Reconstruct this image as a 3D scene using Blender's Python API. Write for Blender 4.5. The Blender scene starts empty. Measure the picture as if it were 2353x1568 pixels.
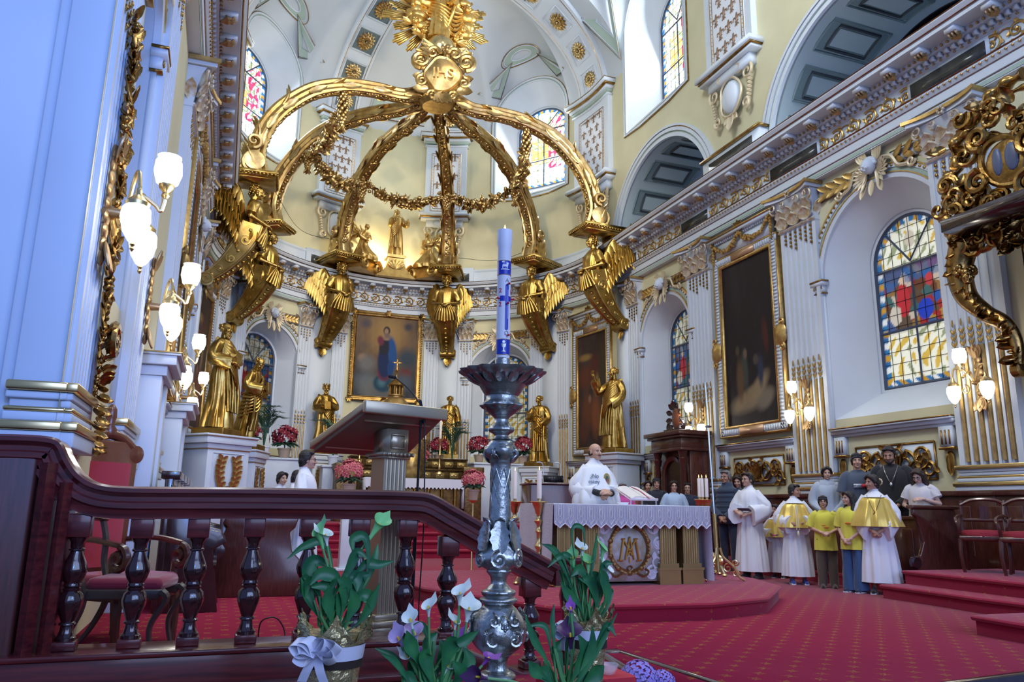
# A basilica choir during mass: gilded baldachin in a round apse, altar table, paschal candle, balustrade.
import bpy, math, random
import numpy as np
from mathutils import Vector
from math import sin, cos, pi, radians as R_, sqrt, atan2
random.seed(7)
SC = bpy.context.scene
COL = SC.collection
PI = pi
# ---------------------------------------------------------------- camera
# axes: +Y runs up the choir to the apse, +X to the right, Z=0 is the choir floor
def _cam_axes():
 cx, cy, f = 2353/2, 1568/2, 1760.0
 z = np.array([1298-cx, -(-7218-cy), -f]); z /= np.linalg.norm(z)
 y = np.array([505-cx, -(1161-cy), -f]); y /= np.linalg.norm(y)
 y = y - z*np.dot(y, z); y /= np.linalg.norm(y)
 return np.array([np.cross(y, z), y, z])
_R = _cam_axes()
EYE = np.array([0, 0, 1.05])
from mathutils import Matrix
cam_d = bpy.data.cameras.new('camera'); cam = bpy.data.objects.new('camera', cam_d); COL.objects.link(cam)
cam_d.sensor_width = 36.0; cam_d.lens = 36.0*1760/2353; cam_d.clip_start = 0.05; cam_d.clip_end = 200
_m = Matrix([[*_R[0], 0], [*_R[1], 0], [*_R[2], 1.05], [0, 0, 0, 1]])
cam.matrix_world = _m
SC.camera = cam
def at(px, py, X=None, Y=None, Z=None):
 """world point on the plane X=, Y= or Z= that the photograph shows at a pixel (used to read places off the photo)"""
 d = _R @ np.array([px-2353/2, -(py-784), -1760.0])
 t = (X-EYE[0])/d[0] if X is not None else (Y-EYE[1])/d[1] if Y is not None else (Z-EYE[2])/d[2]
 return EYE+t*d
# ---------------------------------------------------------------- view, world, lights
SC.view_settings.view_transform = 'Standard'
try: SC.view_settings.look = 'None'
except Exception: pass
SC.view_settings.gamma = 1.0
SC.view_settings.use_curve_mapping = False
SC.view_settings.exposure = 0.0
SC.cycles.max_bounces = 6; SC.cycles.diffuse_bounces = 3; SC.cycles.glossy_bounces = 3
SC.cycles.transmission_bounces = 4; SC.cycles.transparent_max_bounces = 6
SC.cycles.caustics_reflective = False; SC.cycles.caustics_refractive = False
SC.cycles.sample_clamp_indirect = 4.0; SC.cycles.blur_glossy = 1.0
W = bpy.data.worlds.new('nave_daylight'); SC.world = W; W.use_nodes = True
W.node_tree.nodes['Background'].inputs[0].default_value = (0.26, 0.43, 1.0, 1)
W.node_tree.nodes['Background'].inputs[1].default_value = 0.52
def area(name, loc, target, size, energy, color):
 d = bpy.data.lights.new(name, 'AREA'); d.shape = 'RECTANGLE'; d.size, d.size_y = size
 d.energy = energy; d.color = color
 o = bpy.data.objects.new(name, d); COL.objects.link(o); o.location = loc
 o.rotation_euler = (Vector(target)-Vector(loc)).to_track_quat('-Z', 'Y').to_euler()
 return o
def spot(name, loc, target, energy, color, angle=60, soft=.3):
 d = bpy.data.lights.new(name, 'SPOT'); d.energy = energy; d.color = color
 d.spot_size = R_(angle); d.spot_blend = .6; d.shadow_soft_size = soft
 o = bpy.data.objects.new(name, d); COL.objects.link(o); o.location = loc
 o.rotation_euler = (Vector(target)-Vector(loc)).to_track_quat('-Z', 'Y').to_euler()
 return o
def point(name, loc, energy, color, soft=.1):
 d = bpy.data.lights.new(name, 'POINT'); d.energy = energy; d.color = color; d.shadow_soft_size = soft
 o = bpy.data.objects.new(name, d); COL.objects.link(o); o.location = loc
 return o
# daylight of the nave's tall windows, behind the photographer
area('nave_window_light', (5, -9, 7), (5, 12, 3.5), (14, 9), 1500, (.48, .61, 1.0))
spot('nave_blue_stage_light', (1.5, -6.0, 6.0), (-2.3, 5.5, 4.6), 2500, (.05, .24, 1.0), 46, .6)
# daylight from the choir's clerestory windows (high on both side walls, nearer than the frame shows)
# daylight coming through the stained windows high in the apse and over the right wall
area('apse_window_daylight', (9.75, 23.6, 14.1), (6.5, 21.0, 11.5), (1.3, 3.0), 170, (.86, .94, 1.0))
area('apse_window_daylight', (-.2, 23.6, 14.1), (3.0, 21.0, 11.5), (1.3, 3.0), 150, (.80, .92, 1.0))
area('choir_window_daylight', (11.2, 17.1, 14.6), (6.5, 17.3, 13.5), (1.4, 3.4), 330, (.86, .94, 1.0))
area('clerestory_light_right', (10.2, 6.5, 14.0), (3.5, 16, 8), (4, 4), 850, (.88, .95, 1.0))
area('clerestory_light_left', (-.7, 8.5, 14.2), (9.5, 14, 7), (6, 3), 1100, (.86, .93, 1.0))
# church floodlights on the cornice trained on the apse and the altar
spot('apse_flood_right', (9.3, 11.0, 9.6), (3.6, 22.5, 9.5), 1500, (1, .84, .58), 75, .35)
spot('apse_flood_left', (.2, 11.0, 9.6), (6.4, 22.5, 9.5), 1500, (1, .84, .58), 75, .35)
spot('apse_flood_low', (4.8, 12.5, 16.5), (4.8, 22.0, 4.5), 1500, (1, .88, .68), 62, .4)
spot('altar_flood', (4.8, 6.0, 14.5), (5.0, 10.5, .6), 1500, (1, .93, .86), 60, .5)
spot('glory_flood', (4.8, 14.0, 11.0), (4.8, 19.6, 14.9), 600, (1, .82, .50), 45, .2)
# ---------------------------------------------------------------- mesh library
def unit(v):
 v = np.asarray(v, float); n = np.linalg.norm(v); return v/n if n > 1e-12 else v
class M:
 """collects geometry; T is a callable (N,3)->(N,3) or None applied to everything added"""
 def __init__(s, T=None): s.V = []; s.n = 0; s.F = []; s.T = T; s.m = 0; s.C = None
 def add(s, v, faces):
  v = np.asarray(v, float).reshape(-1, 3)
  if s.T is not None: v = s.T(v)
  s.V.append(v); b = s.n; s.n += len(v)
  for f in faces:
   f = np.asarray(f, np.int64)
   if f.ndim == 1: f = f[None]
   if len(f): s.F.append((f+b, s.m))
  return s
 def grid(s, P, cu=False, cv=False):
  P = np.asarray(P, float); n, m = P.shape[:2]; I = np.arange(n*m).reshape(n, m)
  if cu: I = np.vstack([I, I[:1]])
  if cv: I = np.hstack([I, I[:, :1]])
  f = np.stack([I[:-1, :-1], I[:-1, 1:], I[1:, 1:], I[1:, :-1]], -1).reshape(-1, 4)
  return s.add(P.reshape(-1, 3), [f])
 def loft(s, rings, caps=True, closed=True):
  P = np.asarray(rings, float); n, m = P.shape[:2]; I = np.arange(n*m).reshape(n, m)
  J = np.hstack([I, I[:, :1]]) if closed else I
  f = [np.stack([J[:-1, :-1], J[:-1, 1:], J[1:, 1:], J[1:, :-1]], -1).reshape(-1, 4)]
  if caps and closed: f += [I[0][::-1], I[-1]]
  return s.add(P.reshape(-1, 3), f)
 def box(s, c, d, rz=0, rx=0, ry=0):
  x, y, z = np.array(d)/2
  v = np.array([(a*x, b*y, e*z) for a in (-1, 1) for b in (-1, 1) for e in (-1, 1)])
  v = rot(v, rx, ry, rz)+np.array(c)
  return s.add(v, [np.array([(0, 1, 3, 2), (4, 6, 7, 5), (0, 4, 5, 1), (2, 3, 7, 6), (0, 2, 6, 4), (1, 5, 7, 3)])])
 def bb(s, a, b):
  a = np.array(a, float); b = np.array(b, float); return s.box((a+b)/2, b-a)
 def prism(s, poly, z0, z1, ax=2):
  """polygon in the two other axes, extruded along axis ax"""
  poly = np.asarray(poly, float); n = len(poly)
  def emb(z):
   o = np.zeros((n, 3)); k = [i for i in range(3) if i != ax]; o[:, k[0]] = poly[:, 0]; o[:, k[1]] = poly[:, 1]; o[:, ax] = z; return o
  i = np.arange(n); j = (i+1) % n
  return s.add(np.vstack([emb(z0), emb(z1)]), [np.stack([i, j, j+n, i+n], 1), i[::-1], i+n])
 def tube(s, path, r, n=6, closed=False, cap=True, sq=1.0, up=None):
  p = np.asarray(path, float); k = len(p); r = np.broadcast_to(np.asarray(r, float), (k,))
  t = np.gradient(p, axis=0) if not closed else np.roll(p, -1, 0)-np.roll(p, 1, 0)
  t /= np.maximum(np.linalg.norm(t, axis=1), 1e-9)[:, None]
  u0 = np.array(up if up is not None else (0, 0, 1.0)); a = np.arange(n)*2*PI/n
  nn = np.zeros_like(p); u = u0-t[0]*np.dot(u0, t[0])
  if np.linalg.norm(u) < 1e-3: u = np.array([1.0, 0, 0]); u = u-t[0]*np.dot(u, t[0])
  for i in range(k):
   if up is not None:
    q = u0-t[i]*np.dot(u0, t[i]); u = q if np.linalg.norm(q) > 1e-2 else u
   u = u-t[i]*np.dot(u, t[i]); u = u/max(np.linalg.norm(u), 1e-9); nn[i] = u
  bb = np.cross(t, nn)
  P = p[:, None]+r[:, None, None]*(np.cos(a)[None, :, None]*nn[:, None]*sq+np.sin(a)[None, :, None]*bb[:, None])
  if closed: return s.grid(P, cu=True, cv=True)
  return s.loft(P, caps=cap)
 def cap(s, a, b, ra, rb, n=10, e=4):
  """tapered capsule"""
  a = np.array(a, float); b = np.array(b, float); t = unit(b-a); P = []; r = []
  for i in range(e+1): th = -PI/2+PI/2*i/e*.999+.001; P.append(a+t*ra*sin(th)); r.append(ra*cos(th))
  for i in range(e+1): th = PI/2*i/e*.999; P.append(b+t*rb*sin(th)); r.append(rb*cos(th))
  return s.tube(P, r, n)
 def chain(s, pts, rad, n=10):
  for i in range(len(pts)-1): s.cap(pts[i], pts[i+1], rad[i], rad[i+1], n)
  return s
 def ell(s, c, r, n=12, m=None, rz=0, rx=0, ry=0):
  m = m or max(5, n//2+1); r = np.broadcast_to(np.asarray(r, float), (3,))
  th = np.linspace(-PI/2, PI/2, m); ph = np.arange(n)*2*PI/n
  th = np.clip(th, -PI/2+.02, PI/2-.02)
  P = np.stack([np.cos(th)[:, None]*np.cos(ph), np.cos(th)[:, None]*np.sin(ph), np.broadcast_to(np.sin(th)[:, None], (m, n))], -1)*r
  P = rot(P.reshape(-1, 3), rx, ry, rz).reshape(m, n, 3)+np.array(c, float)
  return s.loft(P)
 def lathe(s, prof, n=20, c=(0, 0, 0), mod=None, caps=True, ax=None):
  a = np.arange(n)*2*PI/n; P = []
  for i, (r, z) in enumerate(prof):
   rr = r*(mod(a, i, z) if mod else np.ones(n)); P.append(np.stack([rr*np.cos(a), rr*np.sin(a), np.full(n, z)], 1))
  P = np.array(P)
  if ax is not None: P = rot(P.reshape(-1, 3), *ax).reshape(P.shape)
  return s.loft(P+np.array(c, float), caps=caps)
 def sweep(s, prof, path, frame, closed=True, caps=True):
  """prof (k,2); frame(i)->(origin, ax0, ax1) along path"""
  prof = np.asarray(prof, float); P = []
  for i in range(len(path)):
   o, a, b = frame(i); P.append(np.array(o)+prof[:, :1]*np.array(a)+prof[:, 1:]*np.array(b))
  return s.loft(P, caps=caps, closed=closed)
 def leaf(s, base, d, nrm, L, w, curl=.5, lobes=4, th=.0, n=8, fold=.25):
  """a curling lobed leaf blade, given real thickness"""
  base = np.array(base, float); d = unit(d); nr = unit(np.array(nrm, float)-d*np.dot(nrm, d)); sd = np.cross(d, nr)
  th = th or w*.12; tt = np.linspace(0, 1, n+1); top = []; bot = []
  for t in tt:
   a = curl*2.2*t*t
   if abs(curl) > 1e-3:
    x = t*L*(1-.28*abs(curl)*t*t); y = L*curl*.55*t**2.2
   else: x = t*L; y = 0
   wd = w*.5*(sin(PI*min(1, t*.92+.08))**.7)*(1+.22*abs(sin(lobes*PI*t)) if lobes else 1)*(1-.1*t)
   c = base+d*x+nr*y; k = nr*cos(a)-d*sin(a)
   row = [c-sd*wd+k*fold*wd, c-sd*wd*.5+k*fold*.3*wd, c, c+sd*wd*.5+k*fold*.3*wd, c+sd*wd+k*fold*wd]
   top.append([q+k*th*.5 for q in row]); bot.append([q-k*th*.5 for q in row])
  P = np.array([list(a)+list(b[::-1]) for a, b in zip(top, bot)])
  return s.loft(P)
 def build(s, name, mats, parent=None, smooth=40, bev=0, col=None, sub=0, label=None, kind=None, loc=None):
  me = bpy.data.meshes.new(name)
  if s.n:
   V = np.vstack(s.V).astype(np.float32)
   fs = [(f, m) for f, m in s.F]
   cnt = np.concatenate([np.full(len(f), f.shape[1], np.int32) for f, m in fs])
   mi = np.concatenate([np.full(len(f), m, np.int32) for f, m in fs])
   lv = np.concatenate([f.ravel() for f, m in fs]).astype(np.int32)
   me.vertices.add(len(V)); me.vertices.foreach_set('co', V.ravel())
   me.loops.add(len(lv)); me.loops.foreach_set('vertex_index', lv)
   me.polygons.add(len(cnt)); st = np.concatenate([[0], np.cumsum(cnt)[:-1]]).astype(np.int32)
   me.polygons.foreach_set('loop_start', st); me.polygons.foreach_set('material_index', mi)
   if smooth: me.polygons.foreach_set('use_smooth', np.ones(len(cnt), bool))
   if col is not None:
    a = me.attributes.new('Col', 'FLOAT_COLOR', 'POINT'); c = np.ones((len(V), 4), np.float32); c[:, :3] = col
    a.data.foreach_set('color', c.ravel())
   me.update(calc_edges=True); me.validate()
   if smooth and smooth < 180: me.set_sharp_from_angle(angle=R_(smooth))
  for m in (mats if isinstance(mats, (list, tuple)) else [mats]): me.materials.append(m)
  o = bpy.data.objects.new(name, me); COL.objects.link(o)
  if parent: o.parent = parent
  if loc is not None: o.location = loc
  if bev:
   b = o.modifiers.new('bevel', 'BEVEL'); b.width = bev; b.segments = 2; b.limit_method = 'ANGLE'; b.angle_limit = R_(35)
  if label: o['label'] = label
  if kind: o['kind'] = kind
  return o
def rot(v, rx=0, ry=0, rz=0):
 v = np.asarray(v, float)
 if rx: c, s_ = cos(rx), sin(rx); v = np.stack([v[..., 0], c*v[..., 1]-s_*v[..., 2], s_*v[..., 1]+c*v[..., 2]], -1)
 if ry: c, s_ = cos(ry), sin(ry); v = np.stack([c*v[..., 0]+s_*v[..., 2], v[..., 1], -s_*v[..., 0]+c*v[..., 2]], -1)
 if rz: c, s_ = cos(rz), sin(rz); v = np.stack([c*v[..., 0]-s_*v[..., 1], s_*v[..., 0]+c*v[..., 1], v[..., 2]], -1)
 return v
def remesh(m, vox, smooth=0):
 """one continuous closed surface from overlapping closed pieces -> (verts, quads)"""
 o = m.build('tmp', [], smooth=0)
 r = o.modifiers.new('r', 'REMESH'); r.mode = 'VOXEL'; r.voxel_size = vox
 if smooth:
  k = o.modifiers.new('s', 'SMOOTH'); k.iterations = smooth; k.factor = .5
 dg = bpy.context.evaluated_depsgraph_get(); ev = o.evaluated_get(dg); me = ev.to_mesh()
 v = np.empty(len(me.vertices)*3, np.float32); me.vertices.foreach_get('co', v)
 f = np.empty(len(me.loops), np.int32); me.loops.foreach_get('vertex_index', f)
 c = np.empty(len(me.polygons), np.int32); me.polygons.foreach_get('loop_total', c)
 v = v.reshape(-1, 3).astype(float)
 if (c == 4).all(): F = [f.reshape(-1, 4).astype(np.int64)]
 else:
  st = np.concatenate([[0], np.cumsum(c)[:-1]]); F = [np.array([f[a:a+k] for a, k in zip(st, c) if k == q], np.int64).reshape(-1, q) for q in set(c)]
 ev.to_mesh_clear(); me0 = o.data; bpy.data.objects.remove(o); bpy.data.meshes.remove(me0)
 return v, F
def smoothpath(pts, n=6):
 """Catmull-Rom through points"""
 p = np.asarray(pts, float); q = np.vstack([2*p[0]-p[1], p, 2*p[-1]-p[-2]]); out = []
 for i in range(len(p)-1):
  a, b, c, d = q[i:i+4]
  for t in np.arange(n)/n:
   out.append(.5*((2*b)+(-a+c)*t+(2*a-5*b+4*c-d)*t*t+(-a+3*b-3*c+d)*t**3))
 out.append(p[-1]); return np.array(out)
def spiral(cx, cy, r, a0, turns, n=20, k=.85):
 """2D spiral winding inwards from radius r"""
 t = np.linspace(0, 1, n); a = a0+turns*2*PI*t; rr = r*(1-k*t); return np.stack([cx+rr*np.cos(a), cy+rr*np.sin(a)], 1)
# ---------------------------------------------------------------- things
def setp(o, label=None, cat=None, group=None, kind=None):
 if label: o['label'] = label
 if cat: o['category'] = cat
 if group: o['group'] = group
 if kind: o['kind'] = kind
 return o
def thing(name, label, cat, loc=(0, 0, 0), rz=0, group=None, kind=None):
 o = bpy.data.objects.new(name, None); COL.objects.link(o); o.location = loc; o.rotation_euler = (0, 0, rz); o.empty_display_size = .2
 return setp(o, label, cat, group, kind)
def kids(o): return [c for c in bpy.data.objects if c.parent == o]
def dup(o, loc=None, rz=None, label=None, group=None, parent=None, sc=None):
 KID = {}
 for c in bpy.data.objects:
  if c.parent: KID.setdefault(c.parent, []).append(c)
 def cp(a, p):
  c = a.copy(); COL.objects.link(c)
  if p is not None: c.parent = p
  for k in KID.get(a, []): cp(k, c)
  return c
 c = cp(o, parent)
 if loc is not None: c.location = loc
 if rz is not None: c.rotation_euler = (0, 0, rz)
 if sc is not None: c.scale = (sc, sc, sc) if np.isscalar(sc) else sc
 return setp(c, label, group=group)
# ---------------------------------------------------------------- materials
MATS = {}
def mat(name, col, rough=.6, metal=0.0, var=.0, vscale=6, bump=0, bscale=40, coat=0, emit=None, estr=0, spec=.5, sheen=0, alpha=1, trans=0, col2=None, aniso=None):
 if name in MATS: return MATS[name]
 m = bpy.data.materials.new(name); m.use_nodes = True; nt = m.node_tree; b = nt.nodes['Principled BSDF']; L = nt.links.new
 b.inputs['Base Color'].default_value = (*col, 1); b.inputs['Roughness'].default_value = rough; b.inputs['Metallic'].default_value = metal
 b.inputs['Specular IOR Level'].default_value = spec
 if coat: b.inputs['Coat Weight'].default_value = coat; b.inputs['Coat Roughness'].default_value = .12
 if sheen: b.inputs['Sheen Weight'].default_value = sheen; b.inputs['Sheen Roughness'].default_value = .5
 if emit: b.inputs['Emission Color'].default_value = (*emit, 1); b.inputs['Emission Strength'].default_value = estr
 if alpha < 1: b.inputs['Alpha'].default_value = alpha
 if trans: b.inputs['Transmission Weight'].default_value = trans
 tc = nt.nodes.new('ShaderNodeTexCoord')
 if var:
  n = nt.nodes.new('ShaderNodeTexNoise'); n.inputs['Scale'].default_value = vscale; n.inputs['Detail'].default_value = 3
  mp = nt.nodes.new('ShaderNodeMapping'); L(tc.outputs['Object'], mp.inputs[0]); L(mp.outputs[0], n.inputs['Vector'])
  if aniso: mp.inputs['Scale'].default_value = aniso
  r = nt.nodes.new('ShaderNodeValToRGB'); r.color_ramp.elements[0].position = .3; r.color_ramp.elements[1].position = .7
  c2 = col2 or tuple(c*(1-var) for c in col)
  r.color_ramp.elements[0].color = (*c2, 1); r.color_ramp.elements[1].color = (*col, 1)
  L(n.outputs['Fac'], r.inputs[0]); L(r.outputs[0], b.inputs['Base Color'])
 if bump:
  n = nt.nodes.new('ShaderNodeTexNoise'); n.inputs['Scale'].default_value = bscale; n.inputs['Detail'].default_value = 4
  L(tc.outputs['Object'], n.inputs['Vector'])
  k = nt.nodes.new('ShaderNodeBump'); k.inputs['Strength'].default_value = bump; k.inputs['Distance'].default_value = .02
  L(n.outputs['Fac'], k.inputs['Height']); L(k.outputs[0], b.inputs['Normal'])
 MATS[name] = m; return m
def attrmat(name, rough=.5, estr=0, mul=1.0):
 if name in MATS: return MATS[name]
 m = bpy.data.materials.new(name); m.use_nodes = True; nt = m.node_tree; b = nt.nodes['Principled BSDF']
 a = nt.nodes.new('ShaderNodeAttribute'); a.attribute_name = 'Col'
 nt.links.new(a.outputs['Color'], b.inputs['Base Color']); b.inputs['Roughness'].default_value = rough; b.inputs['Specular IOR Level'].default_value = .25
 if estr: nt.links.new(a.outputs['Color'], b.inputs['Emission Color']); b.inputs['Emission Strength'].default_value = estr
 MATS[name] = m; return m
WHITE = mat('white_plaster', (.70, .75, .80), .55, var=.06, vscale=1.5)
CREAM = mat('cream_plaster', (.74, .68, .43), .7, var=.08, vscale=1.2)
SAGE = mat('sage_green_paint', (.40, .50, .42), .6)
GOLD = mat('gilding', (.66, .44, .16), .38, .85, var=.35, vscale=9, col2=(.44, .27, .09), bump=.15, bscale=30)
GOLDP = mat('gilding_pale', (.60, .43, .20), .32, 1.0, var=.5, vscale=6, col2=(.34, .22, .08), bump=.15, bscale=25)
GOLDD = mat('gilding_dark', (.46, .28, .09), .32, 1.0, var=.5, vscale=8, col2=(.22, .12, .03), bump=.2, bscale=30)
BRASS = mat('polished_brass', (.74, .56, .26), .30, 1.0)
WOOD = mat('mahogany', (.105, .026, .016), .28, 0, var=.55, vscale=5, coat=.6, aniso=(12, 12, 1.2))
WOODD = mat('dark_mahogany', (.035, .012, .014), .22, 0, var=.4, vscale=8, coat=.8)
DARK = mat('dark_void', (.012, .01, .01), .9)
IRON = mat('black_metal', (.012, .012, .016), .35, .3)
WHITEL = mat('white_linen', (.80, .80, .82), .8, bump=.08, bscale=180)
MARB = mat('grey_green_marble', (.30, .30, .25), .25, var=.5, vscale=7)
SKIN = mat('skin', (.56, .33, .23), .5)
SKIN2 = mat('skin_tan', (.42, .22, .14), .5)
# ---------------------------------------------------------------- the room: unrolled wall coordinates
CX, CY, RA = 4.75, 19.8, 5.75          # apse centre and radius; side walls at x = CX -/+ RA
HALF = RA*PI/2
def WM(p):
 """(s along the wall, height, distance out from the wall) -> world; s=0 is the middle of the apse, s>0 to the right"""
 p = np.asarray(p, float); s, v, h = p[:, 0], p[:, 1], p[:, 2]; q = np.clip(s, -HALF, HALF); a = q/RA; r = RA-h
 x = CX+r*np.sin(a); y = CY+r*np.cos(a)-np.abs(s-q)
 return np.stack([x, y, v], 1)
def sA(deg): return R_(deg)*RA
def sR(Y): return HALF+CY-Y
def sL(Y): return -(HALF+CY-Y)
S_END_R, S_END_L = sR(2.2), sL(5.45)
Z_CORN = 8.62
def struct(o, label=None, cat=None):
 o['kind'] = 'structure'
 return setp(o, label, cat)
def sheet(m, u0, u1, v0, v1, ops=(), du=.35, h=0):
 """flat wall strip with round-headed openings dict(u,hw,sill,spring)"""
 us = set(np.round(np.linspace(u0, u1, max(2, int((u1-u0)/du)+2)), 5))
 for o in ops:
  us = {x for x in us if abs(x-o['u']) > o['hw']*1.0001}
  us |= {round(o['u']-o['hw']*cos(t), 5) for t in np.linspace(0, PI, 29)}
 us = sorted(us)
 for a, b in zip(us[:-1], us[1:]):
  c = (a+b)/2; op = next((o for o in ops if abs(c-o['u']) < o['hw']), None)
  if not op: m.add([(a, v0, h), (b, v0, h), (b, v1, h), (a, v1, h)], [(0, 1, 2, 3)])
  else:
   g = lambda x: op['spring']+sqrt(max(0, op['hw']**2-(x-op['u'])**2))
   if op['sill'] > v0: m.add([(a, v0, h), (b, v0, h), (b, op['sill'], h), (a, op['sill'], h)], [(0, 1, 2, 3)])
   m.add([(a, g(a), h), (b, g(b), h), (b, v1, h), (a, v1, h)], [(0, 1, 2, 3)])
def archpath(u, hw, sill, spring, n=24, close=True):
 p = [(u-hw, sill), (u-hw, (sill+spring)/2)] if sill < spring else []
 p += [(u-hw*cos(t), spring+hw*sin(t)) for t in np.linspace(0, PI, n+1)]
 if sill < spring: p += [(u+hw, (sill+spring)/2), (u+hw, sill)]
 if close: p += [(u+hw*k, sill) for k in (.5, 0, -.5)]
 return np.array(p)
def band(m, path, prof, closed=False):
 """sweep a profile (out from the opening edge, out from the wall) along a 2D path on the wall"""
 p = np.asarray(path, float); k = len(p)
 t = (np.roll(p, -1, 0)-np.roll(p, 1, 0)) if closed else np.gradient(p, axis=0)
 t /= np.maximum(np.linalg.norm(t, axis=1), 1e-9)[:, None]; nn = np.stack([-t[:, 1], t[:, 0]], 1)
 prof = np.asarray(prof, float)
 P = np.stack([p[:, None, 0]+prof[None, :, 0]*nn[:, None, 0], p[:, None, 1]+prof[None, :, 0]*nn[:, None, 1], np.broadcast_to(prof[None, :, 1], (k, len(prof)))], -1)
 if closed: m.grid(P, cu=True, cv=True)
 else: m.loft(P)
def ubox(m, u0, u1, v0, v1, h0, h1):
 n = max(1, int(abs(u1-u0)/.45))
 us = np.linspace(u0, u1, n+1)
 P = [[(u, v0, h0), (u, v1, h0), (u, v1, h1), (u, v0, h1)] for u in us]
 m.loft(P)
def scroll3(m, pts2, h, r, sq=.8, n=5):
 pts2 = np.asarray(pts2); m.tube(np.c_[pts2, np.full(len(pts2), h)], r, n, up=(0, 0, 1), sq=sq)
def rinceau(m, u0, u1, vc, amp, h, pitch=.55, r=.028, leafs=True, s0=1):
 """running acanthus scroll between u0 and u1"""
 n = max(1, int(round((u1-u0)/pitch))); p = (u1-u0)/n; sg = s0
 us = np.linspace(u0, u1, n*8+1)
 for i in range(n):
  uc = u0+(i+.5)*p
  q = spiral(uc, vc+sg*amp*.08, p*.44, -PI/2*sg-(.6*sg), 1.55*sg, 24, .86)
  q[:, 1] = vc+(q[:, 1]-vc)*min(1, amp/(p*.46)*1.0)
  scroll3(m, q, h, np.linspace(r*1.15, r*.55, 24))
  m.ell((q[-1][0], q[-1][1], h), (r*1.5, r*1.5, r), 6, 5)
  if leafs:
   for k in (2, 5, 8, 12):
    d = q[k+1]-q[k]; o = np.array([-d[1], d[0]])*-sg
    m.leaf((q[k][0], q[k][1], h), (*(d+o*1.1), 0), (0, 0, 1), p*.24, p*.15, .35, 2, n=4)
  sg = -sg
# ---- walls -----------------------------------------------------------------
ARCH_LOW = [dict(u=sA(41), hw=1.14, sill=2.75, spring=5.42), dict(u=sA(-41), hw=1.14, sill=2.75, spring=5.42),
   dict(u=sR(16.85), hw=1.18, sill=2.75, spring=5.43), dict(u=sR(9.72), hw=1.42, sill=2.75, spring=5.43),
   dict(u=sL(16.85), hw=1.18, sill=2.75, spring=5.43), dict(u=sL(7.0), hw=.55, sill=2.75, spring=5.43)]
WIN_UP = [dict(u=sA(52), hw=1.43, sill=11.9, spring=14.75), dict(u=sA(-52), hw=1.43, sill=11.9, spring=14.75),
   dict(u=sR(17.1), hw=1.57, sill=12.15, spring=15.4), dict(u=sR(9.9), hw=1.57, sill=12.15, spring=15.4)]
TRIB = [dict(u=sR(16.95), hw=2.38, sill=8.5, spring=8.6), dict(u=sR(9.95), hw=2.38, sill=8.5, spring=8.6)]
def inr(o, a, b): return a < o['u'] < b
def zspring(s):
 z = 14.35
 for o, w, hgt in ((sA(52), 1.62, 2.05), (sA(-52), 1.62, 2.05), (sR(17.1), 1.75, 2.85), (sR(9.9), 1.75, 2.85), (sL(16.95), 1.75, 2.85), (sL(9.9), 1.75, 2.85)):
  k = 1-((s-o)/w)**2
  if k > 0: z = max(z, 14.35+hgt*sqrt(k))
 return z
ZAP = 18.1
def VP(s, t, off=0):
 """vault surface point in wall coordinates"""
 z0 = zspring(s); return (s, z0+(ZAP-z0)*sin(t)-off*sin(t), RA*(1-cos(t))+off*cos(t))
for nm, a, b, lab in (('wall_left', S_END_L, -HALF, 'white and gold left side wall of the choir'), ('wall_apse', -HALF, HALF, 'cream curved wall of the apse behind the baldachin'), ('wall_right', HALF, S_END_R, 'cream right side wall of the choir with white pilasters')):
 m = M(WM)
 m.m = 0; sheet(m, a, b, -.1, 8.5, [o for o in ARCH_LOW if inr(o, a, b)])
 sheet(m, a, b, 8.4, 11.6, [o for o in TRIB if inr(o, a, b)])
 sheet(m, a, b, 11.6, 17.6, [o for o in WIN_UP if inr(o, a, b)])
 m.m = 1
 for o in ARCH_LOW+WIN_UP:
  if not inr(o, a, b): continue
  up = o in WIN_UP; hw2 = (.80 if o['hw'] > 1.2 else .74) if not up else .88
  dp = -.62 if not up else -.85; o['hw2'] = hw2; o['dp'] = dp
  o['sill2'] = o['sill']+(.5 if not up else .55); o['spr2'] = o['spring']+(.12 if not up else -.1)
  A = archpath(o['u'], o['hw'], o['sill'], o['spring']); B = archpath(o['u'], hw2+.06, o['sill2']-.06, o['spr2']); C_ = archpath(o['u'], hw2, o['sill2'], o['spr2'])
  m.grid([np.c_[A, np.full(len(A), 0.0)], np.c_[B, np.full(len(B), dp+.06)], np.c_[B, np.full(len(B), dp+.03)], np.c_[C_, np.full(len(C_), dp+.03)], np.c_[C_, np.full(len(C_), dp-.12)]], cv=True)
 o_ = m.build(nm, [CREAM, WHITE], smooth=30); struct(o_, lab, 'wall')
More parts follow.
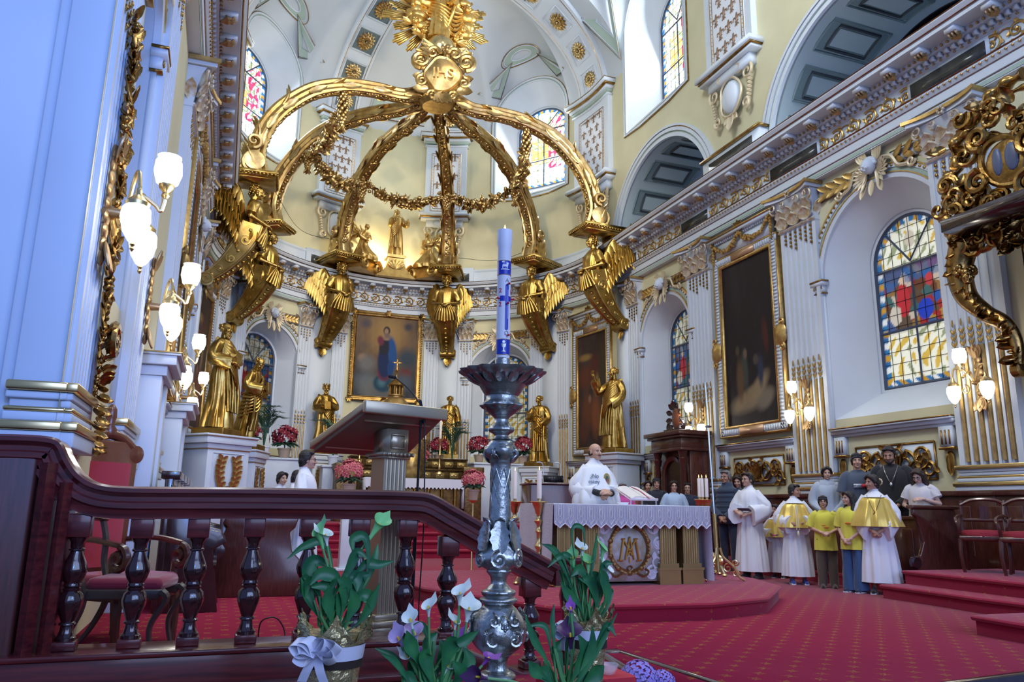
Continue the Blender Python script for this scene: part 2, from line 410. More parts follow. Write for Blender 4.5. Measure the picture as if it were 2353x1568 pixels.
# ---- vault -----------------------------------------------------------------
def vault(name, a, b, n, lab):
 ss = np.linspace(a, b, n); ts = np.linspace(0, PI/2*.985, 26)
 m = M(WM); m.grid([[VP(s, t) for t in ts] for s in ss])
 o = m.build(name, [mat('vault_plaster', (.62, .66, .69), .7, var=.05, vscale=1)], smooth=60); struct(o, lab, 'ceiling'); return o
v1 = vault('ceiling', S_END_L, S_END_R, 330, 'pale grey rib vault and half dome over the choir')
def on_vault(m, s0, t0, pts, h=.02):
 """2D pts (metres across, along the meridian) near (s0,t0) on the vault"""
 return np.array([VP(s0+p[0]/max(.12, cos(t0+p[1]/RA)) if abs(s0) < HALF else s0+p[0], t0+p[1]/RA, h) for p in pts])
trimn = [0]
def trim(lab, cat='moulding'):
 trimn[0] += 1; return thing(f'trim_{trimn[0]}', lab, cat, kind='structure')
def ribband(s0, w, lab, nros=4, t0=.10):
 tr = trim(lab, 'vault rib'); ts = np.linspace(0.0, 1.42, 22)
 m = M(WM); P = []
 for t in ts:
  k = 1/max(.16, cos(t)); row = []
  for dx, of in ((-w/2, .0), (-w/2, .12), (w/2, .12), (w/2, 0)):
   z0 = 14.35; s = s0+dx*k; row.append((s, z0+(ZAP-z0)*sin(t)-of*sin(t), RA*(1-cos(t))+of*cos(t)))
  P.append(row)
 m.m = 0; m.loft(P, closed=False, caps=False)
 def rp(dx, t, of):
  k = 1/max(.16, cos(t)); return (s0+dx*k, 14.35+(ZAP-14.35)*sin(t)-of*sin(t), RA*(1-cos(t))+of*cos(t))
 m.m = 1
 for sx in (-1, 1): m.tube([rp(sx*(w/2-.1), t, .125) for t in ts], .016, 4)
 m.build('rib_band', [WHITE, GOLDD], tr, smooth=40)
 for i in range(nros):
  t = t0+.07+i*.265; g = M(WM); q = .40; dt = q/RA*1.3
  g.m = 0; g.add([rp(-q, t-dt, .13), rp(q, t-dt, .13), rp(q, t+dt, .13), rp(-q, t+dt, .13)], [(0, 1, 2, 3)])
  g.m = 1
  c = [(-q, -dt), (q, -dt), (q, dt), (-q, dt)]
  for j in range(4):
   a, b = c[j], c[(j+1) % 4]; g.tube([rp(a[0], t+a[1], .15), rp(b[0], t+b[1], .15)], .028, 4)
  g.m = 2
  for rr, nn, hh in ((.34, 14, .17), (.22, 10, .21)):
   for k in range(nn):
    al = 2*PI*k/nn; e = [rp(cos(al)*rr*f+sin(al)*x, t+(sin(al)*rr*f-cos(al)*x)/RA*1.3, hh+of) for f, x, of in ((.2, 0, .02), (.7, -.06, .03), (1, 0, -.01), (.7, .06, .03), (.65, 0, .06))]
    g.add(e, [(0, 1, 4), (1, 2, 4), (2, 3, 4), (3, 0, 4)])
  g.tube([rp(0, t, .15), rp(0, t, .27)], [.05, .03], 8)
  g.build('rosette', [mat('coffer_green_shade', (.15, .19, .19), .7), WHITE, GOLDP], tr, smooth=0)  # green plate is flat; its darkness paints in the shade of a recess
  g = M(WM); t2 = t+.135
  g.add([rp(-.32, t2-.008, .135), rp(.32, t2-.008, .135), rp(.32, t2+.008, .135), rp(-.32, t2+.008, .135)], [(0, 1, 2, 3)])
  g.build('slot', [GOLDD], tr, smooth=0)
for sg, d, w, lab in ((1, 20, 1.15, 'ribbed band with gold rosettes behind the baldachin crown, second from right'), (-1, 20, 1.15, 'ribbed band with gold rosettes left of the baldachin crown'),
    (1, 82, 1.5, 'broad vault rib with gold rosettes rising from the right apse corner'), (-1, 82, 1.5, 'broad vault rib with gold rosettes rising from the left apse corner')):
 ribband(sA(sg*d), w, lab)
# green painted ovals, triangles and panels of the vault
def vpanel(lab, s0, t0, outer, inner=None, cat='vault panel'):
 tr = trim(lab, cat); m = M(WM); O = on_vault(m, s0, t0, outer, .03); n = len(outer); c = np.mean(outer, 0)
 I_ = on_vault(m, s0, t0, inner if inner is not None else c+(np.array(outer)-c)*.02, .03)
 m.m = 0; m.grid([O, I_], cv=True); m.m = 1
 m.tube(on_vault(m, s0, t0, outer, .03), .022, 4, closed=True)
 if inner is not None: m.tube(I_, .022, 4, closed=True)
 m.m = 2; m.tube(on_vault(m, s0, t0, c+(np.array(outer)-c)*1.12, .03), .014, 4, closed=True)
 m.build('painted_panel', [SAGE, WHITE, GOLDD], tr)
def ovalp(a, b, n=28): return np.array([(a*cos(k*2*PI/n), b*sin(k*2*PI/n)) for k in range(n)])
for sg, wd in ((1, 'right'), (-1, 'left')):
 vpanel(f'green oval panel of the vault above the {wd} apse window', sA(sg*50), .42, ovalp(.70, .6), ovalp(.40, .32))
 for dx, dd in ((-1.15, 'inner'), (1.15, 'outer')):
  T = np.array([(dx*.50, .42), (dx*1.50, .55), (dx*1.02, -1.2)]); T2 = T.mean(0)+(T-T.mean(0))*.35
  vpanel(f'green triangle panel on the {dd} side of the {wd} vault oval', sA(sg*51), .30, [p*np.array([sg, 1]) for p in T], [p*np.array([sg, 1]) for p in T2])
vpanel('green rectangular vault panel between the two central ribs', sA(0), .22, [(-.95, -.55), (.95, -.55), (.8, .6), (-.8, .6)], [(-.55, -.3), (.55, -.3), (.45, .35), (-.45, .35)])
for i, Y in enumerate((18.9, 13.5)):
 T = np.array([(-.75, 1.6), (.75, 1.6), (0, -.9)])
 vpanel(('green triangle of the right vault web above the apse corner', 'green triangle of the right vault web above the fleur-de-lis pier')[i], sR(Y), .3, T, T.mean(0)+(T-T.mean(0))*.45)
# ---- entablature: architrave, scroll frieze, dentils, modillions, cornice ----
ENT = [(0, 7.44), (.16, 7.44), (.16, 7.56), (.19, 7.57), (.19, 7.72), (.22, 7.73), (.27, 7.80), (.27, 7.84), (.13, 7.86), (.13, 8.24), (.18, 8.27), (.20, 8.30),
  (.20, 8.36), (.32, 8.37), (.34, 8.42), (.34, 8.45), (.64, 8.45), (.64, 8.53), (.67, 8.54), (.72, 8.60), (.72, 8.63), (.3, 8.68), (0, 8.70)]
def entab(a, b, lab, nm, du=.3):
 tr = trim(lab, 'cornice'); m = M(WM); ss = np.linspace(a, b, max(2, int((b-a)/du)))
 prof = np.array(ENT); m.loft([np.c_[np.full(len(prof), s), prof[:, 1], prof[:, 0]] for s in ss], caps=True); m.build('cornice', [WHITE], tr, smooth=25)
 m = M(WM)
 for hh, vv, r in ((.20, 7.73, .012), (.28, 7.84, .012), (.66, 8.535, .014), (.725, 8.63, .01), (.165, 7.565, .008)):
  m.tube([(s, vv, hh) for s in ss], r, 4)
 m.build('gold_fillet', [GOLDD], tr)
 m = M(WM); m.loft([[(s, 7.46, .163), (s, 7.53, .163), (s, 7.53, .17), (s, 7.46, .17)] for s in ss]); m.build('green_band', [SAGE], tr)
 m = M(WM)
 for s in np.arange(a+.05, b, .13): ubox(m, s, s+.07, 8.29, 8.355, .2, .29)
 m.build('dentil_course', [WHITE], tr, smooth=0)
 m = M(WM)
 for s in np.arange(a+.05, b, .105): m.ell((s, 8.40, .355), (.028, .03, .022), 5, 4); m.ell((s, 7.79, .26), (.03, .026, .02), 5, 4)
 for s in np.arange(a+.05, b, .13): m.ell((s, 8.265, .2), (.03, .022, .02), 5, 4)
 m.build('bead_course', [mat('antique_gilding', (.42, .27, .13), .4, .8)], tr)
 m = M(WM); rinceau(m, a+.05, b-.05, 8.05, .17, .145, .40, .022); k_ = int((b-a)/.40); us_ = np.linspace(a+.05, b-.05, k_*6+1); m.tube([(u, 8.05+.13*cos(PI*(u-a-.05)/((b-a-.1)/k_)), .142) for u in us_], .014, 4); m.build('scroll_frieze', [GOLD], tr)
 # modillions under the soffit
 k = max(1, int((b-a)/.62)); g = M(WM); w = M(WM)
 for i in range(k):
  s = a+(i+.5)*(b-a)/k
  w.m = 0; ubox(w, s-.085, s+.085, 8.37, 8.45, .34, .60)
  for sx in (-.06, 0, .06):
   q = spiral(.5, 8.375, .085, PI/2, 1.2, 12, .8); g.tube(np.c_[np.full(12, s+sx), q[:, 1], q[:, 0]], .022, 4, up=(1, 0, 0))
  g.leaf((s, 8.36, .55), (0, -.15, -1), (0, -1, 0), .22, .15, .3, 3, n=4)
 w.build('modillion_block', [WHITE], tr, smooth=0); g.build('modillion_scroll', [mat('antique_gilding', (.42, .27, .13), .4, .8)], tr)
 return tr
entab(-HALF, HALF, 'white apse cornice with gilded scroll frieze under the saints', 'a')
er = entab(HALF, S_END_R, 'white right wall cornice with gilded scroll frieze and modillions', 'r')
el = entab(S_END_L+1.2, -HALF, 'white left wall cornice seen from below, with gilded modillions', 'l')
# dark marble inserts of the frieze above the pilasters
for i, (par, ss, w) in enumerate(((er, sR(15.15), .62), (er, sR(11.6), .75), (er, sR(8.0), .75), (er, sR(18.35), .4))):
 m = M(WM); m.m = 0; ubox(m, ss-w, ss+w, 7.88, 8.22, .12, .165); m.m = 1; ubox(m, ss-w+.06, ss+w-.06, 7.93, 8.17, .165, .175)
 m.build('marble_insert', [WHITE, mat('dark_green_marble', (.075, .075, .065), .2, var=.5, vscale=5)], par, smooth=0)
# ---- pilasters --------------------------------------------------------------
BASEP = [(.0, 1.40), (.17, 1.40), (.17, 1.50), (.15, 1.52), (.13, 1.58), (.12, 1.66), (.11, 1.74), (.09, 1.80), (0, 1.80)]
def pilaster(u, w, lab, nf=6, h=.12, tongue=True, btm=1.8, gold_top=3.55, drop=6.60):
 root = thing('pilaster', lab, 'pilaster', kind='structure')
 # base: stacked mouldings with gold rolls
 m = M(WM); m.m = 0
 for v0, v1, e in ((1.38, 1.48, .07), (1.54, 1.60, .04), (1.68, 1.73, .03)): ubox(m, u-w/2-e, u+w/2+e, v0, v1, 0, h+e)
 m.m = 1
 for v0, v1, e in ((1.48, 1.54, .09), (1.60, 1.63, .045), (1.73, 1.79, .06)): ubox(m, u-w/2-e, u+w/2+e, v0, v1, 0, h+e)
 m.m = 0; ubox(m, u-w/2-.02, u+w/2+.02, 1.63, 1.68, 0, h+.02)
 m.build('base', [WHITE, BRASS], root, smooth=0, bev=.012)
 # fluted shaft
 sec = [(u-w/2, 0), (u-w/2, h)]; fw = w*.86/nf; cs = []
 for i in range(nf):
  c = u-w*.43+fw*(i+.5); cs.append(c); r = fw*.36
  sec += [(c-r*cos(t), h-r*.75*sin(t)) for t in np.linspace(0, PI, 7)]
 sec += [(u+w/2, h), (u+w/2, 0)]; sec = np.array(sec)
 m = M(WM); m.loft([np.c_[sec[:, 0], np.full(len(sec), v), sec[:, 1]] for v in (1.79, 3.5, 5.0, 6.68)]); m.build('fluted_shaft', [WHITE], root, smooth=30)
 r = fw*.33
 if tongue:
  m = M(WM)
  for c in cs:
   m.tube([(c, 1.84, h-.012), (c, gold_top, h-.012)], r*.72, 6);
   for k in range(3):
    for sx in (-1, 1): m.ell((c+sx*r*.42, gold_top+.07+k*.1, h+.012), (r*.45, .062, .018), 5, 4, rz=-sx*.5)
   m.ell((c, gold_top+.40, h+.012), (r*.35, .075, .016), 5, 4)
  m.build('gold_fluting', [GOLD], root)
 m = M(WM)
 for i, c in enumerate(cs):
  for k in range(3+(i*7 % 3)): m.ell((c, drop-.0*i-k*.085, h-.005), (r*.62, .034, .022), 6, 4)
 m.build('gold_drop', [GOLDD], root)
 # capital
 m = M(WM); m.m = 0
 W0 = w/2; m.loft([[(u-a, v, 0), (u-a, v, d), (u+a, v, d), (u+a, v, 0)] for v, a, d in ((6.74, W0*.98, h), (7.0, W0*.99, h+.03), (7.2, W0*1.05, h+.08), (7.3, W0*1.12, h+.14))])
 ubox(m, u-W0*1.02, u+W0*1.02, 6.68, 6.74, 0, h+.03)
 n = 9
 for v0, v1, e, mi in ((7.31, 7.37, .0, 0), (7.37, 7.43, .05, 1)):
  m.m = mi; P = []
  for t in np.linspace(-1, 1, n):
   d = h+.15+e+.13*abs(t)**2.2; uu = u+t*(W0*1.2+e); P.append([(uu, v0, 0), (uu, v0, d), (uu, v1, d), (uu, v1, 0)])
  m.loft(P)
 m.build('capital_bell', [WHITE, GOLD], root, smooth=30)
 m = M(WM); m.tube([(u-W0*1.03, 6.70, h+.03), (u+W0*1.03, 6.70, h+.03)], .022, 5)
 for row, (v, L, cnt, of) in enumerate(((6.74, .30, 3, .0), (6.88, .34, 4, .0))):
  for i in range(cnt):
   c = u+(i-(cnt-1)/2)*w*.98/cnt*1.0
   m.leaf((c, v, h+.02), (0, 1, .12), (0, 0, 1), L, w/cnt*1.0, .55, 3, n=6, fold=.35)
 for sx in (-1, 1):
  for k, (uu, rr) in enumerate(((u+sx*W0*.98, .115), (u+sx*W0*.38, .075))):
   q = spiral(uu, 7.20, rr, -PI/2, sx*1.6, 20, .85)
   m.tube(np.c_[q, np.linspace(h+.14, h+.24, 20)], np.linspace(.024, .012, 20), 5, up=(0, 0, 1))
  m.leaf((u+sx*W0*.95, 6.80, h*.5), (sx*.25, 1, 0), (sx, 0, .3), .34, .16, .5, 3, n=5)
 for k in range(6): m.ell((u+.05*cos(k*PI/3), 7.36+.05*sin(k*PI/3), h+.2), (.03, .03, .03), 5, 4)
 m.build('capital_leaves', [mat('capital_gilding', (.74, .70, .62), .45, .3, var=.5, vscale=14, col2=(.50, .32, .12))], root)
 return root
pilaster(sR(18.35), .62, 'white fluted pilaster right of the apse corner, partly behind the angel', 4)
pilaster(sR(15.15), .98, 'white fluted pilaster left of the large dark painting on the right wall')
pilaster(sR(11.66), 1.0, 'white fluted pilaster right of the large dark painting on the right wall')
pilaster(sR(8.06), 1.02, 'white fluted pilaster right of the big stained-glass window')
for y, lab in ((15.15, 'white fluted pilaster on the left wall, behind the farthest lamp'), (11.6, 'white fluted pilaster on the left wall, behind the third lamp'), (8.1, 'white fluted pilaster on the left wall, behind the second lamp')):
 pilaster(sL(y), 1.0, lab, tongue=y > 9)
pilaster(sL(18.35), .62, 'white fluted pilaster at the left apse corner behind the statues', 4)
for d, lab in ((-28, 'slim fluted apse pilaster right of the left arched niche'), (-15.5, 'slim fluted apse pilaster left of the Madonna painting'), (16.5, 'slim fluted apse pilaster right of the Madonna painting'),
    (28.5, 'slim fluted apse pilaster left of the right arched niche'), (54.8, 'slim fluted apse pilaster right of the right arched niche'), (66.3, 'slim fluted apse pilaster left of the tall apse painting'), (-54.8, 'slim fluted apse pilaster left of the left arched niche'), (-66.3, 'slim fluted apse pilaster behind the far left saint')):
 pilaster(sA(d), .5, lab, 4, .10)
# plain piers that carry the angels
for d, lab in ((-22, 'plain white pier behind the left inner angel'), (22.4, 'plain white pier behind the right inner angel'), (60.5, 'plain white pier behind the right outer angel'), (-60.5, 'plain white pier behind the left outer angel')):
 m = M(WM); ubox(m, sA(d)-.42, sA(d)+.42, .6, 7.45, 0, .06); struct(m.build('pier', [WHITE], smooth=0), lab, 'pier')
for sg in (1, -1):
 m = M(WM); ubox(m, sg*sR(18.95)-.3, sg*sR(18.95)+.3, .6, 7.45, 0, .16); struct(m.build('pier', [WHITE], smooth=0), 'plain white corner pier at the %s end of the apse' % ('right' if sg > 0 else 'left'), 'pier')
# ---- arched niches: archivolt, imposts, cherub keystone, window, ledge -------
def arch_surround(o, lab, cherub=True, wide=1.25):
 tr = trim(lab, 'arch surround'); u, hw, sp = o['u'], o['hw'], o['spring']
 m = M(WM); p = archpath(u, hw, sp, sp, 30, False)
 m.m = 0; band(m, p, [(0, -.02), (0, .05), (.09, .06), (.09, .0)]); m.m = 1; band(m, p, [(.10, 0), (.10, .035), (.19, .035), (.19, 0)]); m.m = 2
 band(m, p, [(.085, .0), (.085, .075), (.105, .075), (.105, .0)]); band(m, p, [(.25, .0), (.25, .06), (.28, .06), (.28, .0)])
 m.m = 0; band(m, p, [(.18, 0), (.18, .05), (.255, .05), (.255, 0)])
 m.build('archivolt', [WHITE, SAGE, GOLD], tr, smooth=30)
 m = M(WM)
 for t in np.arange(.04, PI, .075*1.2/hw): m.ell((u-(hw+.218)*cos(t), sp+(hw+.218)*sin(t), .055), (.03, .03, .02), 5, 4)
 m.build('bead_course', [GOLDD], tr)
 m = M(WM)
 for sx in (-1, 1):
  a = u+sx*(hw+.10)
  m.m = 0; ubox(m, a-.16, a+.16, sp-.10, sp-.03, -.02, .13); ubox(m, a-.12, a+.12, sp-.24, sp-.10, -.02, .09); ubox(m, a-.10, a+.10, 1.4, sp-.24, -.01, .045)
  m.m = 1; ubox(m, a-.17, a+.17, sp-.03, sp+.0, -.02, .14); ubox(m, a-.13, a+.13, sp-.26, sp-.24, -.02, .10)
  for k in range(5): m.ell((a-.1+k*.05, sp-.15, .10), (.014, .035, .012), 5, 4)
 m.build('impost', [WHITE, GOLDD], tr, smooth=0)
 if not cherub: return tr
 c = sp+hw+.16
 m = M(WM); m.m = 0
 m.ell((u, c+.13, .17), (.13, .15, .13), 12); m.ell((u, c+.10, .29), (.022, .03, .03), 6); m.ell((u-.05, c+.07, .26), (.04, .035, .04), 6); m.ell((u+.05, c+.07, .26), (.04, .035, .04), 6); m.ell((u, c+.03, .26), (.03, .018, .03), 6)
 for k in range(11):
  a = PI*k/10; m.ell((u+.13*cos(a), c+.16+.12*sin(a), .15), .045, 6)
 m.build('cherub_head', [WHITE], tr, smooth=180)
 m = M(WM)
 for sx in (-1, 1):
  for k in range(9):
   a = R_(-74+k*17); m.leaf((u+sx*.10, c+.05, .10-.004*k), (sx*cos(a), sin(a), 0), (0, 0, 1), .42-.018*k, .085, .35, 0, n=6, fold=.5)
  for k in range(3):
   m.leaf((u+sx*.1, c+.22, .10), (sx*(.7-.28*k), .7+.1*k, 0), (0, 0, 1), .30, .11, .3, 2, n=5)
  q = smoothpath([(u+sx*.2, c+.24), (u+sx*.42, c+.16), (u+sx*.55, c-.05), (u+sx*.75, c-.12)], 5); scroll3(m, q, .08, .035)
  q = spiral(u+sx*.82, c-.1, .1, PI*(sx < 0), -sx*1.3, 14); scroll3(m, q, .08, .026)
 for k in range(3): m.leaf((u+(-.14+.14*k), c-.12, .1), ((k-1)*.35, -1, .1), (0, 0, 1), .34, .12, .15, 2, n=5)
 m.build('cherub_wings', [mat('white_gold_stucco', (.72, .60, .40), .45, .35)], tr)
 m = M(WM); g = M(WM)
 for sx in (-1, 1):
  a, b = sorted((u+sx*.36, u+sx*wide))
  m.m = 0; ubox(m, a, b, c-.02, c+.26, 0, .025); m.m = 1
  for v in (c-.02, c+.26): m.tube([(a, v, .025), (b, v, .025)], .012, 4)
  m.tube([(u+sx*wide, c-.02, .025), (u+sx*wide, c+.26, .025)], .012, 4)
  for k in range(4):
   for s2 in (-1, 1): g.leaf((u+sx*(.42+k*(wide-.5)/4), c+.12, .03), (sx, s2*.55, .1), (0, 0, 1), (wide-.36)*.33, .11, .25, 3, n=5)
 m.build('foliage_panel', [WHITE, GOLDD], tr, smooth=0); g.build('foliage', [GOLD], tr)
 return tr
arch_surround(ARCH_LOW[0], 'gilded arch with cherub keystone over the right apse niche', wide=1.05)
arch_surround(ARCH_LOW[1], 'gilded arch with cherub keystone over the left apse niche', wide=1.05)
arch_surround(ARCH_LOW[2], 'gilded arch with cherub keystone over the narrow right wall window', wide=1.1)
arch_surround(ARCH_LOW[3], 'gilded arch with cherub keystone over the big right wall window', wide=1.38)
arch_surround(ARCH_LOW[4], 'gilded arch with cherub keystone on the far left wall', wide=1.1)
arch_surround(ARCH_LOW[5], 'gilded beaded arch on the near left wall', cherub=True, wide=.7)
pilaster(sL(5.88), .74, 'white fluted pilaster with gold base bands nearest the viewer on the left', 6, h=.04, tongue=False, drop=4.75)
def glass_cols(nu, nv, kind, seed):
 """stained-glass colours on a grid: u across 0..1, v up 0..1"""
 rg = np.random.default_rng(seed); U, V = np.meshgrid(np.linspace(0, 1, nu), np.linspace(0, 1, nv), indexing='ij')
 C = np.empty((nu, nv, 3)); C[:] = (.80, .80, .66)
 k = np.sin(U*19+4*np.sin(V*13))*np.cos(V*23+3*np.cos(U*11)); C[k > .45] = (.62, .42, .08); C[k < -.62] = (.30, .34, .20)
 if kind == 'scene':
  pts = rg.random((70, 2))*[1, .36]+[0, .33]; pal = np.array([(.06, .10, .25), (.30, .03, .03), (.10, .07, .05), (.24, .14, .05), (.03, .09, .34), (.5, .42, .34), (.05, .12, .12), (.12, .05, .03), (.35, .22, .05)])
  cc = pal[rg.integers(0, len(pal), 70)]; d = ((U[..., None]-pts[:, 0])**2+((V[..., None]-pts[:, 1])*2)**2); i = d.argmin(-1); q = (V > .33) & (V < .70); C[q] = cc[i][q]
  sky = (V > .60) & (V < .70) & q; C[sky] = C[sky]*.4+np.array((.03, .12, .30))*.6
  for (a, b, ra, rb, col) in ((.34, .50, .09, .10, (.42, .03, .04)), (.34, .62, .04, .025, (.6, .45, .33)), (.62, .42, .10, .06, (.02, .05, .42)), (.22, .42, .08, .06, (.55, .5, .42)), (.7, .58, .05, .04, (.45, .05, .06)), (.50, .85, .07, .05, (.55, .5, .4))):
   C[((U-a)/ra)**2+((V-b)/rb)**2 < 1] = col
 if kind == 'medal':
  for r0, r1, col in ((.0, .16, (.10, .16, .10)), (.16, .2, (.45, .3, .1)), (.26, .30, (.35, .3, .15))):
   d = np.sqrt((U-.5)**2+((V-.38)*2.4)**2); C[(d >= r0) & (d < r1)] = col
 if kind == 'upper':
  C[k > .2] = (.95, .95, .95); q = (np.abs(U-.45) < .2) & (V > .3) & (V < .62); C[q & (k > -.35)] = (.80, .48, .14); q = (np.abs(U-.72) < .14) & (V > .22) & (V < .85); C[q & (k > -.05)] = (.62, .05, .14); q = np.sin(U*41+V*9)*np.cos(V*57) > .75; C[q] = (.25, .40, .55)
 bd = np.minimum(np.minimum(U, 1-U)*1.0, V*2.2); b = bd < .085; t = ((U*9).astype(int)+(V*20).astype(int)) % 3
 for i, col in enumerate(((.04, .14, .30), (.55, .30, .04), (.70, .72, .66))): C[b & (t == i)] = col
 return C
def stained(n, o, kind, seed, lab, estr, lead=True, dim=1.0):
 w = struct(thing(f'window_{n}', lab, 'window'), lab, 'window')
 u, hw, s0, sp, h = o['u'], o['hw2'], o['sill2'], o['spr2'], o['dp']-.02
 nu, nv = 60, 120; top = sp+hw; us = np.linspace(-1, 1, nu); m = M(WM); P = np.empty((nu, nv, 3))
 for i, a in enumerate(us):
  vt = sp+hw*sqrt(max(0, 1-a*a)); P[i, :, 0] = u+a*hw; P[i, :, 1] = np.linspace(s0, max(vt, s0+.1), nv); P[i, :, 2] = h
 C = glass_cols(160, 240, kind, seed)
 iu = np.clip(((P[..., 0]-u+hw)/(2*hw)*159).astype(int), 0, 159); iv = np.clip(((P[..., 1]-s0)/(top-s0)*239).astype(int), 0, 239)
 CC = (C[iu, iv]*dim); X_ = P[..., 0]-u; V_ = P[..., 1]; dd = np.where(V_ > sp, hw-np.hypot(X_, V_-sp), hw-np.abs(X_)); dd = np.minimum(dd, V_-s0); pos = ((np.where(V_ > sp, np.arctan2(V_-sp, X_)*hw, V_-sp)+X_*(dd == V_-s0))*9).astype(int) % 4
 pal = np.array([(.03, .13, .32), (.52, .28, .03), (.03, .16, .36), (.70, .72, .70)])*dim; bq = (dd > .05) & (dd < .15); CC[bq] = pal[pos][bq]; CC[dd <= .05] = np.array((.03, .12, .28))*dim
 m.grid(P); m.build('stained_glass', [attrmat(f'stained_glass_{estr}', .15, estr)], w, smooth=0, col=CC.reshape(-1, 3))
 m = M(WM); b = archpath(u, hw-.02, s0+.02, sp); hh = h+.03
 m.tube(np.c_[b, np.full(len(b), hh)], .035, 4, closed=True, up=(0, 0, 1))
 m.tube([(u, s0, hh), (u, s0+(top-s0)*.70, hh)], .022, 4)
 for f in (.33, .70):
  v = s0+(top-s0)*f; m.tube([(u-hw, v, hh), (u+hw, v, hh)], .024, 4)
 for sx in (-1, 1): m.tube([(u, s0+(top-s0)*.72, hh), (u+sx*hw*.62, sp+hw*.72, hh)], .02, 4)
 m.build('window_frame', [mat('blue_grey_frame', (.06, .08, .13), .4)], w)
 m = M(WM)
 for f in np.linspace(0, 1, 15)[1:-1]:
  v = s0+(top-s0)*f; x = hw if v < sp else hw*sqrt(max(0, 1-((v-sp)/hw)**2)); m.tube([(u-x, v, h+.012), (u+x, v, h+.012)], .006, 3)
 for f in np.linspace(-1, 1, 9)[1:-1]: m.tube([(u+f*hw, s0, h+.012), (u+f*hw, sp+hw*sqrt(1-f*f), h+.012)], .006, 3)
 m.build('leading', [DARK], w); return w
stained(1, ARCH_LOW[3], 'scene', 3, 'big stained-glass window with a crowd scene on the right wall', .55)
stained(2, ARCH_LOW[2], 'scene', 5, 'narrow stained-glass window beside the wooden throne', .38, dim=.8)
stained(3, ARCH_LOW[0], 'medal', 6, 'stained-glass window behind the right apse saint', .22, dim=.75)
stained(4, ARCH_LOW[1], 'scene', 8, 'dark stained-glass window behind the far left saints', .06, dim=.5)
stained(5, WIN_UP[0], 'upper', 9, 'bright upper apse window right of the baldachin', 2.2)
stained(6, WIN_UP[1], 'upper', 10, 'upper apse window at the left edge of the dome', 1.6)
stained(7, WIN_UP[2], 'upper', 11, 'tall clerestory window above the right tribune arch', 2.0)
stained(8, WIN_UP[3], 'upper', 12, 'clerestory window nearest the viewer, above the near tribune arch', 2.0)
stained(9, ARCH_LOW[4], 'medal', 13, 'stained-glass window on the far left wall', .1, dim=.5)
def winframe(o, lab):
 tr = trim(lab, 'window surround'); m = M(WM); p = archpath(o['u'], o['hw'], o['sill'], o['spring'])
 for a, b, hh, mi in ((0, .05, .04, 0), (.055, .085, .03, 1), (.09, .16, .05, 0), (.165, .185, .04, 2)):
  m.m = mi; band(m, p, [(a, 0), (a, hh), (b, hh), (b, 0)], closed=True)
 m.build('moulding', [WHITE, SAGE, GOLDD], tr, smooth=30)
for o, l in zip(WIN_UP, ('white and green surround of the bright upper apse window', 'white and green surround of the left upper apse window', 'white and green surround of the tall clerestory window', 'white and green surround of the nearest clerestory window')): winframe(o, l)
